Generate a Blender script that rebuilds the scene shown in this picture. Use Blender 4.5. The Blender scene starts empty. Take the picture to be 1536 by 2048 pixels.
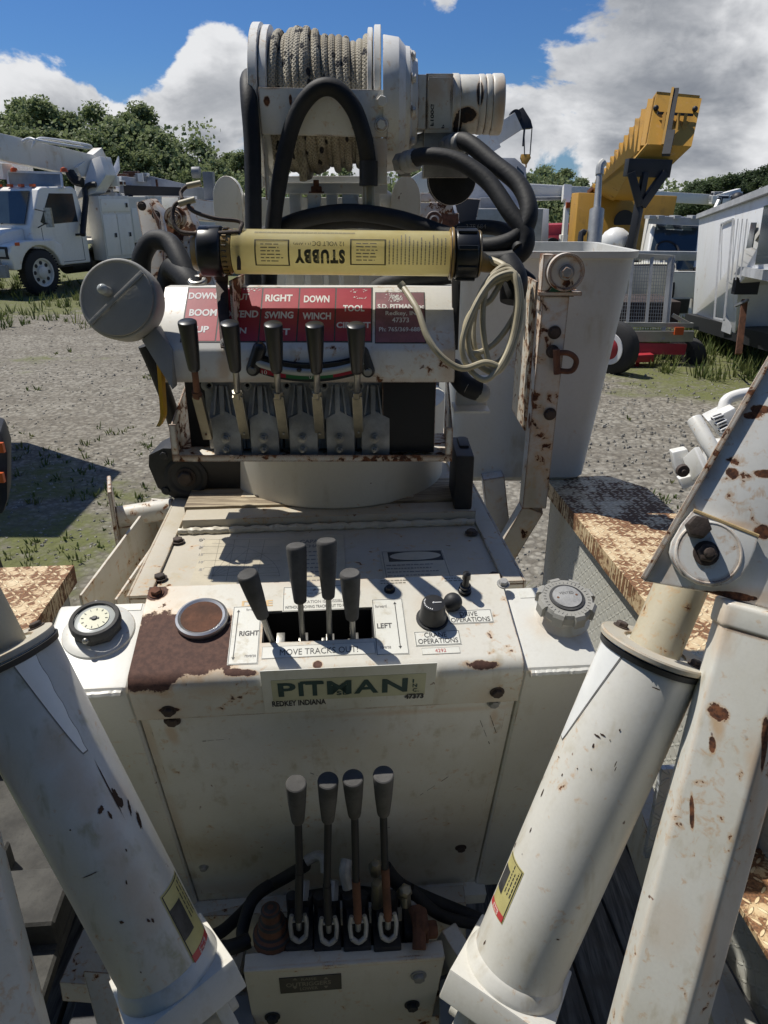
import bpy, bmesh, math, random
from mathutils import Vector as V, Matrix, noise as mnoise
random.seed(7)
sc = bpy.context.scene
COL = sc.collection
PI = math.pi
R = math.radians
# ------------------------------------------------------------------ camera
# The eye is the origin of the world, the yard's ground lies 2.1 m below it.
PITCH = R(23.3); FOC = 1450.0
cam_d = bpy.data.cameras.new('camera'); cam = bpy.data.objects.new('camera', cam_d); COL.objects.link(cam)
cam.location = (0, 0, 0); cam.rotation_euler = (PI/2 - PITCH, 0, 0)
cam_d.sensor_fit = 'VERTICAL'; cam_d.sensor_height = 36; cam_d.lens = FOC/2048*36
cam_d.clip_start = .02; cam_d.clip_end = 3000
sc.camera = cam
GZ = -2.1
# ------------------------------------------------------------------ light
SUN = V((-.40, .27, .87)).normalized()
SUN_EL = math.asin(SUN.z); SUN_AZ = math.atan2(SUN.x, SUN.y)
sl = bpy.data.lights.new('sun', 'SUN'); sl.energy = 3.8; sl.angle = R(.5); sl.color = (1, .95, .86)
so = bpy.data.objects.new('sun', sl); COL.objects.link(so)
so.rotation_euler = SUN.to_track_quat('Z', 'Y').to_euler()
sc.view_settings.view_transform = 'Standard'; sc.view_settings.look = 'None'
sc.view_settings.exposure = 0.33; sc.view_settings.gamma = 1
# ------------------------------------------------------------------ pixel rays (photo is 1536 x 2048)
FW = V((0, math.cos(PITCH), -math.sin(PITCH))); UP = V((0, math.sin(PITCH), math.cos(PITCH))); RX = V((1, 0, 0))
def ray(px, py): return FW + RX*((px-768)/FOC) - UP*((py-1024)/FOC)
def pt(px, py, t): return ray(px, py)*t
def atY(px, py, y): r = ray(px, py); return r*(y/r.y)
def atZ(px, py, z): r = ray(px, py); return r*(z/r.z)
class Plane:
    def __init__(s, p0, u, w):
        s.p0 = V(p0); s.u = V(u).normalized(); s.w = (V(w) - s.u*V(w).dot(s.u)).normalized(); s.n = s.u.cross(s.w)
    def hit(s, px, py):
        r = ray(px, py); q = r*(s.p0.dot(s.n)/r.dot(s.n)) - s.p0
        return q.dot(s.u), q.dot(s.w)
    def P(s, a, b, h=0): return s.p0 + s.u*a + s.w*b + s.n*h
    def X(s, px, py, h=0): a, b = s.hit(px, py); return s.P(a, b, h)
# ------------------------------------------------------------------ node helpers
class NG:
    def __init__(s, tree): s.t = tree; tree.nodes.clear()
    def node(s, typ, ins=None, **props):
        n = s.t.nodes.new('ShaderNode'+typ)
        for k, v in props.items(): setattr(n, k, v)
        for k, v in (ins or {}).items(): s.put(n.inputs[k], v)
        return n
    def put(s, sock, v):
        if isinstance(v, bpy.types.NodeSocket): s.t.links.new(v, sock)
        elif isinstance(v, bpy.types.Node): s.t.links.new(v.outputs[0], sock)
        else:
            if isinstance(v, (tuple, list)) and len(v) == 3 and sock.type == 'RGBA': v = (*v, 1)
            sock.default_value = v
    def m(s, op, a, b=0.0, c=None, clamp=False):
        n = s.t.nodes.new('ShaderNodeMath'); n.operation = op; n.use_clamp = clamp
        s.put(n.inputs[0], a)
        if op not in ('ABSOLUTE', 'FLOOR', 'SQRT', 'FRACT', 'SINE'): s.put(n.inputs[1], b)
        if c is not None: s.put(n.inputs[2], c)
        return n.outputs[0]
    def mr(s, v, lo, hi, a=0.0, b=1.0):
        n = s.t.nodes.new('ShaderNodeMapRange'); n.interpolation_type = 'SMOOTHSTEP'
        for i, x in enumerate((v, lo, hi, a, b)): s.put(n.inputs[i], x)
        return n.outputs[0]
    def mix(s, f, a, b, blend='MIX'):
        n = s.t.nodes.new('ShaderNodeMix'); n.data_type = 'RGBA'; n.blend_type = blend
        s.put(n.inputs[0], f); s.put(n.inputs[6], a); s.put(n.inputs[7], b)
        return n.outputs[2]
    def noise(s, vec, scale, detail=4, rough=.55, dist=0.0):
        return s.node('TexNoise', {'Vector': vec, 'Scale': scale, 'Detail': detail, 'Roughness': rough, 'Distortion': dist}).outputs[0]
    def vm(s, op, a, b=(0, 0, 0), out=0):
        n = s.t.nodes.new('ShaderNodeVectorMath'); n.operation = op
        s.put(n.inputs[0], a)
        if op == 'SCALE': s.put(n.inputs[3], b)
        elif op not in ('LENGTH', 'NORMALIZE'): s.put(n.inputs[1], b)
        return n.outputs['Value'] if op in ('LENGTH', 'DISTANCE', 'DOT_PRODUCT') else n.outputs[0]
def new_mat(name):
    m = bpy.data.materials.new(name); m.use_nodes = True
    g = NG(m.node_tree)
    return m, g
def finish(g, col, rough=.5, metal=0.0, bump=None, bd=.002, bs=.5, spec=.5, **kw):
    ins = {'Base Color': col, 'Roughness': rough, 'Metallic': metal, 'Specular IOR Level': spec}
    ins.update(kw)
    if bump is not None:
        ins['Normal'] = g.node('Bump', {'Height': bump, 'Distance': bd, 'Strength': bs}).outputs[0]
    p = g.node('BsdfPrincipled', ins)
    g.node('OutputMaterial', {'Surface': p.outputs[0]})
def paint(name, base=(.74, .74, .71), rust=.3, s=1.0, dirt=.5, rough=.38, edge=.0015, patches=(), stains=(), off=(0, 0, 0), specks=.5, metal=0.0, dirtcol=(.42, .36, .24), rc=((.045, .018, .011), (.20, .075, .03))):
    """weathered paint: grime, rust chips, rust bleeding round them, worn edges. s = size of the pattern."""
    m, g = new_mat(name)
    tc = g.node('TexCoord').outputs['Object']
    big = g.noise(tc, 5/s, 5, .6)
    streak = g.noise(g.vm('MULTIPLY', tc, (1, 1, .16)), 38/s, 4, .6)
    mid = g.noise(tc, 24/s, 6, .65)
    fine = g.noise(tc, 260/s, 3, .6)
    col = g.mix(g.m('MULTIPLY', g.mr(big, .38, .68), dirt*.55), base, tuple(b*.78*k for b, k in zip(base, (1.02, .98, .86))))
    col = g.mix(g.m('MULTIPLY', g.m('MULTIPLY', g.mr(streak, .5, .72), g.mr(mid, .4, .62)), dirt*.75), col, dirtcol)
    col = g.mix(g.m('MULTIPLY', g.mr(fine, .35, .75), .10), col, tuple(b*.6 for b in base))
    # chips
    ch = g.noise(g.vm('ADD', tc, (3.1, 1.7, .3)), 70/s, 7, .62, .4)
    where = g.noise(g.vm('ADD', tc, (1.1, 5.7, 2.3)), 9/s, 4, .6)
    v = g.m('ADD', g.m('MULTIPLY', ch, 1.0), g.m('MULTIPLY', where, .55))
    lo = 1.06 - .22*rust
    chip = g.mr(v, lo, lo+.02)
    halo = g.mr(v, lo-.13, lo+.02)
    sv = g.node('TexVoronoi', {'Vector': g.vm('ADD', g.vm('MULTIPLY', tc, (1, 1, .8)), g.vm('SCALE', g.node('TexNoise', {'Vector': tc, 'Scale': 60/s}).outputs[1], .03*s)), 'Scale': 36/s, 'Randomness': 1.0})
    rnd = g.node('SeparateColor', {'Color': sv.outputs['Color']}).outputs[0]
    spk = g.m('MULTIPLY', g.mr(sv.outputs['Distance'], .12, .05), g.mr(rnd, 1-.25*specks, 1-.22*specks+.01))
    if edge:
        geo = g.node('NewGeometry').outputs['Normal']
        bev = g.node('Bevel', {'Radius': edge*2.2}, samples=4).outputs[0]
        dd = g.vm('DOT_PRODUCT', geo, bev)
        e = g.m('MULTIPLY', g.mr(dd, .985, .9), 1.0)
        en = g.m('ADD', g.m('MULTIPLY', mid, .9), g.m('MULTIPLY', where, .7))
        lo2 = 1.0 - .33*rust
        chip = g.m('MAXIMUM', chip, g.m('MULTIPLY', e, g.mr(en, lo2-.05, lo2+.02)))
        halo = g.m('MAXIMUM', halo, g.m('MULTIPLY', g.mr(dd, .9995, .96), g.mr(en, lo2-.2, lo2)))
    for c, rad, amp in patches:
        sc3 = rad if isinstance(rad, tuple) else (rad, rad, rad)
        q = g.vm('DIVIDE', g.vm('SUBTRACT', tc, tuple(V(c)-V(off))), sc3)
        d = g.m('ADD', g.vm('LENGTH', q), g.m('MULTIPLY', g.m('SUBTRACT', g.noise(tc, 30/s, 7, .7), .5), amp))
        chip = g.m('MAXIMUM', chip, g.mr(d, 1.03, .97))
        halo = g.m('MAXIMUM', halo, g.mr(d, 1.35, 1.0))
    for c, rad, amp in stains:
        sc3 = rad if isinstance(rad, tuple) else (rad, rad, rad)
        q = g.vm('DIVIDE', g.vm('SUBTRACT', tc, tuple(V(c)-V(off))), sc3)
        d = g.m('ADD', g.vm('LENGTH', q), g.m('MULTIPLY', g.m('SUBTRACT', g.noise(tc, 22/s, 6, .7), .5), 1.6))
        halo = g.m('MAXIMUM', halo, g.m('MULTIPLY', g.mr(d, 1.2, .2), amp))
    rn = g.noise(tc, 120/s, 6, .7)
    rcol = g.mix(g.mr(rn, .35, .65), rc[0], rc[1])
    ocol = g.mix(mid, (.50, .25, .08), (.55, .36, .17))
    col = g.mix(g.m('MULTIPLY', halo, .62), col, ocol)
    col = g.mix(g.m('MAXIMUM', chip, g.m('MULTIPLY', spk, .9)), col, rcol)
    rg = g.m('ADD', g.m('ADD', g.m('MULTIPLY', chip, .45), rough), g.m('MULTIPLY', big, .12))
    bmp = g.m('ADD', g.m('MULTIPLY', chip, -1.0), g.m('ADD', g.m('MULTIPLY', fine, .12), g.m('MULTIPLY', g.m('MULTIPLY', rn, chip), .7)))
    finish(g, col, rg, metal, bmp, .0009*min(s, 6), .7)
    return m
def plain(name, col, rough=.5, metal=0.0, var=.25, s=1.0, bump=.3, spec=.5):
    m, g = new_mat(name)
    tc = g.node('TexCoord').outputs['Object']
    n1 = g.noise(tc, 14/s, 6, .65); n2 = g.noise(tc, 160/s, 4, .6)
    c = g.mix(g.mr(n1, .3, .7), tuple(x*(1-var) for x in col), tuple(min(1, x*(1+var*.7)) for x in col))
    c = g.mix(g.m('MULTIPLY', g.mr(n2, .5, .8), var), c, tuple(x*.45 for x in col))
    finish(g, c, g.m('ADD', rough-.08, g.m('MULTIPLY', n1, .18)), metal, n2, .0008*s, bump, spec)
    return m
def diamond(name, scale, base=(.62, .60, .53), rust=.9, axes=('X', 'Y')):
    """raised tread plate: lozenges at +-45 degrees laid in a checker"""
    m, g = new_mat(name)
    tc = g.node('TexCoord').outputs['Object']
    sep = g.node('SeparateXYZ', {'Vector': tc})
    wob = g.node('SeparateXYZ', {'Vector': g.node('TexNoise', {'Vector': tc, 'Scale': 30}).outputs[1]})
    u = g.m('MULTIPLY', sep.outputs[axes[0]], scale); v = g.m('MULTIPLY', sep.outputs[axes[1]], scale)
    fu = g.m('FLOOR', u); fv = g.m('FLOOR', v)
    lu = g.m('SUBTRACT', g.m('SUBTRACT', u, fu), .5); lv = g.m('SUBTRACT', g.m('SUBTRACT', v, fv), .5)
    par = g.m('MULTIPLY', g.m('FRACT', g.m('MULTIPLY', g.m('ADD', fu, fv), .5)), 2.0)
    par = g.m('ROUND', par)
    p = g.m('ADD', lu, lv); q = g.m('SUBTRACT', lu, lv)
    A = g.node('Mix', {0: par, 2: p, 3: q}).outputs[0]; Bq = g.node('Mix', {0: par, 2: q, 3: p}).outputs[0]
    d = g.m('ADD', g.m('POWER', g.m('ABSOLUTE', g.m('DIVIDE', A, .70)), 2.0), g.m('POWER', g.m('ABSOLUTE', g.m('DIVIDE', Bq, .21)), 2.0))
    loz = g.mr(d, 1.15, .55)
    n1 = g.noise(tc, 9, 6, .7); n2 = g.noise(tc, 55, 6, .7); n3 = g.noise(tc, 200, 4, .6)
    rr = g.m('ADD', g.m('MULTIPLY', n1, 1.1), g.m('MULTIPLY', n2, .7))
    rr = g.m('ADD', rr, g.m('MULTIPLY', loz, -.16))
    th = 1.28 - .55*rust
    rm = g.mr(rr, th-.03, th+.06); hl = g.mr(rr, th-.25, th+.02)
    col = g.mix(g.m('MULTIPLY', hl, .60 if rust > .3 else .35), base, (.52, .32, .15))
    rc = g.mix(g.mr(n3, .3, .7), (.07, .028, .014), (.30, .13, .05))
    col = g.mix(g.m('MULTIPLY', rm, .95), col, rc)
    col = g.mix(g.m('MULTIPLY', g.m('SUBTRACT', 1.0, loz), .12), col, (.1, .08, .06))
    finish(g, col, g.m('ADD', .42, g.m('MULTIPLY', rm, .4)), 0.0, g.m('ADD', loz, g.m('MULTIPLY', n3, .15)), .0035, .9)
    return m
# ------------------------------------------------------------------ mesh builder
OFF = {}
class B:
    def __init__(s, *mats): s.bm = bmesh.new(); s.mats = list(mats); s.mi = 0
    def m(s, i): s.mi = i; return s
    def face(s, vs):
        try: f = s.bm.faces.new(vs); f.material_index = s.mi; return f
        except ValueError: return None
    def vs(s, pts): return [s.bm.verts.new(p) for p in pts]
    def poly(s, pts): return s.face(s.vs(pts))
    def prism(s, pts, d):
        """polygon pts extruded by vector d"""
        d = V(d); a = s.vs(pts); b = s.vs([V(p)+d for p in pts]); n = len(a)
        nr = sum(((V(pts[i])-V(pts[0])).cross(V(pts[(i+1) % n])-V(pts[0])) for i in range(n)), V())
        if nr.dot(d) > 0: a, b = b, a
        s.face(a); s.face(list(reversed(b)))
        for i in range(n): s.face([a[(i+1) % n], a[i], b[i], b[(i+1) % n]])
        return s
    def box(s, c, size, ax=None):
        c = V(c); X, Y, Z = ax or (V((1, 0, 0)), V((0, 1, 0)), V((0, 0, 1))); x, y, z = (q/2 for q in size)
        return s.prism([c-X*x-Y*y-Z*z, c+X*x-Y*y-Z*z, c+X*x+Y*y-Z*z, c-X*x+Y*y-Z*z], Z*2*z)
    def bx(s, x0, x1, y0, y1, z0, z1): return s.box(((x0+x1)/2, (y0+y1)/2, (z0+z1)/2), (abs(x1-x0), abs(y1-y0), abs(z1-z0)))
    def beam(s, a, b, w, h, up=(0, 0, 1)):
        a = V(a); b = V(b); Y = (b-a).normalized(); X = Y.cross(V(up)).normalized(); Z = X.cross(Y)
        return s.box((a+b)/2, (w, (b-a).length, h), (X, Y, Z))
    def lathe(s, o, ax, prof, n=24, caps=True, ref=None):
        """prof: (height along ax, radius)"""
        o = V(o); ax = V(ax).normalized(); X = ax.orthogonal().normalized() if ref is None else (V(ref)-ax*V(ref).dot(ax)).normalized(); Y = ax.cross(X)
        rings = []
        for h, r in prof:
            if r <= 1e-7: rings.append([s.bm.verts.new(o+ax*h)])
            else: rings.append(s.vs([o+ax*h+(X*math.cos(2*PI*i/n)+Y*math.sin(2*PI*i/n))*r for i in range(n)]))
        for a, b in zip(rings, rings[1:]):
            for i in range(n):
                j = (i+1) % n
                if len(a) == 1 and len(b) == 1: continue
                if len(a) == 1: s.face([a[0], b[j], b[i]])
                elif len(b) == 1: s.face([a[i], a[j], b[0]])
                else: s.face([a[i], a[j], b[j], b[i]])
        if caps:
            if len(rings[0]) > 1: s.face(list(reversed(rings[0])))
            if len(rings[-1]) > 1: s.face(rings[-1])
        return s
    def cyl(s, a, b, r, r2=None, n=24, caps=True):
        a = V(a); b = V(b); r2 = r if r2 is None else r2
        return s.lathe(a, b-a, [(0, r), ((b-a).length, r2)], n, caps)
    def rcyl(s, a, b, r, e, n=28):
        """cylinder with rounded rims"""
        a = V(a); b = V(b); L = (b-a).length
        return s.lathe(a, b-a, [(0, r-e), (e*.3, r-e*.3), (e, r), (L-e, r), (L-e*.3, r-e*.3), (L, r-e)], n)
    def ball(s, c, r, n=16, k=8, sq=(1, 1, 1)):
        c = V(c); rings = []
        st = len(s.bm.verts)
        s.lathe((0, 0, 0), (0, 0, 1), [(-math.cos(PI*i/k)*r, math.sin(PI*i/k)*r if 0 < i < k else 0) for i in range(k+1)], n)
        s.bm.verts.ensure_lookup_table()
        for v in s.bm.verts[st:]: v.co = c + V((v.co.x*sq[0], v.co.y*sq[1], v.co.z*sq[2]))
        return s
    def tube(s, pts, r, n=12, smooth=6, closed=False, caps=True):
        pts = [V(p) for p in pts]
        if smooth: pts = catmull(pts, smooth, closed)
        N = len(pts); rs = r if callable(r) else (lambda k: r)
        T = []
        for i in range(N):
            a = pts[(i-1) % N] if (closed or i > 0) else pts[0]; b = pts[(i+1) % N] if (closed or i < N-1) else pts[-1]
            T.append((b-a).normalized())
        X = T[0].orthogonal().normalized(); rings = []
        for i in range(N):
            X = (X - T[i]*X.dot(T[i])).normalized(); Y = T[i].cross(X); rr = rs(i/(N-1))
            rings.append(s.vs([pts[i]+(X*math.cos(2*PI*k/n)+Y*math.sin(2*PI*k/n))*rr for k in range(n)]))
        for a, b in zip(rings, rings[1:]+([rings[0]] if closed else [])):
            sh = 0
            if closed and b is rings[0]:
                sh = min(range(n), key=lambda q: (a[0].co-b[q].co).length)
            for k in range(n): s.face([a[k], a[(k+1) % n], b[(k+1+sh) % n], b[(k+sh) % n]])
        if caps and not closed: s.face(list(reversed(rings[0]))); s.face(rings[-1])
        return s
    def hexbolt(s, p, ax, r, h, washer=True, stud=False):
        p = V(p); ax = V(ax).normalized()
        if washer: s.cyl(p, p+ax*h*.22, r*1.35, n=20)
        s.lathe(p+ax*h*.2, ax, [(0, r), (h*.65, r), (h*.8, r*.86)], 6)
        if stud: s.cyl(p+ax*h*.95, p+ax*h*1.9, r*.5, n=12)
        return s
    def torus(s, c, ax, R1, r, n=40, k=10):
        c = V(c); ax = V(ax).normalized(); X = ax.orthogonal().normalized(); Y = ax.cross(X)
        return s.tube([c+(X*math.cos(2*PI*i/n)+Y*math.sin(2*PI*i/n))*R1 for i in range(n)], r, k, 0, True)
    def build(s, name, parent=None, bevel=0, seg=2, smooth=35, label=None, kind=None, boolean=None, recalc=False):
        bm = s.bm
        o3 = V((0, 0, 0)); q = parent
        while q is not None:
            if q.name in OFF: o3 = OFF[q.name]; break
            q = q.parent
        if recalc: bmesh.ops.recalc_face_normals(bm, faces=bm.faces)
        if o3.length > 0: bmesh.ops.translate(bm, verts=bm.verts, vec=-o3)
        me = bpy.data.meshes.new(name); bm.to_mesh(me); bm.free()
        for mt in s.mats: me.materials.append(mt)
        if boolean:
            for bb in boolean:
                bmesh.ops.translate(bb.bm, verts=bb.bm.verts, vec=-o3)
                me = bool_diff(me, bb)
        if bevel:
            b2 = bmesh.new(); b2.from_mesh(me)
            ed = [e for e in b2.edges if len(e.link_faces) == 2 and e.calc_face_angle(0) > R(28)]
            try: bmesh.ops.bevel(b2, geom=ed, offset=bevel, segments=seg, profile=.6, affect='EDGES', clamp_overlap=True)
            except Exception as ex: print('bevel', name, ex)
            b2.to_mesh(me); b2.free()
        if smooth:
            for f in me.polygons: f.use_smooth = True
            me.set_sharp_from_angle(angle=R(smooth))
        o = bpy.data.objects.new(name, me); COL.objects.link(o)
        if parent: o.parent = parent
        if label: o['label'] = label
        if kind: o['kind'] = kind
        return o
def bool_diff(me, cutter):
    mc = bpy.data.meshes.new('cut'); cutter.bm.to_mesh(mc); cutter.bm.free()
    for mt in cutter.mats: mc.materials.append(mt)
    oa = bpy.data.objects.new('a', me); ob = bpy.data.objects.new('b', mc); COL.objects.link(oa); COL.objects.link(ob)
    md = oa.modifiers.new('b', 'BOOLEAN'); md.operation = 'DIFFERENCE'; md.object = ob; md.solver = 'EXACT'
    dg = bpy.context.evaluated_depsgraph_get()
    r = bpy.data.meshes.new_from_object(oa.evaluated_get(dg))
    mats = list(me.materials)
    bpy.data.objects.remove(oa); bpy.data.objects.remove(ob)
    if len(r.materials) == 0:
        for m_ in mats: r.materials.append(m_)
    return r
def catmull(p, k, closed=False):
    out = []; n = len(p); rng = range(n if closed else n-1)
    for i in rng:
        if closed: a, b, c, d = p[(i-1) % n], p[i], p[(i+1) % n], p[(i+2) % n]
        else: a, b, c, d = p[max(i-1, 0)], p[i], p[i+1], p[min(i+2, n-1)]
        for j in range(k):
            t = j/k
            out.append(.5*((2*b)+(c-a)*t+(2*a-5*b+4*c-d)*t*t+(3*b-a-3*c+d)*t**3))
    if not closed: out.append(p[-1])
    return out
def thing(name, label, cat, loc, rotz=0, local=False, group=None):
    o = bpy.data.objects.new(name, None); COL.objects.link(o); o.empty_display_size = .1
    o.location = loc; o.rotation_euler = (0, 0, rotz)
    tag(o, label, cat, group)
    OFF[o.name] = V((0, 0, 0)) if local else V(loc)
    return o
def tag(o, label, cat, group=None, kind=None):
    if label: o['label'] = label
    if cat: o['category'] = cat
    if group: o['group'] = group
    if kind: o['kind'] = kind
    return o
def struct(o): o['kind'] = 'structure'; return o
# ------------------------------------------------------------------ lettering
_tc = {}
def text_mesh(s, bold=0.0, spacing=1.0):
    key = (s, bold, spacing)
    if key in _tc: return _tc[key]
    cu = bpy.data.curves.new('t', 'FONT'); cu.body = s; cu.size = 1; cu.offset = bold; cu.space_character = spacing; cu.resolution_u = 3
    cu.align_x = 'LEFT'
    ob = bpy.data.objects.new('t', cu); COL.objects.link(ob)
    dg = bpy.context.evaluated_depsgraph_get(); dg.update()
    me = bpy.data.meshes.new_from_object(ob.evaluated_get(dg))
    vs = [v.co.copy() for v in me.vertices]; fs = [tuple(p.vertices) for p in me.polygons]
    bpy.data.objects.remove(ob); bpy.data.meshes.remove(me)
    x0 = min(v.x for v in vs); x1 = max(v.x for v in vs); y0 = min(v.y for v in vs); y1 = max(v.y for v in vs)
    vs = [((v.x-x0)/(x1-x0), (v.y-y0)/(y1-y0)) for v in vs]
    _tc[key] = (vs, fs); return vs, fs
def text_rect(b, fn, s, a0, b0, a1, b1, bold=.02, spacing=1.0):
    """letters of s stretched into the rectangle a0..a1 x b0..b1; fn(a, b) gives the point on the surface"""
    vs, fs = text_mesh(s, bold, spacing)
    vv = b.vs([fn(a0+(a1-a0)*x, b0+(b1-b0)*y) for x, y in vs])
    for f in fs: b.face([vv[i] for i in f])
def ptext(b, pl, s, x0, y0, x1, y1, h=.0009, bold=.02, spacing=1.0):
    """text on a plane between two photo pixels (top left, bottom right of the letters)"""
    yc = (y0+y1)/2; a0, _ = pl.hit(x0, yc); a1, _ = pl.hit(x1, yc); xm = (x0+x1)/2
    _, bt = pl.hit(xm, y0); _, bb = pl.hit(xm, y1)
    text_rect(b, lambda a, c: pl.P(a, c, h), s, a0, bb, a1, bt, bold, spacing)
def prect(b, pl, x0, y0, x1, y1, h=.0004, th=.0004):
    """thin sticker on a plane between two photo pixels"""
    yc = (y0+y1)/2; a0, _ = pl.hit(x0, yc); a1, _ = pl.hit(x1, yc); xm = (x0+x1)/2
    _, bt = pl.hit(xm, y0); _, bb = pl.hit(xm, y1)
    b.prism([pl.P(a0, bb, h-th), pl.P(a1, bb, h-th), pl.P(a1, bt, h-th), pl.P(a0, bt, h-th)], pl.n*th)
    return a0, bb, a1, bt
def pframe(b, pl, r, w, h=.0008):
    a0, b0, a1, b1 = r
    for q in ((a0, b0, a1, b0+w), (a0, b1-w, a1, b1), (a0, b0+w, a0+w, b1-w), (a1-w, b0+w, a1, b1-w)):
        b.poly([pl.P(q[0], q[1], h), pl.P(q[2], q[1], h), pl.P(q[2], q[3], h), pl.P(q[0], q[3], h)])
def line(b, pl, x0, y0, x1, y1, w=.0008, h=.0008):
    p = V(pl.hit(x0, y0)+(0,)); q = V(pl.hit(x1, y1)+(0,)); d = (q-p).normalized(); n = V((-d.y, d.x, 0))*w/2
    b.poly([pl.P(*(k[0], k[1]), h) for k in (p-n, q-n, q+n, p+n)])
def scribble(b, fn, a0, b0, a1, b1, lines, fill=.55, wmin=.02, rnd=random):
    """lines of print too small to read: rows of short dashes"""
    H = (b1-b0)/lines
    for i in range(lines):
        y = b1-(i+.7)*H; x = a0; end = a0+(a1-a0)*rnd.uniform(.72, 1)
        while x < end:
            w = (a1-a0)*rnd.uniform(wmin, wmin*3.2)
            x2 = min(x+w, end)
            b.poly([fn(x, y), fn(x2, y), fn(x2, y+H*fill*.6), fn(x, y+H*fill*.6)]); x = x2+(a1-a0)*wmin*.6
# ------------------------------------------------------------------ sky
def make_world():
    w = bpy.data.worlds.new('World'); sc.world = w; w.use_nodes = True
    g = NG(w.node_tree)
    sky = g.node('TexSky', sky_type='NISHITA', sun_disc=False, sun_elevation=SUN_EL, sun_rotation=SUN_AZ, altitude=200, air_density=1.0, dust_density=.6, ozone_density=2.2)
    d = g.vm('NORMALIZE', g.node('TexCoord').outputs['Generated'])
    sep = g.node('SeparateXYZ', {'Vector': d}); z = sep.outputs[2]
    # cumulus: fractal noise over the sky's directions, denser where the photographed banks stand
    def pvec(dz): return g.vm('MULTIPLY', g.vm('ADD', d, (SUN.x*dz*.35, SUN.y*dz*.35, dz)), (1.0, 1.0, 1.75))
    def fbm(v, det=9): return g.noise(v, 4.8, det, .57, .3)
    t = None
    for px, py, rad, amt in CLOUDS:
        c = ray(px, py).normalized(); dd = g.vm('DISTANCE', d, tuple(c))
        q = g.m('MULTIPLY', g.mr(dd, rad, rad*.1), amt); t = q if t is None else g.m('ADD', t, q)
    back = g.m('MULTIPLY', g.mr(g.node('SeparateXYZ', {'Vector': d}).outputs[1], .2, -.2), -.10)
    bias = g.m('ADD', g.m('ADD', t, back), g.mr(z, .42, .75, 0.0, -.05))
    n0 = g.m('ADD', fbm(pvec(0), 11), bias)
    n1 = g.m('ADD', fbm(pvec(.03), 7), g.m('MULTIPLY', bias, .6)); n2 = g.m('ADD', fbm(pvec(.085), 5), g.m('MULTIPLY', bias, .5))
    mask = g.mr(n0, .515, .565)
    occ = g.m('ADD', g.m('MULTIPLY', g.mr(n1, .50, .66), .45), g.m('MULTIPLY', g.mr(n2, .50, .68), .55))
    rim = g.mr(n0, .66, .53)
    fine = g.noise(g.vm('MULTIPLY', d, (1, 1, 1.6)), 22, 6, .6, .4)
    shade = g.m('ADD', g.m('SUBTRACT', 1.0, g.m('MULTIPLY', occ, .80)), g.m('MULTIPLY', g.m('SUBTRACT', fine, .5), .55), clamp=True)
    shade = g.m('MAXIMUM', shade, g.m('MULTIPLY', rim, .45))
    dk = None
    for px, py, rad, amt in DARK:
        q = g.m('MULTIPLY', g.mr(g.vm('DISTANCE', g.vm('MULTIPLY', d, (1, 1, 1.9)), tuple(V(ray(px, py).normalized()*1.0)*1.0 + V((0, 0, .9*ray(px, py).normalized().z)))), rad, rad*.2), amt); dk = q if dk is None else g.m('ADD', dk, q)
    shade = g.m('MULTIPLY', shade, g.m('SUBTRACT', 1.0, g.m('MULTIPLY', dk, g.mr(fbm(pvec(.02), 6), .42, .60)), clamp=True))
    ccol = g.mix(shade, (.20, .225, .27), (.90, .91, .93))
    cem = g.vm('SCALE', ccol, CE)
    hz = g.mr(z, .16, -.02)
    skyc = g.mix(1.0, sky.outputs[0], (.29, .50, .80), 'MULTIPLY')
    skyc = g.mix(g.m('MULTIPLY', hz, .30), skyc, (3.0, 4.0, 5.2))
    col = g.mix(mask, skyc, cem)
    bg = g.node('Background', {'Color': col, 'Strength': .083})
    g.node('OutputWorld', {'Surface': bg.outputs[0]})
CE = 8.6
CLOUDS = [(1330, 150, .28, .10), (1300, 40, .10, .05), (1120, 250, .20, .09), (1480, 330, .20, .10), (260, 290, .30, .17), (40, 290, .18, .09), (90, 60, .12, -.16), (250, 110, .08, -.10), (440, 230, .14, .10), (420, 90, .07, .16), (900, 5, .08, .15), (60, -5, .08, .12),
          (700, 60, .17, -.14), (260, 60, .12, -.13), (1000, 60, .10, -.14), (890, 200, .12, .10), (1110, 345, .05, -.07), (1000, -120, .3, -.10), (560, -60, .25, -.12), (1480, 0, .15, .06)]
DARK = [(1180, 225, .14, .5), (1400, 260, .14, .6), (1530, 220, .12, .4), (180, 210, .13, .45), (400, 200, .10, .5), (60, 25, .1, .3)]
make_world()
# ------------------------------------------------------------------ materials
ROOT = V((-.12, 1.35, GZ))           # where the crane stands
WHITE = (.75, .74, .69)
M = {}
M['white'] = paint('white_paint', WHITE, rust=.28, dirt=.6)
M['cream'] = paint('cream_deck_paint', (.55, .50, .40), rust=.38, dirt=.9, s=1.0, rough=.55)
M['cyl'] = paint('cylinder_paint', (.66, .65, .60), rust=.10, dirt=.75, rough=.28, edge=0, specks=.9, s=1.1)
M['leg'] = paint('leg_paint', (.66, .65, .60), rust=.55, dirt=.9, rough=.3, edge=.003)
M['arm'] = paint('arm_paint', (.76, .76, .73), rust=.62, dirt=.6, rough=.4, edge=.0025)
M['winch'] = paint('winch_paint', (.76, .76, .74), rust=.36, dirt=.75, rough=.35, edge=.001, specks=.4)
M['winchrust'] = paint('rusty_winch_paint', (.72, .70, .62), rust=.75, dirt=.9, rough=.4, edge=.002, specks=.6)
M['dirtywhite'] = paint('grimy_paint', (.60, .58, .52), rust=.6, dirt=1.0, rough=.5)
M['frame'] = paint('frame_paint', (.66, .64, .58), rust=1.0, dirt=.8, rough=.45, edge=.003, specks=.3)
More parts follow.
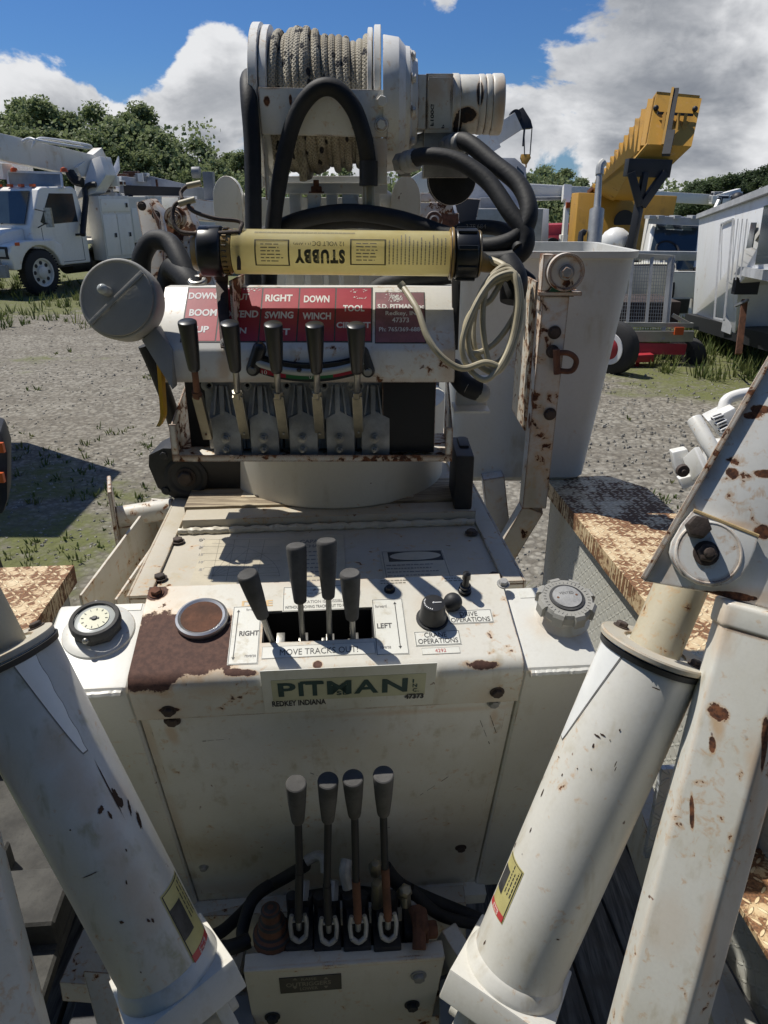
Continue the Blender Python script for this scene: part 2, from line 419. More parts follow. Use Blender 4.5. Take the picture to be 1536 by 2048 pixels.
M['bgwhite'] = paint('truck_paint', (.82, .81, .77), rust=.05, dirt=.35, s=14, rough=.3, edge=0, specks=.1)
M['bgworn'] = paint('worn_truck_paint', (.72, .71, .67), rust=.35, dirt=.8, s=12, rough=.45, edge=0, specks=.4)
M['bgrust'] = paint('rusty_arm_paint', (.62, .58, .52), rust=.95, dirt=.9, s=4, rough=.5, edge=.004, specks=.6)
M['yellow'] = paint('yellow_crane_paint', (.50, .27, .035), rust=.3, dirt=.7, s=14, rough=.5, edge=0, specks=.5, dirtcol=(.16, .09, .03))
M['blackframe'] = plain('black_frame_paint', (.012, .013, .016), .6, s=6)
M['rubber'] = plain('black_hose_rubber', (.017, .018, .020), .62, var=.5, bump=.6, spec=.35)
M['plastic'] = plain('black_grip_plastic', (.014, .015, .017), .33, var=.15, bump=.06)
M['greyplastic'] = plain('faded_grip_plastic', (.095, .093, .09), .85, var=.35, bump=.35, spec=.2)
M['greyhousing'] = plain('grey_cast_housing', (.30, .295, .27), .55, var=.08, bump=.5)
M['cast'] = plain('cast_aluminium', (.34, .34, .33), .5, .3, var=.35, bump=.6)
M['steel'] = plain('dull_steel', (.34, .33, .30), .38, .8, var=.3)
M['brass'] = plain('zinc_plated_steel', (.26, .235, .17), .42, .6, var=.3)
M['chrome'] = plain('chrome_ring', (.5, .5, .5), .34, .8, var=.12, bump=.05)
M['darkiron'] = plain('dark_cast_iron', (.022, .023, .026), .55, .1, var=.35)
M['black'] = plain('black_cavity', (.010, .010, .011), .7)  # near-black for the slot lining, tray backing and valve bank inserts
M['rust'] = plain('rusted_steel', (.13, .055, .03), .85, var=.55, bump=1)
M['boltrust'] = plain('rusty_bolt', (.075, .055, .045), .7, .2, var=.5, bump=1)
M['red'] = plain('red_sign_vinyl', (.36, .012, .035), .4, var=.12, bump=.05)
M['redfade'] = plain('faded_sign_vinyl', (.23, .09, .11), .55, var=.45, bump=.1)
M['inkwhite'] = plain('white_print', (.72, .72, .72), .5, var=.06, bump=0)
M['inkblack'] = plain('black_print', (.045, .045, .045), .55, var=.6, bump=0, s=.4)
M['inkgrey'] = plain('grey_print', (.22, .21, .20), .6, var=.3, bump=0)
M['inkfaint'] = plain('faint_print', (.22, .20, .155), .6, var=.3, bump=0)
M['inkgreen'] = plain('dark_green_print', (.020, .055, .055), .5, var=.2, bump=0)
M['inkred'] = plain('red_print', (.45, .05, .05), .5, var=.1, bump=0)
M['sticker'] = paint('white_sticker', (.70, .70, .645), rust=.12, dirt=.9, rough=.42, edge=0, specks=.7, s=.8)
M['olive'] = plain('olive_sticker', (.50, .50, .35), .45, var=.14, bump=.05)
M['yellowsticker'] = plain('yellow_sticker', (.50, .45, .19), .45, var=.18, bump=.05)
M['chart'] = plain('cream_chart_sticker', (.50, .45, .34), .5, var=.14, bump=.1)
M['bubble'] = plain('bubble_tube_glass', (.42, .44, .42), .15, var=.1, bump=0)
M['green'] = plain('green_scale', (.012, .14, .04), .5, bump=0)
M['dgreen'] = plain('green_bearing_paint', (.015, .09, .045), .5, var=.5)
M['lamp_'] = plain('yellowed_lamp_plastic', (.60, .52, .20), .25, var=.16, bump=.05, s=1.4)
M['lampclear'] = plain('brown_lamp_collar', (.30, .19, .06), .3, var=.3)
M['cord'] = plain('beige_cord', (.42, .37, .25), .5, var=.2, bump=.1)
M['yellowplastic'] = plain('yellow_strap', (.65, .33, .01), .45, var=.1)
M['rodpaint'] = paint('beige_rod_paint', (.50, .45, .33), rust=.5, dirt=.7, rough=.5, edge=0, specks=.6)
M['collar'] = paint('collar_paint', (.48, .45, .38), rust=.45, dirt=1.0, rough=.6, edge=.0015, specks=.8)
M['wood'] = None
M['tyre'] = plain('tyre_rubber', (.022, .022, .023), .8, s=4)
M['trackrubber'] = plain('dusty_track_rubber', (.06, .058, .052), .85, var=.5, bump=1, s=1)
M['glass'] = plain('dark_window_glass', (.03, .045, .055), .08, var=.2, bump=0, s=10, spec=.8)
M['greygrip'] = M['greyplastic']
M['bucket'] = paint('bucket_gelcoat', (.66, .66, .63), rust=.10, dirt=.8, s=2.2, rough=.42, edge=0, specks=.5)
M['grey'] = plain('grey_paint', (.20, .21, .22), .5, s=10)
M['lgrey'] = plain('light_grey_paint', (.42, .43, .44), .45, s=10)
M['alu'] = plain('dull_aluminium', (.36, .36, .34), .45, .5, s=8)
M['trred'] = plain('red_trailer_paint', (.35, .02, .03), .5, s=8)
M['orange'] = plain('amber_lamp', (.6, .1, .02), .3, s=6)
M['carton'] = plain('cream_cloth', (.62, .6, .5), .6, s=6)
def wood_mat():
    m, g = new_mat('weathered_planks')
    tc = g.node('TexCoord').outputs['Object']
    st = g.vm('MULTIPLY', tc, (22, 1.6, 22))
    n = g.noise(st, 3, 8, .7, .4); n2 = g.noise(tc, 9, 5)
    col = g.mix(g.mr(n, .35, .65), (.045, .045, .043), (.19, .185, .17))
    col = g.mix(g.mr(n2, .45, .7), col, (.10, .09, .075))
    finish(g, col, .85, 0, n, .003, .8); return m
M['wood'] = wood_mat()
def lampmat():
    m, g = new_mat('translucent_yellow_tube'); tc = g.node('TexCoord').outputs['Object']
    n = g.noise(tc, 16, 5, .6); col = g.mix(g.mr(n, .35, .7), (.80, .74, .46), (.66, .56, .26))
    p = g.node('BsdfPrincipled', {'Base Color': col, 'Roughness': .22}); tr = g.node('BsdfTranslucent', {'Color': (.90, .84, .52, 1)})
    g.node('OutputMaterial', {'Surface': g.node('MixShader', {0: .5, 1: p.outputs[0], 2: tr.outputs[0]}).outputs[0]}); return m
M['lamp'] = lampmat()
def deckwood():
    m, g = new_mat('cream_wood'); tc = g.node('TexCoord').outputs['Object']
    n = g.noise(g.vm('MULTIPLY', tc, (1.2, 16, 16)), 7, 8, .7, .5)
    finish(g, g.mix(g.mr(n, .38, .62), (.16, .12, .08), (.42, .35, .24)), .8, 0, n, .002, .8); return m
M['deckwood'] = deckwood()
def rope_mat():
    m, g = new_mat('braided_rope'); tc = g.node('TexCoord').outputs['Object']
    sep = g.node('SeparateXYZ', {'Vector': tc})
    q = g.vm('SUBTRACT', tc, (WC.x-ROOT.x, WC.y-ROOT.y, WC.z-ROOT.z))
    s2 = g.node('SeparateXYZ', {'Vector': q})
    ang = g.m('MULTIPLY', g.m('ARCTAN2', s2.outputs[2], s2.outputs[1]), .1)
    vv = g.node('CombineXYZ', {0: g.m('MULTIPLY', s2.outputs[0], 1.0), 1: ang, 2: 0.0})
    w1 = g.node('TexWave', {'Vector': vv, 'Scale': 95, 'Distortion': .6}, bands_direction='DIAGONAL').outputs[1]
    vn = g.node('CombineXYZ', {0: g.m('MULTIPLY', s2.outputs[0], -1.0), 1: ang, 2: 0.0})
    w2 = g.node('TexWave', {'Vector': vn, 'Scale': 95, 'Distortion': .6}, bands_direction='DIAGONAL').outputs[1]
    h = g.m('MAXIMUM', w1, w2)
    fl = g.node('TexVoronoi', {'Vector': g.vm('MULTIPLY', vv, (1.0, .62, 1)), 'Scale': 75})
    fleck = g.m('MULTIPLY', g.mr(fl.outputs['Distance'], .36, .26), g.mr(g.node('SeparateColor', {'Color': fl.outputs['Color']}).outputs[0], .34, .36))
    n = g.noise(tc, 20, 5)
    col = g.mix(g.mr(n, .35, .65), (.50, .46, .37), (.33, .29, .22))
    col = g.mix(g.m('MULTIPLY', g.m('SUBTRACT', 1.0, h), .55), col, (.15, .13, .1))
    col = g.mix(fleck, col, (.02, .02, .025))
    finish(g, col, .85, 0, h, .0016, 1.0); return m
# ------------------------------------------------------------------ frames of the crane
YAW = R(4.6); TAU = R(16)
A = V((math.cos(YAW), math.sin(YAW), 0)); Bd = V((-math.sin(YAW), math.cos(YAW), 0)); Z = V((0, 0, 1))
Wd = Bd*math.cos(TAU)+Z*math.sin(TAU)
LP = Plane(pt(655, 1348, 1.0), A, Wd)              # sloping top of the lower console
LF = Plane(LP.p0, A, LP.n)                         # its front
dk0 = atZ(650, 1165, -.568)
DK = Plane(dk0, A, Bd)                             # deck
UC = Plane(pt(612, 700, 1.163), V((1, 0, 0)), V((0, .75, .66)))     # upper console, sloping face
UL = Plane(UC.p0, V((1, 0, 0)), V((0, 0, 1)))                       # its vertical lip
WC = pt(634, 195, 1.37); WC.z = .168; WY = WC.y
M['rope'] = rope_mat()
# ================================================================== THE CRANE
crane = thing('tracked_crane', 'white weathered compact tracked crane in the foreground with lever consoles, rope winch and outrigger cylinders', 'crane', ROOT)
def L3(x, y, h=0): return LP.X(x, y, h)
# ---- lower console
rp = [(LP.X(365, 1285), (.098, .060, .06), 1.2), (LP.X(300, 1330), (.052, .045, .030), 1.3), (LP.X(313, 1187), (.017, .017, .017), .9),
      (LP.X(636, 1330), (.006, .006, .006), 2.0), (LP.X(965, 1328), (.024, .005, .008), 2.2), (LP.X(480, 1345), (.022, .005, .007), 2.2), (LF.X(338, 1416), (.016, .010, .006), .7)]
st = [(LP.X(330, 1230), .08, .55), (LP.X(430, 1330), .05, .6), (LP.X(640, 1160), (.18, .03, .03), .35), (LP.X(880, 1215), .05, .25), (LP.X(1090, 1240), .03, .3), (LF.X(330, 1430), (.05, .05, .07), .4), (LF.X(980, 1400), (.04, .04, .06), .35), (LP.X(300, 1200), .05, .5)]
m_cons = paint('console_paint', (.66, .64, .57), rc=((.065, .03, .022), (.115, .055, .038)), rust=.42, dirt=.7, patches=rp, stains=st, off=ROOT, rough=.3, edge=.0012, specks=.3)
m_front = paint('console_front_paint', (.71, .70, .65), rust=.2, dirt=.95, stains=[(LF.X(430, 1700), (.12, .05, .07), .35), (LF.X(300, 1500), (.015, .04, .2), .5), (LF.X(600, 1770), (.3, .05, .05), .45), (LF.X(344, 1475), (.010, .03, .035), .8), (LF.X(988, 1440), (.008, .03, .03), .7), (LF.X(345, 1650), (.02, .05, .12), .45), (LF.X(400, 1430), (.14, .04, .010), .6), (LF.X(850, 1425), (.20, .04, .008), .5), (LF.X(922, 1720), (.012, .03, .03), .5)], off=ROOT, edge=.001, specks=.5)
m_side = paint('tank_paint', (.65, .65, .61), rust=.16, dirt=.35, stains=[(LP.X(1090, 1235), .035, .4)], off=ROOT, rough=.35, edge=.001, specks=.35)
x0, x1 = -.271, .277
bd = LP.hit(655, 1166)[1]                          # depth of the cover up the slope
def prof(a, q): return [LP.P(a, w, h) for w, h in q]
b = B(m_front)
c0 = [(.006, -.004), (bd, -.004), (bd+.02, -.70), (.006, -.69)]
b.prism(prof(x0+.0005, c0), A*(x1-x0-.001))
b.prism(prof(x0+.012, [(.003, -.088), (.003, -.655), (.006, -.655), (.006, -.088)]), A*(x1-x0-.024))   # door plate
b.prism(prof(x0-.02, [(-.02, -.69), (.1, -.69), (.1, -.73), (-.02, -.73)]), A*(x1-x0+.04))
slot = LP.hit(526, 1252), LP.hit(748, 1252), LP.hit(636, 1220), LP.hit(636, 1283)
sx0, sx1, sy1, sy0 = slot[0][0], slot[1][0], slot[2][1], slot[3][1]
def cutbox(a0, a1, w0, w1, h0, h1, mat):
    k = B(mat); k.prism([LP.P(a0, w0, h0), LP.P(a1, w0, h0), LP.P(a1, w1, h0), LP.P(a0, w1, h0)], LP.n*(h1-h0)); return k
LFd = Plane(LP.P(0, .003, 0), A, LP.n)
console = b.build('console_body', crane, bevel=.002, boolean=[cutbox(sx0, sx1, sy0, sy1, -.10, .02, M['black'])])
# top cover with rounded front edge
b = B(m_cons)
arc = [(.022-.022*math.sin(t)-.004, .002-.022+.022*math.cos(t)) for t in [i*PI/12 for i in range(7)]]
q = [(bd+.004, .002)]+arc+[(-.004, -.078), (.001, -.078)]+[(.001, -.02), (.02, -.003), (bd+.004, -.003)]
b.prism(prof(x0, q), A*(x1-x0))
cover = b.build('top_cover', crane, boolean=[cutbox(sx0, sx1, sy0, sy1, -.05, .05, M['black'])])
b = B(M['black'])
for q in (((sx0, sx0+.002), (sy0, sy1)), ((sx1-.002, sx1), (sy0, sy1)), ((sx0+.002, sx1-.002), (sy0, sy0+.002)), ((sx0+.002, sx1-.002), (sy1-.002, sy1))):
    (a0, a1), (w0, w1) = q; b.prism([LP.P(a0, w0, -.099), LP.P(a1, w0, -.099), LP.P(a1, w1, -.099), LP.P(a0, w1, -.099)], LP.n*.0985)
b.prism([LP.P(sx0, sy0, -.0995), LP.P(sx1, sy0, -.0995), LP.P(sx1, sy1, -.0995), LP.P(sx0, sy1, -.0995)], LP.n*.003)
b.build('lever_slot', cover)
def console_part(name, b, **k): return b.build(name, cover, **k)
# side tanks
for sx, (a0, a1) in ((-1, (-.405, x0-.001)), (1, (x1+.001, .392))):
    b = B(m_side)
    b.prism(prof(a0, [(-.0, -.012), (bd-.012, -.012), (bd, -.70), (-.0, -.70)]), A*(a1-a0))
    tank = b.build('side_tank', crane, bevel=.009, seg=3)
    w_ = B(m_side); rr = random.Random(3)
    w_.tube([LP.P(a0+.01+(a1-a0-.02)*i/30, -.001+rr.uniform(-.0006, .0006), -.020+rr.uniform(-.0006, .0006)) for i in range(31)], lambda k: .0052, 8, 2)
    w_.build('weld_bead', tank)
    if sx < 0: ltank = tank
    else: rtank = tank
# ---- gauge on the left tank
HT = -.012
gc = L3(194, 1252, HT)
b = B(M['greygrip'], M['bubble'], M['olive'], M['steel'], M['inkblack'], m_side)
b.m(5).lathe(gc, LP.n, [(0, .052), (.003, .051), (.0065, .043), (.007, .03)], 40)
b.m(0).lathe(gc+LP.n*.006, LP.n, [(0, .0345), (.012, .0345), (.013, .033)], 8)
b.m(0).lathe(gc+LP.n*.018, LP.n, [(0, .036), (.009, .036), (.012, .034), (.012, .029), (.009, .0285)], 40, caps=False)
b.m(1).lathe(gc+LP.n*.0265, LP.n, [(0, .0285), (.0012, .022), (.0015, 0)], 40, caps=False)
b.m(2).lathe(gc+LP.n*.0272, LP.n, [(.0012, .0205), (.0016, .0205), (.0017, 0)], 32, caps=False)
g0 = gc+LP.n*.0295
for k in range(12):
    t = 2*PI*k/12; d = A*math.cos(t)+Wd*math.sin(t)
    b.m(4).box(g0+d*.017, (.0035, .0008, .0003), (d, LP.n.cross(d), LP.n))
b.m(4).box(g0, (.013, .003, .0006), (A, Wd, LP.n)); b.lathe(g0, LP.n, [(0, .0045), (.0012, .003)], 16)
for t in (100, 262): 
    d = A*math.cos(R(t))+Wd*math.sin(R(t)); b.m(3).ball(gc+d*.037+LP.n*.022, .005, 12, 6)
b.build('fuel_gauge', ltank, label='round dark framed gauge with cream dial')
b = B(M['sticker']); prect(b, LP, 148, 1199, 280, 1212, HT+.0008, .0006); b.build('blank_label', ltank)
# ---- chrome ring with brown disc
rc = LP.X(405, 1243)
b = B(M['chrome'], M['rust'])
b.m(0).lathe(rc+LP.n*.002, LP.n, [(0, .037), (.005, .0385), (.009, .0375), (.0105, .034), (.009, .031), (.0085, .030)], 48, caps=False)
b.m(1).lathe(rc+LP.n*.0095, LP.n, [(0, .031), (.0016, .03), (.0018, 0)], 40, caps=False)
console_part('ring_cover', b, label='chrome ringed round cover with brown dusty disc')
# ---- selector knob, small toggle, bolt heads
kc = LP.X(864, 1240)
b = B(M['darkiron'], M['plastic'], M['inkwhite'])
b.m(0).lathe(kc+LP.n*.002, LP.n, [(0, .024), (.003, .024), (.003, .021)], 32)
b.m(1).lathe(kc+LP.n*.004, LP.n, [(0, .0205), (.003, .021), (.006, .0195), (.03, .0175), (.033, .0165), (.0335, .0)], 36)
tk = kc+LP.n*.0378
b.m(2).box(tk+A*.006, (.011, .0012, .0004), (A, Wd, LP.n)); b.lathe(tk-LP.n*.0002, LP.n, [(0, .0018), (.001, .001)], 12)
for k in range(9):
    t = R(150+k*13); d = A*math.cos(t)+Wd*math.sin(t); b.box(tk+d*.0135, (.002, .0016, .0004), (d, LP.n.cross(d), LP.n))
b.m(0).ball(LP.X(904, 1216, .013), .0145, 20, 12)
console_part('selector_knob', b, label='black round selector knob with ball handle')
b = B(M['plastic']); tc = LP.X(929, 1186)
b.lathe(tc, LP.n, [(0, .010), (.004, .0105), (.004, .008), (.007, .0095), (.010, .0095), (.011, .007), (.014, .0085), (.017, .0085), (.018, .006), (.03, .0045), (.032, .0065), (.042, .006), (.045, .002)], 20)
console_part('toggle_switch', b)
for (x, y, r, mm) in ((313, 1188, .0085, 'rust'), (1006, 1170, .0075, 'cast'), (779, 1182, .0065, 'darkiron')):
    b = B(M[mm]); b.hexbolt(LP.X(x, y, .002), LP.n, r, .008); console_part('bolt', b)
for (x, y, r, mm) in ((338, 1416, .008, 'boltrust'), (993, 1379, .008, 'boltrust')):
    b = B(M[mm]); b.hexbolt(LF.X(x, y, .004), LF.n, r, .007); console_part('bolt', b)
for (x, y, r, mm) in ((344, 1444, .009, 'boltrust'), (988, 1408, .0075, 'cast'), (407, 1737, .0065, 'cast'), (922, 1698, .008, 'boltrust')):
    b = B(M[mm]); b.hexbolt(LF.X(x, y, -.003), LF.n, r, .007); b.build('bolt', console)
# ---- stickers on the console
PH = .0024
def sticker(name, x0_, y0_, x1_, y1_, mat='sticker', frame='inkblack', fw=.0008, texts=(), extra=None, pl=LP, h=PH, parent=None):
    b = B(M[mat], M['inkblack'], M['inkgrey'], M['inkred'], M['inkgreen'], M['inkwhite'], M['olive'])
    b.m(0); r = prect(b, pl, x0_, y0_, x1_, y1_, h+.0003, .0005)
    if frame: b.m(1 if frame == 'inkblack' else 2); pframe(b, pl, (r[0]+fw, r[1]+fw, r[2]-fw, r[3]-fw), fw, h+.0005)
    for tx in texts:
        s_, X0, Y0, X1, Y1 = tx[:5]; b.m(tx[5] if len(tx) > 5 else 1)
        ptext(b, pl, s_, X0, Y0, X1, Y1, h+.0006, tx[6] if len(tx) > 6 else .01)
    if extra: extra(b, r)
    return b.build(name, parent or cover, smooth=0)
def arrow(b, x0_, y0_, x1_, y1_, w=.0012, hd=.005, h=PH+.0006, pl=LP):
    p = V(pl.hit(x0_, y0_)+(0,)); q = V(pl.hit(x1_, y1_)+(0,)); d = (q-p).normalized(); n = V((-d.y, d.x, 0))
    def f(k): return pl.P(k.x, k.y, h)
    b.poly([f(k) for k in (p+d*hd-n*w/2, q-d*hd-n*w/2, q-d*hd+n*w/2, p+d*hd+n*w/2)])
    for e, s_ in ((p, d), (q, -d)): b.poly([f(e), f(e+s_*hd+n*hd*.5), f(e+s_*hd-n*hd*.5)])
def exR(b, r): b.m(1); arrow(b, 478, 1222, 466, 1323)
sticker('label', 461, 1215, 520, 1331, texts=[('RIGHT', 479, 1264, 518, 1274, 1, .03), ('reverse', 490, 1312, 512, 1317, 2), ('forward', 493, 1219, 514, 1224, 2)], extra=exR)
def exL(b, r): b.m(1); arrow(b, 789, 1206, 801, 1300)
sticker('label', 748, 1200, 812, 1312, texts=[('LEFT', 754, 1249, 784, 1259, 1, .02), ('forward', 750, 1212, 773, 1218, 2), ('reverse', 760, 1295, 782, 1300, 2)], extra=exL)
sticker('label', 524, 1291, 751, 1315, frame='inkgrey', fw=.0004, texts=[('MOVE TRACKS OUT!', 560, 1298, 716, 1310, 1, .0)])
sticker('label', 829, 1264, 921, 1293, texts=[('CRANE', 848, 1267, 893, 1277, 1, .01), ('OPERATIONS', 836, 1279, 916, 1289, 1, .01)])
sticker('label', 896, 1222, 985, 1249, texts=[('DRIVE', 919, 1226, 954, 1235, 1, .01), ('OPERATIONS', 901, 1237, 980, 1246, 1, .01)])
sticker('label', 843, 1297, 920, 1310, frame='inkgrey', fw=.0003, texts=[('4292', 870, 1300, 892, 1307, 3, .0)])
def exW(b, r):
    b.m(2); scribble(b, lambda a, c: LP.P(a, c, PH+.0007), r[0]+.015, r[3]-.018, r[2]-.02, r[3]-.004, 2, .2, .05)
    b.m(1); line(b, LP, 600, 1190, 625, 1197, .0006, PH+.0007); line(b, LP, 625, 1197, 650, 1184, .0006, PH+.0007)
sticker('label', 566, 1174, 713, 1223, texts=[('ROTATION IS POSSIBLE', 597, 1202, 690, 1208, 2), ('WITHOUT MOVING TRACKS OUT TO ROTATE', 570, 1212, 710, 1218, 1)], extra=exW)
b = B(M['inkfaint']); 
for X0 in (760, 888): 
    a0, _ = LP.hit(X0, 1158); a1, _ = LP.hit(X0+62, 1158); _, c1 = LP.hit(800, 1160); _, c0_ = LP.hit(800, 1170)
    scribble(b, lambda a, c: LP.P(a, c, PH), a0, c0_, a1, c1, 2, .6, .05)
b.build('worn_print', cover, smooth=0)
b = B(plain('faded_orange_print', (.60, .42, .22), .6, bump=0)); ptext(b, LP, 'D   E', 484, 1203, 546, 1215, PH, .03); ptext(b, LP, 'BO', 496, 1217, 520, 1230, PH, .04); b.build('worn_print', cover, smooth=0)
b = B(M['boltrust']); rr = random.Random(8)
for x_, y_, dx, dy in ((405, 1482, 55, -5), (760, 1535, 12, 18), (840, 1590, 70, -46), (980, 1430, 14, 40), (960, 1440, 20, 50), (620, 1545, 28, 10), (560, 1610, 3, 2), (690, 1690, 3, 3), (885, 1560, 12, -8)):
    k = 0.0
    while k < 1:
        e_ = min(1, k+rr.uniform(.08, .3)); line(b, LFd, x_+dx*k, y_+dy*k, x_+dx*e_, y_+dy*e_, rr.uniform(.0004, .0014), .0006); k = e_+rr.uniform(.02, .25)
b.build('scratches', console, smooth=0)
# ---- maker's plate on the front
LFp = Plane(LP.P(0, -.0045, 0), A, LP.n)
b = B(M['sticker'], M['inkblack'], M['inkgreen'], M['olive'])
b.m(0); r = prect(b, LFp, 524, 1333, 869, 1415, .0012, .001)
b.m(3); prect(b, LFp, 543, 1352, 850, 1394, .0016, .0003)
b.m(2)
for s_, q in (('P', (556, 1364, 592, 1391)), ('I', (597, 1363, 607, 1390)), ('T', (611, 1361, 648, 1389)), ('M', (654, 1359, 703, 1386)), ('A', (708, 1357, 757, 1384)), ('N', (764, 1355, 815, 1382))):
    ptext(b, LFp, s_, *q, .0021, .03)
b.m(2).poly([LFp.X(600, 1366, .0022), LFp.X(645, 1364, .0022), LFp.X(645, 1359, .0022), LFp.X(600, 1361, .0022)])
ptext(b, LFp, 'SD', 673, 1379, 702, 1387, .0023, .02)
for k, c in enumerate('INC.'):
    if c != '.': ptext(b, LFp, c, 825, 1356+k*9, 825+(3 if c == 'I' else 9), 1363+k*9, .0021, .02)
ptext(b, LFp, '.', 835, 1379, 837, 1381, .0021, .02)
b.m(1); ptext(b, LFp, 'REDKEY INDIANA', 544, 1398, 652, 1409, .0017, .035); ptext(b, LFp, '47373', 809, 1385, 847, 1395, .0021, .05)
b.build('maker_plate', cover, smooth=0, label='white sticker with green lettering on an olive panel')
# ---- levers of the lower console
def grip(b, p, d, L, r, e=.004):
    """tapered hand grip: p lower end, d direction"""
    b.lathe(p, d, [(0, r*.5), (.002, r*.62), (.006, r*.66), (L*.5, r*.86), (L-e*1.2, r), (L-e*.4, r*.965), (L, r*.86), (L+.0004, 0)], 28)
def lever(px_top, t_top, base, L=.082, r=.0155, mat='greyplastic', rodmat='steel', parent=crane, neck=None, bend=None, rr=.0042, name='control_lever'):
    top = pt(px_top[0], px_top[1], t_top); base = V(base); via = V(bend) if bend is not None else base
    d = (top-via).normalized(); g0_ = top-d*L
    b = B(M[rodmat])
    pts = [base]+([via] if bend is not None else [])+[g0_+d*.01]
    b.tube(pts, rr, 12, 0 if bend is None else 4)
    rod = b.build(name, parent)
    b = B(M[mat]); grip(b, g0_, d, L, r); b.build('grip', rod)
    return rod, d
for (tx, ty, tt, bx, by, hh) in ((494, 1147, .98, 560, 1290, -.06), (592, 1090, 1.02, 607, 1290, -.06), (653, 1080, 1.02, 660, 1292, -.06), (700, 1145, 1.0, 709, 1290, -.06)):
    rod, d = lever((tx, ty), tt, LP.X(bx, by, hh), L=.078 if ty > 1100 else .088, r=.0145)
    b = B(M['steel']); q = LP.X(bx, by-28, -.03)
    b.box(q, (.012, .02, .03), (A, Wd, LP.n)); b.box(q+A*.028, (.004, .006, .02), (A, Wd, LP.n)); b.hexbolt(q-A*.0-LP.n*.005+LF.n*.011, LF.n, .005, .004)
    b.build('clevis', rod, bevel=.001)
# ---- filler cap on the right tank
fc = LP.X(1127, 1222, HT)
b = B(M['greyhousing'], m_side, M['cast'], M['inkblack'], M['rust'])
b.m(1).lathe(fc, LP.n, [(0, .042), (.004, .038), (.012, .032), (.03, .030)], 40)
b.m(3).lathe(fc+LP.n*.040, LP.n, [(.0, .0262), (.0024, .0262), (.0026, .0225)], 40)
b.m(2).lathe(fc+LP.n*.0425, LP.n, [(0, .022), (.0016, .0215), (.002, .018), (.002, 0)], 40)
b.m(4)
for s_ in (-1, 1): b.lathe(fc+LP.n*.0444+A*.0145*s_+Wd*.002*s_, LP.n, [(0, .002), (.0006, .0018)], 12)
b.m(3); o_ = fc+LP.n*.0447; text_rect(b, lambda a, c: o_+A*a+Wd*c, 'VENTED', -.011, .004, .011, .009, .0)
b.m(0)
ringn = 10
prof_c = [(.022, .037), (.024, .0405), (.036, .0405), (.041, .037), (.0405, .026)]
b.lathe(fc, LP.n, prof_c, 60, caps=False); b.lathe(fc, LP.n, [(.022, .028), (.022, .037)], 40, caps=False)
for k in range(8):
    t = 2*PI*(k+.3)/8; d = A*math.cos(t)+Wd*math.sin(t); e = LP.n.cross(d)
    b.prism([fc+LP.n*h+d*r_-e*.008 for h, r_ in ((.021, .036), (.021, .0445), (.037, .0445), (.0415, .040), (.0415, .036))], e*.016)
for k in range(34):
    t = 2*PI*k/34; d = A*math.cos(t)+Wd*math.sin(t); b.box(fc+LP.n*.0412+d*.033, (.004, .0012, .001), (d, LP.n.cross(d), LP.n))
b.build('filler_cap', rtank, bevel=.0008, seg=1, label='large grey plastic screw cap')
b = B(M['sticker']); prect(b, LP, 1040, 1166, 1085, 1185, HT+.0008, .0006); b.build('blank_label', rtank)
# ---- deck
dkx0, dkx1 = DK.hit(275, 1165)[0], DK.hit(1035, 1145)[0]
m_deck = paint('deck_paint', (.50, .46, .38), rust=.42, dirt=1.0, rough=.6, edge=.0015, specks=1.0)
def DP(a, c, h): return DK.P(a, c, h)
b = B(m_deck)
y1 = .95
b.prism([DP(dkx0, -.03, 0), DP(dkx1, -.03, 0), DP(dkx1, y1, 0), DP(dkx0, y1, 0)], -Z*.012)
for s_, xx in ((-1, dkx0), (1, dkx1)):
    b.prism([DP(xx, -.03, .006), DP(xx+s_*.004, -.03, .006), DP(xx+s_*.004, y1, .006), DP(xx, y1, .006)], -Z*.3)
    b.prism([DP(xx-s_*.0, -.03, .006), DP(xx-s_*.032, -.03, .006), DP(xx-s_*.032, y1, .006), DP(xx, y1, .006)], -Z*.005)
deck = b.build('deck', crane, bevel=.0012)
ya = DK.hit(650, 1060)[1]
b = B(m_deck); b.prism([DP(dkx0+.04, ya+.012, .002), DP(dkx1-.03, ya+.012, .002), DP(dkx1-.03, ya+.012, .024), DP(dkx0+.04, ya+.012, .024)], Bd*.05)
b.build('deck_step', deck, bevel=.002)
b = B(paint('weld_paint', (.60, .56, .46), rust=.3, dirt=.9, edge=0, specks=.8)); rr = random.Random(9); N = 110
b.tube([DP(dkx0+.035+(dkx1-dkx0-.07)*i/N, ya+.004+rr.uniform(-.0015, .0015), .005+rr.uniform(-.001, .001)) for i in range(N+1)], lambda k: .0068+.0012*math.sin(k*600), 8, 1)
b.build('weld_bead', deck)
yb = DK.hit(650, 1032)[1]
b = B(M['deckwood']); b.prism([DP(dkx0+.035, yb, .0), DP(dkx1-.03, yb+.0, .0), DP(dkx1-.03, yb+.12, .0), DP(dkx0+.035, yb+.12, .0)], Z*.028); b.build('timber_packing', deck, bevel=.003)
for x, y in ((356, 1086), (943, 1069), (988, 1158), (320, 1160)):
    b = B(M['boltrust']); b.hexbolt(DK.X(x, y, .003), Z, .009, .007); b.build('bolt', deck)
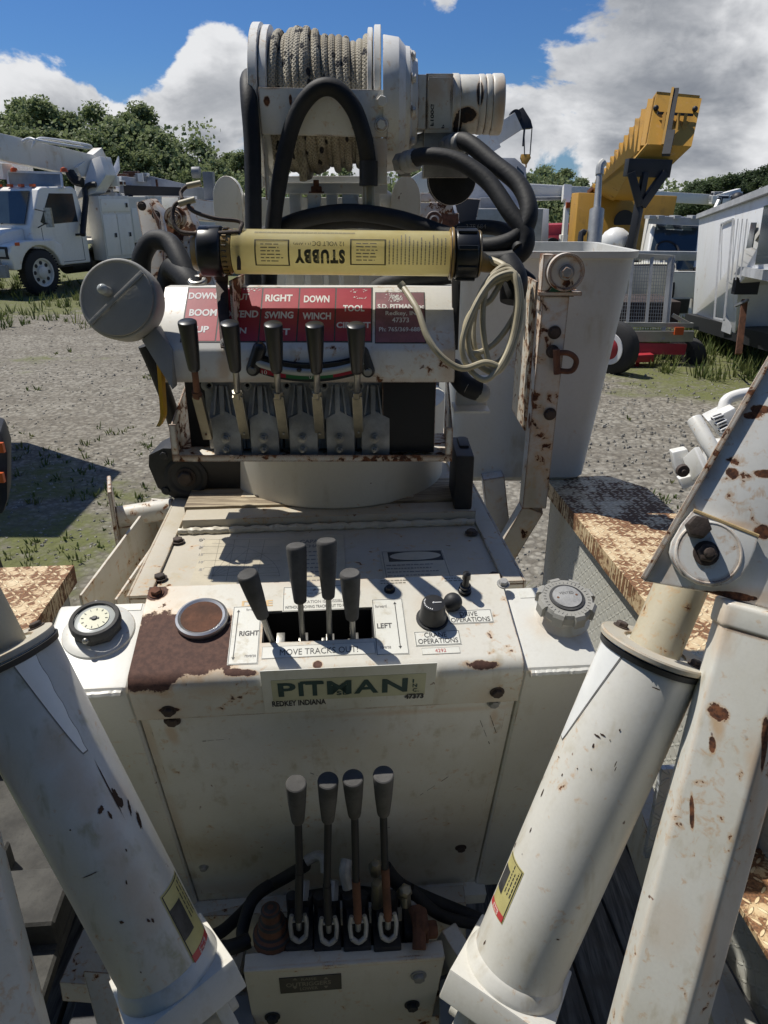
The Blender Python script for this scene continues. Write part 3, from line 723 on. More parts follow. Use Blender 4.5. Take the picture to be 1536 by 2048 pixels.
# charts
b = B(M['chart'], M['inkfaint'], M['inkgrey'], M['inkblack'])
r = prect(b, DK, 395, 1076, 690, 1172, .0012, .001)
b.m(1)
def dl(x0_, y0_, x1_, y1_, w=.0007): line(b, DK, x0_, y0_, x1_, y1_, w, .0014)
for y in (1080, 1094, 1108, 1122, 1136, 1152): dl(408, y, 560, y+1)
for x in (440, 470, 500, 530): dl(x, 1080, x-18, 1165)
for x, y in ((470, 1095), (500, 1098), (530, 1108), (550, 1128), (558, 1146)): dl(424, 1154, x, y)
b.m(2)
pr = None
for k in range(19):
    t = R(k*5); q = (424+135*math.cos(t)*1.0, 1154-66*math.sin(t))
    if pr: dl(pr[0], pr[1], q[0], q[1], .0007)
    pr = q
ptext(b, DK, 'CAPACITY', 600, 1080, 668, 1087, .0014, .04); ptext(b, DK, 'CHART', 608, 1090, 655, 1096, .0014, .04)
for k, s_ in enumerate(("0'", "20'", "15'", "10'", "5'")): ptext(b, DK, s_, 398, 1078+k*15, 408, 1083+k*15, .0014, .02)
a0, c0_ = DK.hit(585, 1168); a1, _ = DK.hit(685, 1168); _, c1 = DK.hit(640, 1100)
scribble(b, lambda a, c: DK.P(a, c, .0014), a0, c0_, a1, c1, 8, .5, .05)
b.build('load_chart', deck, smooth=0)
b = B(M['chart'], M['inkgrey'], M['inkblack'])
r = prect(b, DK, 765, 1101, 898, 1168, .0012, .001); b.m(1); pframe(b, DK, (r[0]+.003, r[1]+.003, r[2]-.003, r[3]-.003), .0012, .0014)
b.m(2); q = prect(b, DK, 776, 1104, 885, 1123, .0015, .0003)
b.m(0); cx_, cy_ = (q[0]+q[2])/2, (q[1]+q[3])/2
b.poly([DK.P(cx_+(q[2]-q[0])*.47*math.cos(2*PI*i/36), cy_+(q[3]-q[1])*.44*math.sin(2*PI*i/36), .0019) for i in range(36)])
b.m(1); a0, c0_ = DK.hit(778, 1164); a1, _ = DK.hit(890, 1164); _, c1 = DK.hit(830, 1127)
scribble(b, lambda a, c: DK.P(a, c, .0017), a0, c0_, a1, c1, 5, .5, .03)
b.build('warning_chart', deck, smooth=0)
# outrigger housing (channel) left of the deck with its foot
b = B(M['dirtywhite'])
p0 = pt(335, 1002, 1.52); p1 = pt(195, 1195, 1.30); dz = V((0, 0, -.14))
dd = (p1-p0).normalized(); sdv = dd.cross(Z).normalized()
for k in (0, 1):
    o_ = -sdv*(-.035+k*.07)*1
    b.prism([p0+o_-sdv*.003, p1+o_-sdv*.003, p1+o_+sdv*.003, p0+o_+sdv*.003], dz)
b.prism([p0+sdv*.038+dz*.9, p1+sdv*.038+dz*.9, p1-sdv*.038+dz*.9, p0-sdv*.038+dz*.9], Z*-.006)
b.prism([p0+sdv*.04, p0-sdv*.04, p0-sdv*.04+dz, p0+sdv*.04+dz], -dd*.006)
chan = b.build('side_channel', crane, bevel=.002)
b = B(M['frame']); f0 = pt(229, 1035, 1.50)
b.box(f0, (.008, .10, .15), (V((.94, .34, 0)), V((-.34, .94, 0)), Z)); b.cyl(f0, f0+V((.12, .02, .012)), .022); b.box(f0+V((.02, 0, -.02)), (.05, .008, .07))
b.build('stub_foot', chan, bevel=.002)
# ---- tracks under the body
b = B(M['trackrubber'], M['darkiron'])
for s_ in (-1,):
    c = LP.P(-.47, .05, -.9)
    yy0, yy1 = -.25, 1.3
    o = V((-.47, .62, 0)); 
    def TP(a, c_, z_): return A*a+Bd*c_+Z*z_
    b.m(1); b.prism([TP(-.55, .62, -1.85), TP(-.40, .62, -1.85), TP(-.40, 1.9, -1.85), TP(-.55, 1.9, -1.85)], Z*.35)
    path = [(.56, -1.32), (.60, -1.14), (.78, -1.05), (1.9, -1.08), (2.1, -1.3), (1.9, -1.75), (.85, -1.75), (.62, -1.58)]
    P3 = catmull([V((0, y, z)) for y, z in path], 7, True); n = len(P3)
    for i in range(n):
        p, q = P3[i], P3[(i+1) % n]; t = (q-p); L_ = t.length; t.normalize(); nn = V((0, -t.z, t.y)); nn = nn if nn.dot(p-V((0, 1.3, -1.4))) > 0 else -nn
        X_ = A; Y_ = Bd*t.y+Z*t.z; N_ = Bd*nn.y+Z*nn.z; cc = A*-.55+Bd*(p.y+q.y)/2+Z*(p.z+q.z)/2
        b.m(0).box(cc, (.24, L_*1.05, .025), (X_, Y_, N_))
        if i % 2 == 0:
            b.box(cc+N_*.034+A*.06, (.118, L_*.85, .05), (X_, Y_, N_)); b.box(cc+N_*.034-A*.062+Y_*L_*.5, (.118, L_*.85, .05), (X_, Y_, N_))
    b.build('rubber_track', crane, bevel=.004, seg=1)
# ---- turret drum, gear motor
dc = V((pt(672, 980, 1.55).x, 1.505, 0)); m_drum = paint('drum_paint', (.66, .63, .54), rust=.06, dirt=.5, edge=.001, specks=.4, rough=.35)
b = B(m_drum); b.lathe(V((dc.x, dc.y, -.545)), Z, [(0, .226), (.004, .230), (.17, .230), (.175, .22)], 90)
drum = b.build('turret_drum', crane)
for x, s_ in ((505, -1), (808, 1)):
    q = DK.X(x, 1015, .03); b = B(M['cream']); b.box(q+Z*.02+V((0, .03, 0)), (.038, .006, .06)); b.box(q+V((0, .01, -.004)), (.038, .05, .006)); b.build('drum_foot', drum, bevel=.001)
    b = B(M['boltrust']); b.hexbolt(q+V((-.018*-s_*-1, -.005, 0)), Z, .008, .007); b.build('bolt', drum)
b = B(M['darkiron'], M['boltrust'])
gp = pt(385, 950, 1.46); fx, fz = V((1, 0, 0)), V((0, -.15, .99))
ol = [(-.085, .02), (-.075, -.03), (-.045, -.055), (.09, -.055), (.11, -.04), (.11, .055), (-.05, .06), (-.08, .045)]
b.prism([gp+fx*u_+fz*v_ for u_, v_ in ol], V((0, .09, .0)))
b.lathe(gp-V((.012, 0, .003)), (0, -1, 0), [(-.01, .045), (.006, .043), (.008, .036), (.004, .03)], 36); b.m(1).hexbolt(gp-V((.012, .004, .003)), (0, -1, 0), .015, .014)
b.m(0)
for u_, v_ in ((-.058, -.035), (.045, -.04), (-.05, .045)): b.hexbolt(gp+fx*u_+fz*v_, (0, -1, 0), .008, .006)
b.build('swing_motor', crane, bevel=.004)
b = B(M['darkiron']); b.box(pt(922, 945, 1.42), (.035, .12, .11)); b.box(pt(925, 905, 1.42), (.02, .06, .05)); b.build('motor_bracket', crane, bevel=.006)
# ---- upper console: sheet metal box with lever valves
m_uc = paint('upper_console_paint', (.74, .73, .69), rust=.45, dirt=.5, rough=.3, edge=.0015, specks=.3, stains=[(UL.X(448, 740), (.014, .02, .035), .8), (UL.X(895, 730), (.02, .03, .05), .7), (UL.X(600, 762), (.35, .02, .008), .6)], off=ROOT)
yl = UC.p0.y
ux0, ux1 = UC.hit(319, 640)[0], UC.hit(908, 640)[0]
ztop = UC.hit(612, 574)[1]; zlip = UL.hit(612, 765)[1]
b = B(m_uc)
nrm = UC.n
sec = [UC.P(ux0, ztop), UC.P(ux0, .004), UL.P(ux0, -.004), UL.P(ux0, zlip)]
sec2 = [UL.P(ux0, zlip, -.004), UL.P(ux0, -.004, -.004), UC.P(ux0, .004, -.004), UC.P(ux0, ztop, -.004)]
# tilt slightly: the box is a little wider at its left foot
b.prism(sec+sec2, V((ux1-ux0, 0, 0)))
b.prism([UC.P(ux0, ztop), UC.P(ux1, ztop), UC.P(ux1, ztop)+V((0, .03, 0)), UC.P(ux0, ztop)+V((0, .03, 0))], Z*-.004)
face = b.build('console_face', crane, bevel=.0015)
zb = pt(612, 928, 1.217).z; yf = yl+.004
b = B(M['frame'], M['black'])
tr0, tr1 = pt(342, 920, 1.217).x, pt(905, 920, 1.217).x
b.m(0).bx(tr0, tr1, yf-.012, yf+.13, zb, zb+.006)
b.bx(tr0, tr1, yf-.014, yf-.012, zb, zb+.012)
b.bx(tr0, tr0+.012, yf-.014, yf-.010, zb+.012, zb+.065); b.bx(tr1-.012, tr1, yf-.014, yf-.010, zb+.012, zb+.06)
b.prism([V((tr0, yf-.010, zb+.006)), V((tr0, yf+.13, zb+.006)), V((tr0, yf+.13, zb+.11)), V((tr0, yf-.010, zb+.058))], V((.003, 0, 0)))
b.prism([V((tr1-.003, yf-.010, zb+.006)), V((tr1-.003, yf+.13, zb+.006)), V((tr1-.003, yf+.13, zb+.13)), V((tr1-.003, yf-.010, zb+.055))], V((.003, 0, 0)))
b.bx(ux1-.004, ux1, yf+.0, yf+.13, zb+.05, ztop*.8+UC.p0.z); b.bx(ux0, ux0+.004, yf+.01, yf+.13, zb+.09, ztop*.8+UC.p0.z)
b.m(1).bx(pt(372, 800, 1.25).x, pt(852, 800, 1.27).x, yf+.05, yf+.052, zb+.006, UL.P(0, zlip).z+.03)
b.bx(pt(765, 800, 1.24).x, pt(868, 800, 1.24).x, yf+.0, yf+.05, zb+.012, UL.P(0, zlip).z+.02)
tray = b.build('valve_tray', crane, bevel=.001)
# red sign
b = B(M['red'], M['inkblack'], M['inkwhite'], M['redfade'])
H1 = .0007
b.m(1); prect(b, UC, 368, 575, 745, 685, H1, .0006)
cells = [(371, 436), (439, 520), (523, 595), (598, 669), (672, 742)]
b.m(0)
for a_, c_ in cells: prect(b, UC, a_, 577.5, c_, 682.5, H1+.0003, .0003)
b.m(2)
for s_, q in (('DOWN', (378, 586, 434, 599)), ('BOOM', (379, 619, 434, 633)), ('UP', (392, 653, 418, 666)), ('OUT', (465, 588, 498, 601)), ('EXTEND', (447, 622, 517, 636)), ('IN', (474, 656, 493, 668)),
              ('RIGHT', (531, 590, 585, 604)), ('SWING', (530, 624, 587, 638)), ('LEFT', (535, 658, 580, 671)), ('DOWN', (608, 592, 659, 606)), ('WINCH', (605, 626, 662, 640)), ('UP', (620, 660, 648, 672)), ('TOOL', (686, 611, 729, 624)), ('CIRCUIT', (673, 645, 741, 657))):
    ptext(b, UC, s_, *q, H1+.0006, .035)
rr = random.Random(5)
for X0, Y0, W_ in ((487, 581, 30), (700, 583, 35), (704, 596, 26), (768, 580, 30)):
    for k in range(9):
        x_, y_ = X0+rr.uniform(0, W_), Y0+rr.uniform(-2, 3); w_ = rr.uniform(1.5, 6)
        b.poly([UC.X(x_, y_, H1+.0007), UC.X(x_+w_, y_+rr.uniform(-1, 1), H1+.0007), UC.X(x_+w_*.9, y_-2, H1+.0007)])
b.build('lever_sign', face, smooth=0, label='red sign with white lever directions')
b = B(M['inkblack'], M['redfade'], M['inkwhite'], M['inkgrey'])
prect(b, UC, 750, 585, 851, 687, H1, .0006); b.m(1); prect(b, UC, 751.5, 586, 849, 685, H1+.0003, .0003)
b.m(2)
ptext(b, UC, 'S.D. PITMAN, Inc', 755, 609, 848, 620, H1+.0006, .035); ptext(b, UC, 'Redkey, IN', 771, 623, 832, 634, H1+.0006, .02); ptext(b, UC, '47373', 784, 636, 818, 646, H1+.0006, .02); ptext(b, UC, 'Ph: 765/369-6884', 758, 655, 846, 664, H1+.0006, .02)
for k in range(70):
    x_, y_ = 790+rr.gauss(0, 9), 597+rr.gauss(0, 5); w_ = rr.uniform(1, 5)
    if 588 < y_ < 607 : b.poly([UC.X(x_, y_, H1+.0007), UC.X(x_+w_, y_+rr.uniform(-2, 2), H1+.0007), UC.X(x_+w_*.7, y_-2, H1+.0007)])
b.build('maker_sign', face, smooth=0, label='faded maroon square sign with address')
# level gauge
b = B(M['plastic'], M['bubble'], M['red'], M['green'], M['inkwhite'], M['steel'], M['darkiron'])
def garc(b, y_mid, sag, w, h0, h1, x0_=505, x1_=738, n=24, a0=0, a1=1):
    pts = []
    for i in range(n+1):
        k = a0+(a1-a0)*i/n; x = x0_+(x1_-x0_)*k; y = y_mid+sag*(1-(2*k-1)**2); pts.append((x, y))
    for (xa, ya_), (xb, yb_) in zip(pts, pts[1:]):
        b.prism([UL.X(xa, ya_+w, h0), UL.X(xb, yb_+w, h0), UL.X(xb, yb_-w, h0), UL.X(xa, ya_-w, h0)], UL.n*(h1-h0))
b.m(6); garc(b, 724, 20, 19, .001, .004, 512, 730)
b.m(0); garc(b, 712, 18, 4, .004, .012)
b.m(1); 
tb = [UL.X(515+(728-515)*i/20, 722+20*(1-(2*i/20-1)**2), .009) for i in range(21)]
b.tube(tb, .0065, 12, 0)
b.m(2); garc(b, 737, 13, 7, .004, .006, 522, 710, a0=0, a1=.27); garc(b, 737, 13, 7, .004, .006, 522, 710, a0=.77, a1=1)
b.m(3); garc(b, 737, 13, 7, .004, .006, 522, 710, a0=.27, a1=.77)
b.m(4)
for x in (568, 585, 603, 640, 657, 676, 694):
    y = 737+13*(1-(2*(x-522)/188-1)**2)-7; b.poly([UL.X(x-.6, y+6, .0066), UL.X(x+.6, y+6, .0066), UL.X(x+.6, y, .0066), UL.X(x-.6, y, .0066)])
ptext(b, UL, '10', 525, 739, 535, 747, .0066, .0); ptext(b, UL, '0', 619, 747, 625, 756, .0066, .0)
for xs, ys, xe, ye in ((520, 697, 507, 737), (724, 705, 736, 740)):
    b.m(0); b.tube([UL.X(xs, ys, .004), UL.X(xe, ye, .004)], .0115, 14, 0); b.ball(UL.X(xs, ys, .004), .0115); b.ball(UL.X(xe, ye, .004), .0115)
    b.m(5).hexbolt(UL.X(xe, ye, .014), UL.n, .005, .004)
b.m(0).ball(UL.X(600, 736, .014), .004); 
b.build('level_gauge', face, label='curved bubble level with red and green scale')
# five lever valves
zlo = UL.P(0, zlip).z
LX = [(374, 645, 388, 735, 403, 898), (459, 648, 470, 733, 481, 896), (546, 650, 553, 735, 562, 896), (629, 651, 633, 737, 636, 896), (712, 652, 714, 735, 716, 893)]
VX = [(415, 470), (494, 545), (575, 623), (650, 699), (720, 772)]
for i, (v0, v1) in enumerate(VX):
    xa = pt(v0, 840, 1.2).x; xb = pt(v1, 840, 1.2).x; xc = (xa+xb)/2; w_ = .046
    b = B(M['cast'], M['steel'])
    y0_ = yf+.02
    b.m(0).bx(xc-.031, xc+.031, y0_, y0_+.028, zb+.012, zlo+.004)
    # lower block with gabled top leaning back
    zt = zb+.084; xw = .0235; xo = .004
    b.prism([V((xc-xw+xo, y0_-.022, zb+.008)), V((xc+xw+xo, y0_-.022, zb+.008)), V((xc+xw+xo, y0_-.020, zt-.012)), V((xc+xo, y0_-.020, zt)), V((xc-xw+xo, y0_-.020, zt-.012))], V((0, .024, 0)))
    # ribbed bonnet
    b.prism([V((xc-xw, y0_-.018, zt-.014)), V((xc+xw, y0_-.018, zt-.014)), V((xc+.017, y0_, zt+.034)), V((xc-.017, y0_, zt+.034))], V((0, .02, 0)))
    for dx, ww in ((-.014, .003), (0, .008), (.014, .003)):
        b.prism([V((xc+dx-ww/2, y0_-.021, zt-.006)), V((xc+dx+ww/2, y0_-.021, zt-.006)), V((xc+dx*.6+ww/2, y0_-.012, zt+.040)), V((xc+dx*.6-ww/2, y0_-.012, zt+.040))], V((0, .02, 0)))
    b.m(1)
    for dz_ in (.018, .038): b.hexbolt(V((xc+xo-.002, y0_-.022, zb+dz_)), (0, -1, 0), .0062, .0055, True, True)
    for dx in (-.022, .022): b.lathe(V((xc+dx, y0_, zlo-.010)), (0, -1, 0), [(0, .0075), (.004, .0075), (.004, .005), (.002, .004), (.002, 0)], 20)
    b.m(0); b.lathe(V((xc-.026, y0_, zlo-.010)), (0, -1, 0), [(0, .010), (.002, .010)], 20)
    b.build('valve_section', tray, bevel=.0012)
for i, (tx, ty, gx, gy, bx_, by_) in enumerate(LX):
    tp = pt(tx, ty-3, 1.075); base = V(pt(bx_, by_, 1.19)); base.y = yf+.012
    mid = tp+(base-tp)*.56
    jt = pt((gx+bx_)/2+(-1 if i else -2), 786, 1.165); 
    L_ = .080; d = (tp-jt).normalized(); d2 = (tp-pt(gx, gy, 1.12)).normalized(); g0_ = tp-d2*L_
    b = B(M['steel' if i not in (0,) else 'rust'], M['brass'], M['rust'])
    b.m(0).tube([g0_+d2*.01, g0_-d2*.01, jt], .0052, 12, 3)
    b.m(1 if i else 2).lathe(jt-(base-jt).normalized()*-.0, (base-jt), [(-.004, .0085), (.007, .0085), (.010, .0065)], 6)
    ax_y = (jt-base).normalized(); X_ = ax_y.cross(V((0, -1, 0))).normalized(); N_ = X_.cross(ax_y)
    b.m(1).box((jt+base)/2, (.016, (jt-base).length-.008, .012), (X_, ax_y, N_))
    b.m(0).lathe(base+ax_y*.014-V((0, .008, 0)), (0, -1, 0), [(0, .002), (.001, .002)], 10)
    rod = b.build('control_lever', crane, bevel=.001)
    b = B(M['plastic']); grip(b, g0_, d2, L_, .0142, .0025); b.build('grip', rod)
# yellow strap at left, bracket at right
b = B(M['yellowplastic'])
pa = [pt(318, 684, 1.17), pt(321, 730, 1.17), pt(325, 790, 1.17), pt(327, 830, 1.17), pt(319, 850, 1.165)]
pp = catmull(pa, 5)
for p_, q_ in zip(pp, pp[1:]): b.prism([p_-V((.003, .01, 0)), p_+V((.003, -.01, 0)), p_+V((.003, .01, 0)), p_+V((-.003, .01, 0))], q_-p_)
b.build('yellow_strap', face)
b = B(M['grey'] if 0 else M['white'], M['greyhousing'], M['rubber'])
b.m(0).bx(pt(912, 800, 1.27).x, pt(974, 800, 1.27).x, 1.24, 1.26, pt(940, 812, 1.27).z, pt(940, 750, 1.27).z); b.bx(pt(905, 800, 1.27).x, pt(974, 800, 1.27).x, 1.20, 1.26, pt(940, 815, 1.27).z, pt(940, 810, 1.27).z)
b.m(2).tube([pt(905, 735, 1.25), pt(930, 770, 1.2), pt(958, 782, 1.2)], .017, 14, 4); b.m(1).ball(pt(962, 786, 1.2), .016)
b.build('side_bracket', crane, bevel=.003)
# grey round housing at left
hc = pt(241, 600, 1.14); ha = V((-.05, -.93, .30)).normalized()
b = B(M['greyhousing'], M['bubble'])
b.lathe(hc, ha, [(-.035, .055), (-.03, .061), (.004, .0625), (.010, .0615), (.0115, .058), (.009, .0555), (.009, 0)], 56)
hx = V((1, 0, .0)); hx = (hx-ha*hx.dot(ha)).normalized(); hy = ha.cross(hx)
d1 = (hx*math.cos(R(42))+hy*math.sin(R(42))); n1 = ha.cross(d1)
if n1.z < 0: n1 = -n1
nlow = -n1
# raised lower half with a ramped step
seg = [hc+(d1*math.cos(t)+nlow*math.sin(t))*.0575 for t in [PI*i/24 for i in range(25)]]
b.prism([p_+ha*.0086 for p_ in seg], ha*.007)
b.prism([hc+ha*.0156+d1*.058-nlow*.004, hc+ha*.0156-d1*.058-nlow*.004, hc+ha*.0156-d1*.058+nlow*.004, hc+ha*.0156+d1*.058+nlow*.004], ha*.003)
b.cyl(hc+ha*.009-d1*.004+n1*.018, hc+ha*.03-d1*.004+n1*.018, .0075); b.m(1).ball(hc+ha*.031-d1*.004+n1*.018, .0080)
b.m(0)
q0, q1 = pt(305, 655, 1.17), pt(335, 735, 1.2)
b.prism([pt(283, 680, 1.16), pt(312, 655, 1.16), pt(345, 700, 1.16), pt(345, 780, 1.16)], V((0, .03, 0)))
b.build('round_housing', crane, bevel=.0015, label='grey round cast housing with diagonal rib')
b = B(M['rubber']); b.tube([pt(290, 690, 1.2), pt(310, 735, 1.22), pt(335, 800, 1.26), pt(350, 850, 1.3)], .012, 12, 5); b.build('hose', crane)
# ---- column between turret and winch
m_col = paint('column_paint', (.70, .71, .70), rust=.2, dirt=.6, edge=.001, specks=.4, s=1.3)
b = B(m_col)
def vbox(b, px0, px1, py0, py1, t, dep):
    p = pt(px0, py0, t); q = pt(px1, py1, t); y = (p.y+q.y)/2
    p = atY(px0, py0, y); q = atY(px1, py1, y); b.bx(p.x, q.x, y, y+dep, q.z, p.z)
for (xa, xb, t, dep) in ((578, 611, 1.42, .03), (614, 648, 1.38, .03), (652, 680, 1.42, .03), (684, 720, 1.38, .03), (724, 760, 1.46, .02), (540, 575, 1.46, .02)):
    vbox(b, xa, xb, 388, 640, t, dep)
vbox(b, 560, 775, 366, 388, 1.40, .06); vbox(b, 532, 560, 250, 390, 1.42, .05)
vbox(b, 548, 780, 352, 366, 1.52, .05); vbox(b, 500, 830, 395, 640, 1.56, .01)
vbox(b, 512, 528, 250, 375, 1.42, .05)
col_ = b.build('column', crane, bevel=.002)
b = B(M['rust']); b.hexbolt(pt(633, 386, 1.39), Z, .011, .012, True, True); b.build('bolt', col_)
for cx_, xa in ((455, 490), (812, 792)):
    b = B(M['white']); q = pt(cx_, 400, 1.48); sgn = -1 if cx_ < 600 else 1
    ang = [(math.cos(t)*.030, math.sin(t)*.045) for t in [PI*i/14 for i in range(15)]]
    x_ = q.x; pts_ = [V((x_-.015, q.y+u_*1.6, q.z+v_)) for u_, v_ in ang]+[V((x_-.015, q.y-.03*1.6, q.z-.12)), V((x_-.015, q.y+.03*1.6, q.z-.12))][::1]
    b.prism([V((x_+u_, q.y, q.z+v_)) for u_, v_ in ang]+[V((x_-.030, q.y, q.z-.12)), V((x_+.030, q.y, q.z-.12))], V((0, .03, 0)))
    b.ball(q+V((sgn*-.045, .03, .0)), .02)
    b.build('cheek_plate', crane, bevel=.003, label='rounded white cheek plate')
# ---- winch
def wx(px, t=1.29): return pt(px, 180, t).x
axx = V((1, 0, 0))
b = B(M['winch'])
for (xa, xb, r_) in ((503, 521, .128), (524, 539, .124), (735, 745, .120), (748, 762, .124)):
    x_, x2 = wx(xa), wx(xb); b.lathe(V((x_, WC.y, WC.z)), axx, [(0, r_-.002), (.001, r_), (x2-x_-.001, r_), (x2-x_, r_-.002)], 72)
b.cyl(V((wx(540), WC.y, WC.z)), V((wx(735), WC.y, WC.z)), .075, n=48)
winch = b.build('winch_drum', crane)
rope_pts = []; rr = random.Random(4)
b = B(M['rope'])
xs = [541+i*13.0 for i in range(15)]
rads = [.112, .100, .104, .112, .114, .113, .103, .103, .103, .102, .102, .101, .094, .097, .103]
for k, (x_, r_) in enumerate(zip(xs, rads)):
    X_ = wx(x_+6); sag = [.010, .004, .008, 0, .012, 0, .010, .004, .0, .012, .002, .010, .002, .008, .0][k]
    ring = []
    for i in range(56):
        t = 2*PI*i/56; rd = r_+.001*math.sin(3*t+k)+ (sag*max(0, -math.sin(t))**3)
        ring.append(V((X_+.0035*math.sin(t+.6+k*.35)+(.004*math.sin(t*1+k) if k < 4 else 0), WC.y+math.cos(t)*rd, WC.z+math.sin(t)*rd)))
    b.tube(ring, .0072, 10, 0, True)
for k in range(5):                                     # loose second layer
    X_ = wx(575+k*14); ring = [V((X_+.006*math.sin(2*PI*i/56+k), WC.y+math.cos(2*PI*i/56)*.108, WC.z+math.sin(2*PI*i/56)*(.112+.004*(k % 2)))) for i in range(56)]
    b.tube(ring, .0072, 10, 0, True)
b.tube([V((wx(596), WC.y-.10, WC.z-.02)), V((wx(597), WC.y-.085, WC.z-.08)), V((wx(598), WC.y-.07, WC.z-.135))], .0072, 10, 5)
b.build('winch_rope', winch, label='grey braided rope with black flecks wound on the drum')
fy = WC.y-.135
m_wf = paint('winch_frame_paint', (.76, .76, .74), rust=.38, dirt=.6, off=ROOT, rough=.35, edge=.002, patches=[(atY(534, 203, fy), (.005, .01, .008), 1.8), (atY(581, 201, fy), (.0025, .01, .008), 1.8)], stains=[(atY(760, 300, fy), (.02, .03, .05), .8), (atY(540, 176, fy), (.02, .01, .004), .9)])
b = B(m_wf)
q0 = atY(516, 176, fy); q1 = atY(775, 274, fy)
b.prism([atY(516, 174, fy), atY(776, 180, fy), atY(775, 275, fy), atY(524, 268, fy)], V((0, .008, 0)))
for xa, xb, ya_, yb_ in ((524, 534, 272, 400), (748, 774, 276, 368)):
    p_ = atY(xa, ya_, fy+.002); q_ = atY(xb, yb_, fy+.002); b.bx(p_.x, q_.x, fy+.002, fy+.05, q_.z, p_.z)
wf = b.build('winch_frame', crane, bevel=.0015)
for x_, y_ in ((764, 203), (763, 250)):
    b = B(M['winch']); b.hexbolt(atY(x_, y_, fy-.0005), (0, -1, 0), .0095, .009); b.build('bolt', wf)
# gearbox and motor
gx = V((wx(766), WC.y-.03, WC.z-.008)); m0 = gx+V((.06, -.02, .0))
m_mot = paint('chipped_motor_paint', (.72, .71, .66), rust=.5, dirt=.9, off=ROOT, rc=((.015, .017, .022), (.05, .03, .02)), edge=.0015, patches=[(m0+V((.088, -.045, -.02)), (.020, .05, .012), 1.4), (m0+V((.112, -.04, .012)), (.006, .05, .02), 1.0), (m0+V((.075, -.045, -.035)), (.008, .05, .020), 1.2)], stains=[(m0+V((.03, -.04, .02)), (.03, .05, .03), .8), (m0+V((.15, -.045, 0)), (.014, .06, .06), .9), (m0+V((.06, -.045, .03)), (.012, .05, .03), .8)])
b = B(M['winch'], m_mot, M['darkiron'], M['cast'], M['rubber'])
b.m(0).lathe(gx, axx, [(0, .112), (.028, .108), (.040, .095), (.048, .094), (.052, .078), (.062, .075), (.064, .05)], 48)
for k in range(10):
    t = 2*PI*k/10+.2; b.hexbolt(gx+V((.050, math.cos(t)*.084, math.sin(t)*.084)), axx, .007, .008)
m0 = gx+V((.06, -.02, .0))
b.m(0).box(m0+V((.008, 0, .0)), (.022, .085, .085)); b.hexbolt(m0+V((.02, -.03, -.03)), axx, .006, .010); b.hexbolt(m0+V((.02, -.03, .03)), axx, .006, .010)
b.m(1).box(m0+V((.040, 0, -.002)), (.048, .085, .092))
b.box(m0+V((.040, -.044, -.002)), (.040, .004, .080))
mx = m0+V((.064, 0, 0)); r_ = .049
b.m(1).rcyl(mx, mx+V((.014, 0, 0)), r_+.001, .002); b.m(1).cyl(mx+V((.014, 0, 0)), mx+V((.048, 0, 0)), r_-.001, n=48); b.m(1).rcyl(mx+V((.048, 0, 0)), mx+V((.060, 0, 0)), r_, .002)
b.m(1).rcyl(mx+V((.061, 0, 0)), mx+V((.072, 0, 0)), r_, .002); b.rcyl(mx+V((.0725, 0, 0)), mx+V((.094, 0, 0)), r_+.001, .003)
b.m(2); fq = m0+V((.040, -.0465, -.01))
text_rect(b, lambda a, c: fq+V((c, 0, a)), 'F100G', -.028, -.015, .006, -.009, .02); text_rect(b, lambda a, c: fq+V((c, 0, a)), 'P', -.032, .005, -.026, .010, .02)
b.m(3).box(m0+V((.056, .0, -.085)), (.082, .07, .075)); b.box(m0+V((.075, .01, -.12)), (.07, .05, .03))
b.m(4).lathe(m0+V((.07, .03, -.125)), (0, -1, 0), [(0, .045), (.05, .045), (.052, .04)], 36)
b.m(3).cyl(m0+V((-.02, 0, -.12)), m0+V((-.02, 0, -.06)), .012)
b.m(0).cyl(m0+V((-.035, .0, -.075)), m0+V((.03, 0, -.06)), .018)
b.build('winch_motor', crane, bevel=.003)
# ---- hoses
def crimp(parent, p, q, r=.0185):
    b = B(M['cast']); p, q = pt(*p), pt(*q); L_ = (q-p).length
    b.lathe(p, q-p, [(0, r*.86), (.003, r), (L_*.35, r), (L_*.38, r*.93), (L_*.45, r*.93), (L_*.48, r), (L_*.8, r), (L_*.84, r*.8), (L_, r*.8)], 20); b.lathe(q, q-p, [(0, r*.95), (.012, r*.95)], 6)
    b.build('fitting', parent, bevel=.0008)
def hose(pts, r=.0142, name='hose', mat='rubber', fit=None, **k):
    b = B(M[mat], M['steel']); b.tube([pt(*p) for p in pts], r, 14, 8)
    h = b.build(name, crane, **k)
    return h
hose([(506, 640, 1.33), (507, 480, 1.30), (505, 300, 1.27), (498, 200, 1.26), (497, 160, 1.29), (505, 158, 1.34), (520, 190, 1.42)], .0150)
h2 = hose([(536, 640, 1.36), (542, 500, 1.33), (556, 380, 1.30), (585, 250, 1.26), (625, 185, 1.235), (668, 176, 1.23), (706, 215, 1.24), (728, 275, 1.26), (737, 330, 1.29)], .0145, label='black hose arching over the winch frame')
b = B(M['darkiron'], M['brass']); b.cyl(pt(737, 322, 1.285), pt(737, 372, 1.30), .0165); b.m(1).cyl(pt(737, 372, 1.30), pt(738, 412, 1.31), .010); b.build('fitting', h2)
hose([(283, 560, 1.34), (284, 515, 1.32), (305, 482, 1.31), (340, 487, 1.30), (365, 530, 1.28), (392, 590, 1.27)], .0175)
hose([(332, 600, 1.33), (338, 555, 1.32), (348, 537, 1.30), (375, 560, 1.27), (402, 600, 1.26)], .020)
b = B(M['steel'], M['rust']); q = pt(395, 562, 1.25); b.m(0).torus(q, (0, -.4, 1), .012, .005); b.cyl(q+V((0, 0, -.03)), q+V((0, 0, -.005)), .010); b.m(1).ball(pt(410, 555, 1.26), .011); b.build('hose_clamp', crane)
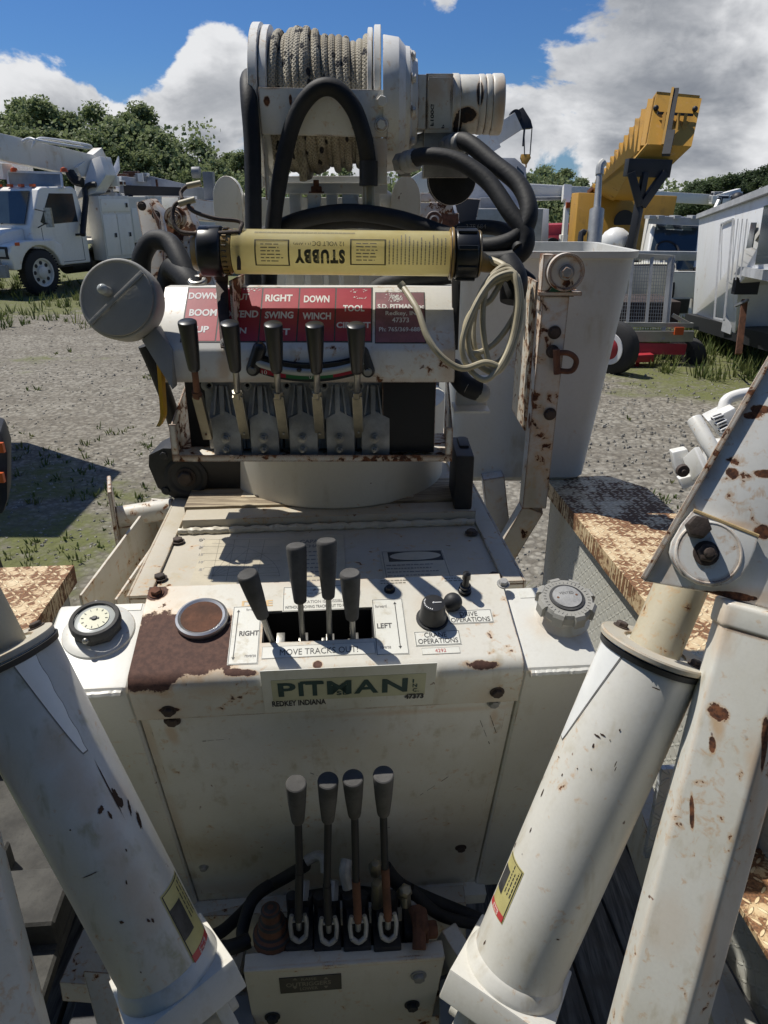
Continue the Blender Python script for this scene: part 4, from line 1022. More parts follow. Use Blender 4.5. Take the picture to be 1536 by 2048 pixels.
hA = hose([(530, 470, 1.36), (600, 440, 1.33), (690, 425, 1.30), (790, 436, 1.29), (880, 465, 1.28), (960, 492, 1.25), (1030, 478, 1.21), (1058, 430, 1.20), (1040, 372, 1.22), (985, 325, 1.25), (935, 285, 1.28), (905, 285, 1.31)], .0150)
hose([(520, 490, 1.38), (620, 452, 1.35), (720, 440, 1.33), (820, 455, 1.32), (900, 480, 1.30)], .0145)
hB = hose([(865, 372, 1.34), (815, 325, 1.30), (850, 312, 1.27), (915, 322, 1.25), (975, 362, 1.23), (1020, 425, 1.21), (1052, 470, 1.20), (1035, 512, 1.21), (960, 520, 1.24), (900, 500, 1.27)][1:], .0145)
hose([(905, 470, 1.31), (940, 455, 1.29), (1000, 458, 1.26), (1030, 480, 1.22), (1040, 500, 1.20), (1060, 440, 1.26)][:5], .0125)
crimp(hA, (925, 286, 1.29), (900, 291, 1.315)); crimp(hB, (835, 318, 1.285), (806, 326, 1.305))
b = B(M['inkgrey']); hq = [pt(925+i*14, 456-6*math.sin(i/6*3), 1.268) for i in range(7)]
for i, s_ in enumerate(('2 TE', '684', '2-DZI', 'WXR')):
    p_ = pt(932+i*22, 452, 1.262); text_rect(b, lambda a, c: p_+V((a, 0, c)), s_, 0, -.004, .016, .003, .0)
b.build('hose_print', crane, smooth=0)
hose([(735, 600, 1.28), (765, 575, 1.27), (810, 562, 1.26), (900, 545, 1.25)], .019)
b = B(M['rubber']); b.tube([pt(1012, 520, 1.16), pt(1028, 560, 1.15), pt(1022, 605, 1.15)], lambda k: .017+.005*math.sin(k*3), 14, 5); b.build('tape_wrap', crane)
b = B(M['rubber']); b.prism([pt(1000, 522, 1.2), pt(1030, 520, 1.2), pt(1075, 555, 1.2), pt(1072, 574, 1.2), pt(1040, 574, 1.2), pt(1000, 565, 1.2)], V((0, .02, 0))); b.build('rubber_flap', crane, bevel=.008)
b = B(M['rust'], M['cord']); 
wp = [(452, 468, 1.09), (478, 463, 1.09), (481, 447, 1.09), (440, 437, 1.09), (385, 420, 1.09), (372, 404, 1.09), (378, 398, 1.09), (358, 405, 1.09), (345, 420, 1.09), (346, 448, 1.09), (365, 465, 1.09), (420, 466, 1.09), (470, 467, 1.09)]
# ---- straps that carry the lamp
b = B(M['boltrust'], M['darkiron'])

q = UC.X(446, 575, .008); q2 = UL.X(452, 700, .006)
b.m(0).prism([q+V((-.010, 0, 0)), q+V((.010, 0, 0)), UC.X(462, 700, .004), UC.X(443, 700, .004)], UC.n*.004)
b.prism([pt(431, 520, 1.18), pt(455, 520, 1.18), q+V((.010, 0, 0)), q+V((-.010, 0, 0))], V((0, .004, 0)))
b.m(1)
for x_, y_ in ((447, 604), (452, 690)): b.hexbolt(UC.X(x_, y_, .008), UC.n, .006, .003)
b.build('lamp_strap', crane, bevel=.001); b = B(M['boltrust'], M['darkiron'])
b.m(1).prism([pt(903, 540, 1.2), pt(922, 540, 1.2), pt(916, 700, 1.2), pt(905, 700, 1.2)], V((0, .004, 0)))
b.build('lamp_strap', crane, bevel=.001)
# ---- outrigger lever bank
cpY = .76
CP = Plane(pt(688, 1925, 1.13), A, Z-Bd*.12)
b = B(paint('cover_plate_paint', (.60, .57, .49), rust=.3, dirt=.7, edge=.0018, specks=.3))
c1_, c2_, c3_, c4_ = CP.X(487, 1944), CP.X(890, 1915), CP.X(850, 2100), CP.X(520, 2120)
b.prism([c1_, c2_, c3_, c4_], -CP.n*.006); b.prism([c1_, c2_, c2_+Bd*.03, c1_+Bd*.03], Z*-.006) 
cp = b.build('cover_plate', crane, bevel=.002)
for x_, y_, mt in ((837, 1950, 'cast'), (824, 2008, 'darkiron'), (545, 2032, 'darkiron')):
    b = B(M[mt]); b.hexbolt(CP.X(x_, y_, .0005), CP.n, .0095, .009); b.build('bolt', cp)
b = B(plain('brown_nameplate', (.06, .055, .045), .45), M['inkfaint'])
b.m(0); prect(b, CP, 559, 1951, 683, 1981, .0015, .0013); b.m(1); ptext(b, CP, 'OUTRIGGERS', 572, 1961, 662, 1969, .0019, .02); ptext(b, CP, 'RAISE', 602, 1953, 633, 1958, .0019, .02); ptext(b, CP, 'LOWER', 600, 1971, 636, 1977, .0019, .02)
for x_, y_, s_ in ((590, 1956, 1), (652, 1954, 1), (590, 1973, -1), (652, 1971, -1)): b.poly([CP.X(x_-5, y_+2*s_, .0019), CP.X(x_+5, y_+2*s_, .0019), CP.X(x_, y_-3*s_, .0019)])
b.build('nameplate', cp, smooth=0)
VB = Plane(pt(690, 1880, 1.16), A, Wd)
b = B(M['darkiron'], M['black'], M['rust'])
for i, xc in enumerate((600, 655, 713, 772)):
    p = pt(xc, 1860, 1.185)
    b.m(0 if i < 3 else 0).box(p-Z*.03, (.044, .07, .075), (A, Bd, Z))
    b.m(1).box(p+Bd*.012+Z*.012, (.030, .05, .03), (A, Bd, Z))
    for s_ in (-1, 1): b.m(0).cyl(p+A*.012*s_+Bd*.03+Z*.01, p+A*.012*s_+Bd*.03+Z*.045, .010)
b.m(0).box(pt(690, 1868, 1.20)-Z*.055, (.27, .08, .05), (A, Bd, Z))
b.m(2).lathe(pt(545, 1862, 1.17)-Z*.02, Z, [(0, .032), (.02, .032), (.025, .022), (.045, .022), (.05, .016), (.06, .014), (.07, .016), (.075, .008)], 20)
b.m(0).box(pt(820, 1850, 1.20)-Z*.01, (.022, .05, .05), (A, Bd, Z))
bank = b.build('valve_bank', crane, bevel=.003)
b = B(M['rust']); b.hexbolt(pt(850, 1860, 1.17), A, .014, .02); b.lathe(pt(830, 1845, 1.17), A, [(0, .022), (.012, .024), (.02, .018)], 16); b.tube([pt(829, 1815, 1.18), pt(838, 1850, 1.16), pt(838, 1900, 1.14)], .011, 10, 4); b.build('rusty_fitting', bank, bevel=.002)
for (tx, ty, gx_, gy_, mx_, my_, bx_, by_, mt) in ((592, 1571, 596, 1642, 599, 1745, 597, 1840, 'blackframe'), (656, 1565, 656, 1640, 654, 1770, 657, 1845, 'blackframe'), (706, 1560, 709, 1630, 712, 1760, 716, 1842, 'rust'), (767, 1553, 767, 1627, 770, 1735, 776, 1838, 'rust')):
    tp = pt(tx, ty-5, 1.00); g1 = pt(gx_, gy_, 1.055); d = (tp-g1).normalized(); L_ = (tp-g1).length
    g0_ = tp-d*L_; mid = pt(mx_, my_, 1.115); base = pt(bx_, by_, 1.15)
    b = B(M['blackframe'], M[mt], M['cast'])
    b.m(0).tube([g0_+d*.01, g0_-d*.02, mid], .0058, 12, 3); b.m(1).tube([mid, base], .0066, 12, 0)
    b.m(2); dn = Z.cross(A); 
    for s_ in (-1, 1): b.tube([base+A*.010*s_+Z*.012, base+A*.013*s_-Z*.004-Bd*.004, base+A*.011*s_-Z*.022-Bd*.012], .0035, 8, 3)
    b.tube([base+A*.011-Z*.022-Bd*.012, base-Z*.030-Bd*.014, base-A*.011-Z*.022-Bd*.012], .0042, 8, 3)
    b.cyl(base-A*.015, base+A*.015, .0035); b.cyl(base, base-Z*.02, .0045)
    rod = b.build('outrigger_lever', crane)
    b = B(M['greyplastic']); grip(b, g0_, d, L_, .0148, .003); b.build('grip', rod)
# hydraulic fittings and hoses behind the bank
b = B(M['brass'], M['cast'])
b.m(0).lathe(pt(751, 1738, 1.20), (0, -.3, 1), [(-.015, .010), (0, .012), (.012, .012), (.022, .007)], 6); b.lathe(pt(754, 1795, 1.19), Z, [(-.02, .010), (.03, .010), (.035, .008)], 6)
b.lathe(pt(807, 1785, 1.19), (.3, -.5, 1), [(-.01, .010), (.012, .012), (.018, .008)], 6); b.cyl(pt(812, 1812, 1.19), pt(810, 1790, 1.19), .009)
b.build('hydraulic_fittings', bank, bevel=.001); b = B(M['brass'], M['cast'])
b.m(1).tube([pt(694, 1720, 1.2), pt(690, 1745, 1.19), pt(697, 1775, 1.19)], .010, 10, 4); b.tube([pt(612, 1722, 1.22), pt(632, 1712, 1.22), pt(648, 1716, 1.21), pt(652, 1745, 1.2)], .009, 10, 4)
for x_ in (596, 655): b.cyl(pt(x_+10, 1760, 1.2), pt(x_+8, 1800, 1.19), .011, n=6)
b.build('hydraulic_fittings', bank, bevel=.001)
hose([(612, 1730, 1.23), (570, 1755, 1.26), (520, 1785, 1.28), (490, 1820, 1.27), (440, 1865, 1.22), (390, 1880, 1.2)], .0105)
hose([(540, 1770, 1.25), (505, 1800, 1.22), (485, 1860, 1.2), (490, 1885, 1.18)], .0105)
hose([(500, 1880, 1.18), (460, 1895, 1.17), (430, 1898, 1.17), (400, 1905, 1.17)], .012)
hose([(770, 1735, 1.24), (800, 1770, 1.26), (860, 1800, 1.28), (960, 1840, 1.3)], .0125)
hose([(820, 1778, 1.24), (880, 1830, 1.25), (960, 1850, 1.28)], .010)
hose([(590, 1800, 1.27), (700, 1785, 1.29), (800, 1800, 1.3)], .012)
# chassis pieces glimpsed below
b = B(M['dirtywhite'])
for (q) in (((140, 1905, 1.28), (480, 1930, 1.28)), ):
    b.beam(pt(*q[0])-Z*.03, pt(*q[1])-Z*.03, .10, .05)
b.beam(pt(470, 1965, 1.30)-Z*.02, pt(930, 1950, 1.30)-Z*.02, .14, .04)
b.beam(pt(360, 1860, 1.44), pt(930, 1830, 1.44), .04, .12)
b.prism([pt(165, 1940, 1.15), pt(235, 1945, 1.15), pt(300, 2120, 1.12), pt(215, 2130, 1.12)], Z*-.01)
b.beam(pt(880, 1880, 1.25), pt(940, 1980, 1.2), .03, .12)
ch = b.build('chassis', crane, bevel=.003)
b = B(M['grey']); b.prism([pt(880, 1960, 1.2), pt(980, 1930, 1.22), pt(1000, 2140, 1.15), pt(880, 2140, 1.15)], V((0, .02, -.02))); b.build('chassis_plate', ch, bevel=.002); b = B(M['grey']); b.prism([pt(380, 1995, 1.2), pt(500, 1990, 1.2), pt(520, 2140, 1.15), pt(400, 2140, 1.15)], V((0, .02, -.02))); b.build('chassis_plate', ch, bevel=.002)
# ---- outrigger cylinders
def outrigger(top, bot, r, side, fl=1.0):
    a = pt(*top); c = pt(*bot); ax = (a-c).normalized(); L_ = (a-c).length
    b = B(M['cyl']); b.lathe(c, ax, [(0, r), (L_-.004, r), (L_, r-.002)], 72)
    cy = b.build('outrigger_cylinder', crane, label='thick white painted hydraulic cylinder')
    ref = V((0, 0, 0))-c; ref = (ref-ax*ref.dot(ax)).normalized()
    sd = ax.cross(ref)                              # screen side direction
    def S(h, ang, e=.0006): t = R(ang); return c+ax*h+(ref*math.cos(t)+sd*math.sin(t))*(r+e)
    b = B(M['collar'], M['darkiron'], M['boltrust'])
    b.m(0).lathe(a, ax, [(-.006, r*.98), (-.004, r*(1+.10*fl)), (.001, r*(1+.11*fl)), (.003, r*(1+.09*fl)), (.003, r*.62), (-.006, r*.6)], 72, caps=False)
    b.m(1).lathe(a, ax, [(.002, r*.63), (-.001, r*.61), (-.008, r*.56), (-.03, r*.5), (-.03, 0)], 56, caps=False)
    b.lathe(a, ax, [(-.014, r*1.04), (-.007, r*1.07), (-.006, r*.98)], 72, caps=False)
    for ang in (75*side, -115*side): t = R(ang); b.m(2).hexbolt(a+ax*.003+(ref*math.cos(t)+sd*math.sin(t))*r*.84, ax, .0075, .007)
    b.build('collar', cy)
    # square foot block with weld
    b = B(M['cyl'], M['dirtywhite'])
    b.m(0).lathe(c, ax, [(-.014, r*1.12), (-.006, r*1.10), (.004, r*1.04), (.010, r*1.0)], 72)
    b.box(c-ax*.035, (r*2.3, r*2.3, .045), (sd, ref, ax)); 
    for s_ in (-1, 1): b.box(c-ax*.11+sd*s_*r*.55, (.018, r*1.8, .11), (sd, ref, ax))
    b.m(0).cyl(c-ax*.10-sd*r*.9, c-ax*.10+sd*r*.9, .02)
    b.build('foot_clevis', cy, bevel=.003)
    # peeled white strip and the warning sticker
    b = B(M['sticker'], M['inkgrey'])
    def strip(h0, h1, a0_, a1_, e, tap=0.0, n=12):
        vs = []
        for i in range(n+1):
            k = i/n; ang = a0_+(a1_-a0_)*k
            vs.append([b.bm.verts.new(S(h1, ang, e)), b.bm.verts.new(S(h0+tap*(abs(k-.0)), ang, e))])
        for p_, q_ in zip(vs, vs[1:]): b.face([p_[0], p_[1], q_[1], q_[0]])
    return cy, S, L_, a, ax, strip
def curved(cy, S, name, h0, h1, a0_, a1_, fn, mats, **k):
    b = B(*mats)
    def F(u_, v_, e=.0007): return S(h0+(h1-h0)*v_, a0_+(a1_-a0_)*u_, e)
    def patch(u0, v0, u1, v1, e=.0006, n=10, skew=0.0):
        pv = None
        for i in range(n+1):
            u_ = u0+(u1-u0)*i/n; cur = (b.bm.verts.new(F(u_, v0+skew*(i/n), e)), b.bm.verts.new(F(u_, v1+skew*(i/n), e)))
            if pv: b.face([pv[0], cur[0], cur[1], pv[1]])
            pv = cur
    fn(b, F, patch); return b.build(name, cy, smooth=60, **k)
Rr = .0605
cyR, SR, LR, topR, axR, _ = outrigger((1309, 1296, .885), (1034, 1925, .965), Rr, 1)
cyL, SL, LL, topL, axL, _ = outrigger((2, 1300, .865), (330, 1925, .950), Rr, -1, .3)
def warn(b, F, patch):
    b.m(0); patch(0, 0, 1, 1, .0005, 12); b.m(1); patch(.03, .02, .97, .98, .0008, 12); b.m(0); patch(.06, .03, .94, .97, .0011, 12)
    b.m(2); patch(.03, .02, .97, .13, .0013, 12); b.m(1); patch(.06, .34, .5, .78, .0013, 8)
    scribble(b, lambda u_, v_: F(v_, u_, .0014), .45, .55, .95, .95, 3, .5, .06)
    b.m(3); text_rect(b, lambda u_, v_: F(1-v_, u_, .0016), 'KEEP CLEAR', .03, .3, .12, .7, .01)
def sgn(b_): return b_
matsW = [M['yellowsticker'], M['inkblack'], M['inkred'], M['sticker']]
angside = None
def find_ang(S, h, px_target):
    best = None
    for a_ in range(-100, 101):
        p = S(h, a_); v = p; d = v.dot(FW); px = 768+FOC*v.dot(RX)/d
        if best is None or abs(px-px_target) < best[0]: best = (abs(px-px_target), a_)
    return best[1]
def find_h(S, ang, py_t, L_):
    best = None
    for i in range(400):
        h = L_*i/400; p = S(h, ang); d = p.dot(FW); py = 1024-FOC*p.dot(UP)/d
        if best is None or abs(py-py_t) < best[0]: best = (abs(py-py_t), h)
    return best[1]
h_ = find_h(SR, 0, 1780, LR); aR0, aR1 = find_ang(SR, h_, 1000), find_ang(SR, h_, 1050)
hb = find_h(SR, aR1, 1850, LR); ht = find_h(SR, aR1, 1745, LR)
curved(cyR, SR, 'warning_sticker', hb, ht, aR0, aR1, warn, matsW, label='yellow sticker with red end')
h_ = find_h(SL, 0, 1850, LL); aL0, aL1 = find_ang(SL, h_, 330), find_ang(SL, h_, 385)
hb = find_h(SL, (aL0+aL1)/2, 1900, LL); ht = find_h(SL, (aL0+aL1)/2, 1765, LL)
curved(cyL, SL, 'warning_sticker', hb, ht, aL0, aL1, warn, matsW, label='yellow sticker with red end')
m_strip = plain('bare_white_strip', (.80, .81, .79), .3, var=.05, bump=.03)
def strip(b, F, patch):
    b.m(1); pts = [(0, .05), (.1, 1.0), (.55, .93), (1, .9), (.62, .45), (.35, .02), (.2, -.06)]
    def poly(e, g):
        c_ = (.45, .5); vs = [b.bm.verts.new(F(c_[0]+(u_-c_[0])*g, c_[1]+(v_-c_[1])*g, e)) for u_, v_ in pts]; b.face(vs)
    n = 14
    def L_(v): # left edge u at v, right edge
        return (0.05+.1*v, .28+.72*min(1, max(0, v))**.8)
    for e, g, mi in ((.0006, 0, 1), (.0010, .03, 0)):
        b.m(mi); pv = None
        for i in range(n+1):
            v_ = g*.5+(1-g)*i/n; l_, r_ = L_(v_); l_ += g+.03*math.sin(v_*23); r_ -= g
            cur = [b.bm.verts.new(F(l_+(r_-l_)*k/4, v_, e)) for k in range(5)]
            if pv:
                for k in range(4): b.face([pv[k], pv[k+1], cur[k+1], cur[k]])
            pv = cur
h_ = find_h(SR, 0, 1400, LR); a0_, a1_ = find_ang(SR, h_, 1158), find_ang(SR, h_, 1222)
curved(cyR, SR, 'peeled_strip', find_h(SR, a0_, 1470, LR), find_h(SR, a1_, 1300, LR), a0_, a1_, strip, [m_strip, M['inkgrey']])
h_ = find_h(SL, 0, 1400, LL); a0_, a1_ = find_ang(SL, h_, 110), find_ang(SL, h_, 60)
curved(cyL, SL, 'peeled_strip', find_h(SL, a0_, 1500, LL), find_h(SL, a1_, 1330, LL), a0_, a1_, strip, [m_strip, M['inkgrey']])
# scratches and chips
def chips(b, F, patch):
    rr = random.Random(11)
    for u_, v_, w_, h_, sk in marks:
        n = 7; ring = []
        for i in range(n*2):
            t = PI*i/n; q = 1+rr.uniform(-.35, .35); x_, y_ = math.cos(t)*w_*q, math.sin(t)*h_*q
            ring.append(b.bm.verts.new(F(u_+x_+y_*sk, v_+y_, .0006)))
        b.face(ring)
m_chip = plain('chipped_to_rust', (.07, .035, .02), .85, var=.5, bump=1)
def pxmarks(S, L_, lst):
    out = []
    for x_, y_, w_, h_, sk in lst:
        hh = find_h(S, 0, y_, L_)
        for _k in range(3): an = find_ang(S, hh, x_); hh = find_h(S, an, y_, L_)
        out.append((an, hh, w_, h_, sk))
    return out
for cy, S, L_, lst in ((cyL, SL, LL, [(200, 1620, 3.5, .004, 300), (222, 1588, 3, .008, 0), (232, 1602, 4, .008, 0), (240, 1615, 2, .008, 300), (262, 1640, 3, .012, 200), (218, 1630, 1.5, .005, 0), (140, 1660, 1, .0012, 0), (180, 1751, 10, .0006, 200), (243, 1845, 2, .0025, -300), (295, 1841, 1.3, .003, -200), (305, 1841, 1.2, .003, 0), (215, 1580, .8, .04, 0), (250, 1700, .8, .002, 0), (282, 1945, .8, .0015, 0), (253, 1765, .9, .003, 200)]),
                       (cyR, SR, LR, [(1195, 1472, 4, .0012, -400), (1206, 1469, 3, .001, 300), (1187, 1490, 1, .0025, 0), (1130, 1495, 1.4, .006, 100), (1125, 1515, 1.5, .001, 0), (1093, 1585, 1.3, .005, 0), (1230, 1528, .5, .004, 0), (1231, 1538, .5, .003, 0), (1128, 1550, .8, .002, 0), (1155, 1538, .7, .001, 0), (1183, 1538, .7, .001, 0), (1035, 1690, 1.5, .004, 0), (1038, 1750, 2, .0015, 0), (1220, 1480, .6, .001, 0), (1060, 1708, .5, .001, 0), (1313, 1378, 5, .0007, 100), (1072, 1660, .8, .004, 0), (1085, 1555, .6, .004, 0), (985, 1885, 1, .004, 100), (1240, 1460, .8, .0015, 0), (1115, 1880, 2, .001, 200)])):
    mk = pxmarks(S, L_, lst); b = B(m_chip); rr = random.Random(3)
    for an, hh, w_, h_, sk in mk:
        n = 9; ring = []
        for i in range(n*2):
            t = PI*i/n; q = 1+rr.uniform(-.3, .3); x_, y_ = math.cos(t)*w_*q, math.sin(t)*h_*q
            ring.append(b.bm.verts.new(S(hh+y_, an+x_+y_*sk, .0005)))
        b.face(ring)
    b.build('paint_chips', cy, smooth=0)
mkL = pxmarks(SL, LL, [(110, 1490, 0, 0, 0), (140, 1560, 0, 0, 0), (175, 1600, 0, 0, 0), (215, 1660, 0, 0, 0), (235, 1720, 0, 0, 0), (262, 1775, 0, 0, 0), (290, 1820, 0, 0, 0), (230, 1600, 0, 0, 0)])
m_cl = paint('stained_cylinder_paint', (.64, .63, .58), rust=.10, dirt=1.0, off=ROOT, rough=.34, edge=0, specks=1.0, stains=[(SL(hh, an), (.022, .03, .045), .42) for an, hh, *_ in mkL], dirtcol=(.30, .28, .15))
cyL.data.materials[0] = m_cl
# rods
b = B(M['rodpaint']); p_ = topR+axR*.0-V((0, 0, 0)); e_ = pt(1385, 1120, .90); dR = (e_-topR).normalized()
b.cyl(topR-dR*.03, e_, .031, n=48); b.build('piston_rod', cyR, label='beige painted piston rod with chips')
b = B(M['rodpaint']); b.cyl(topL-axL*.03, topL+axL*.25, .030, n=48); b.build('piston_rod', cyL)
# ---- right outrigger arm: plate, boss plate and hexagonal leg
AP = Plane(pt(1420, 1080, .825), V((1, -.12, .16)), V((.0, .50, .86)))
m_armp = paint('arm_plate_paint', (.76, .76, .73), rust=.5, dirt=.6, off=ROOT, rough=.4, edge=.002, specks=.6, patches=[(AP.X(1465, 946), (.006, .01, .006), 2.8), (AP.X(1527, 1066), (.009, .01, .006), 2.4), (AP.X(1530, 948), (.010, .01, .004), 2.8), (AP.X(1500, 830), (.012, .01, .004), 3.0), (AP.X(1520, 818), (.012, .01, .004), 3.0), (AP.X(1460, 1192), (.03, .02, .004), 1.4)], stains=[(AP.X(1450, 1050), (.07, .02, .008), .9), (AP.X(1330, 1130), (.02, .02, .05), .6), (AP.X(1420, 900), (.012, .03, .05), .6), (AP.X(1480, 1190), (.08, .02, .012), .8), (AP.X(1480, 815), (.02, .03, .05), .7)])
b = B(m_armp)
b.prism([AP.X(*p_) for p_ in ((1288, 1162), (1322, 1090), (1400, 955), (1470, 840), (1534, 735), (1640, 560), (1800, 700), (1700, 1250), (1600, 1236), (1490, 1205), (1420, 1185))], -AP.n*.010)
arm = b.build('outrigger_arm', crane, bevel=.002, label='flat white steel arm plate with two bolts')
b = B(M['frame']); b.prism([AP.X(*p_, 0) for p_ in ((1290, 1162), (1536, 735), (1640, 560), (1632, 552), (1526, 728), (1280, 1156))], AP.n*.006); b.build('edge_strip', arm, bevel=.001, label='rusty edge strip')
b = B(M['arm']); up_ = [(1340, 1070), (1383, 1020), (1512, 1072)]
poly_ = [(1383, 1022), (1512, 1073), (1505, 1100), (1492, 1130), (1475, 1155), (1450, 1170), (1420, 1174), (1390, 1168), (1362, 1152), (1343, 1128), (1336, 1105), (1340, 1085), (1360, 1050)]
b.prism([AP.X(*p_, 0) for p_ in poly_], AP.n*.011); b.build('boss_plate', arm, bevel=.002)
b = B(M['arm']); b.torus(AP.X(1412, 1107, .011), AP.n, .034, .0022); b.lathe(AP.X(1412, 1107, .0105), AP.n, [(0, .034), (.002, .032), (.0025, 0)], 40); b.build('weld_bead', arm)
b = B(plain('rusty_cream_weld', (.62, .45, .22), .6, var=.4)); b.tube([AP.X(1383+(1511-1383)*i/8, 1023+(1074-1023)*i/8, .0095) for i in range(9)], .0026, 8, 0); b.build('weld_bead', arm)
b = B(M['boltrust']); b.hexbolt(AP.X(1387, 1058, .011), AP.n, .0135, .020, False); b.m(0); b.build('bolt', arm, bevel=.001)
b = B(M['boltrust']); b.hexbolt(AP.X(1406, 1108, .013), AP.n, .0105, .011, True, True); b.build('bolt', arm, bevel=.0008)
la, lb = pt(1532, 1215, .815), pt(1290, 2120, .86); lx = (lb-la).normalized(); ref = (-la); ref = (ref-lx*ref.dot(lx)).normalized(); sd_ = lx.cross(ref)
LGP = Plane(la+ref*.043, sd_, -lx)
if LGP.n.dot(ref) < 0: LGP = Plane(la+ref*.043, -sd_, -lx)
m_leg = paint('outrigger_leg_paint', (.66, .65, .59), rust=.45, dirt=.9, off=ROOT, rough=.32, edge=.003, specks=.8, patches=[(LGP.X(1437, 1426), (.009, .012, .009), 2.6), (LGP.X(1432, 1222), (.005, .01, .007), 2.4), (LGP.X(1426, 1490), (.003, .01, .010), 2.6), (LGP.X(1530, 1490), (.004, .02, .03), 1.4), (LGP.X(1385, 1620), (.002, .012, .022), 1.4)], stains=[(LGP.X(1437, 1450), (.007, .02, .03), 1.0), (LGP.X(1440, 1250), (.02, .03, .05), .6), (LGP.X(1510, 1560), (.012, .03, .09), .7), (LGP.X(1420, 1900), (.012, .03, .09), .6), (LGP.X(1330, 1850), (.03, .03, .05), .25)])
b = B(m_leg)
rt = .058; hexa = [(-.050, .004), (-.036, .040), (.030, .046), (.052, .010), (.046, -.035), (-.044, -.035)]
b.prism([la+sd_*(-u_)+ref*v_ for u_, v_ in hexa], lb-la)
b.prism([la+sd_*(-u_*1.06)+ref*(v_*1.04) for u_, v_ in hexa], lx*.03)
b.build('outrigger_leg', crane, bevel=.006, seg=3, label='white folded sheet metal outrigger leg')
b = B(M['leg']); la2, lb2 = pt(-150, 1500, .80), pt(22, 2140, .85); lx = (lb2-la2).normalized(); ref = -la2; ref = (ref-lx*ref.dot(lx)).normalized(); sd_ = lx.cross(ref)
b.prism([la2+sd_*u_+ref*v_ for u_, v_ in hexa], lb2-la2); b.build('outrigger_leg', crane, bevel=.006, seg=3)
def mir(p):                                         # mirror across the crane's centre line
    p = V(p); a_, c_ = p.dot(A), p.dot(Bd); ax0 = LP.p0.dot(A)+.003
    return A*(2*ax0-a_)+Bd*c_+Z*p.z
b = B(M['arm'])
b.prism([mir(AP.X(*p_)) for p_ in ((1288, 1162), (1322, 1090), (1400, 955), (1470, 840), (1534, 735), (1640, 560), (1800, 700), (1700, 1250), (1600, 1236), (1490, 1205), (1420, 1185))], V((0, .010, 0)))
arm_l = b.build('outrigger_arm', crane, bevel=.002, recalc=True)
ba, bb_ = AP.X(1640, 560)-AP.n*.07, None
for fn, nm in ((mir, 'added_sky_blocker'),):  # unseen beam added to the left arm to block sky light
    b = B(M['arm']); p_ = fn(AP.X(1760, 800)-AP.n*.09); q_ = fn(AP.X(1760, 800)-AP.n*.09+A*.55+Z*.75+Bd*.12); b.beam(p_, q_, .18, .26); b.build(nm, arm if fn is not mir else arm_l, bevel=.004)
# ================================================================== LAMP
LC = pt(672, 505, 1.156); lampo = thing('work_lamp', 'yellowed plastic tube work lamp with black end caps across the lever console', 'work lamp', LC)
ll, lr = pt(470, 503, 1.156), pt(905, 508, 1.156); lx = (lr-ll).normalized(); rl = .0340
lu = V((0, -.95, .3)); lu = (lu-lx*lu.dot(lx)).normalized(); lv = lx.cross(lu)         # towards the eye
if lv.z < 0: lv = -lv
def LS(x_, ang, e=.0): t = R(ang); return ll+lx*x_+(lu*math.cos(t)+lv*math.sin(t))*(rl+e)
LX_ = (lr-ll).length
b = B(M['lamp'], M['lampclear']); b.m(0).lathe(ll, lx, [(-.02, rl-.003), (-.001, rl-.003), (0, rl), (LX_, rl), (LX_+.001, rl-.003), (LX_+.01, rl-.003)], 56)
tube_ = b.build('lamp_tube', lampo)
for nm, x_, s_ in (('end_cap', -.055, 1), ('end_cap', LX_+.002, 1)):
    b = B(M['plastic'], M['lampclear'])
    w_ = .038
    b.m(0).lathe(ll+lx*x_, lx, [(0, rl+.001), (.003, rl+.0045), (w_-.003, rl+.0045), (w_, rl+.001)], 16 if x_ > 0 else 40)
    if x_ < 0:
        b.m(1).lathe(ll+lx*x_, lx, [(-.012, rl*.6), (-.010, rl*.85), (0, rl*.95)], 32); b.lathe(ll+lx*(x_+w_), lx, [(0, rl+.001), (.016, rl-.001)], 40)
        for k in range(26): t = 2*PI*k/26; d_ = lu*math.cos(t)+lv*math.sin(t); b.box(ll+lx*(x_+w_+.006)+d_*(rl+.001), (.008, .003, .003), (lx, d_.cross(lx), d_))
    else:
        b.m(1).lathe(ll+lx*x_, lx, [(-.008, rl+.002), (-.006, rl+.006), (-.001, rl+.006), (0, rl+.002)], 40); b.lathe(ll+lx*(x_+w_), lx, [(0, rl+.003), (.004, rl), (.006, rl*.5)], 32); b.lathe(ll+lx*(x_+w_)-lv*.01, lx+V((0, 0, -.35)), [(0, .017), (.02, .012), (.038, .006)], 20)
        for k in range(8): t = 2*PI*k/8; d_ = lu*math.cos(t)+lv*math.sin(t); b.m(0).box(ll+lx*(x_+w_/2)+d_*(rl+.0045), (w_*.8, .007, .006), (lx, d_.cross(lx), d_))
    b.build(nm, lampo, bevel=.0008, seg=1)
b = B(plain('faded_olive_print', (.10, .09, .045), .5, var=.5, bump=0, s=.4), M['yellowsticker'], M['inkfaint'])
def lx_at(px): return (px-470)/435*LX_
def LT(s_, x0_, x1_, a_lo, a_hi, bold=.02, flip=True):      # upside-down print
    text_rect(b, lambda u_, v_: LS(u_, v_, .0005), s_, lx_at(x1_) if flip else lx_at(x0_), a_hi, lx_at(x0_) if flip else lx_at(x1_), a_lo, bold)
b.m(0)
b.m(2)
for y_ in (40, 44): 
    for k in range(24): xx = lx_at(515+k*8.2); b.poly([LS(xx, y_, .0004), LS(xx+.0062, y_, .0004), LS(xx+.0062, y_+1.5, .0004), LS(xx, y_+1.5, .0004)])
b.m(0); LT('12 VOLT DC', 629, 690, 2, 14, .0); LT('(1.1 AMP)', 592, 626, 4, 12, .0)
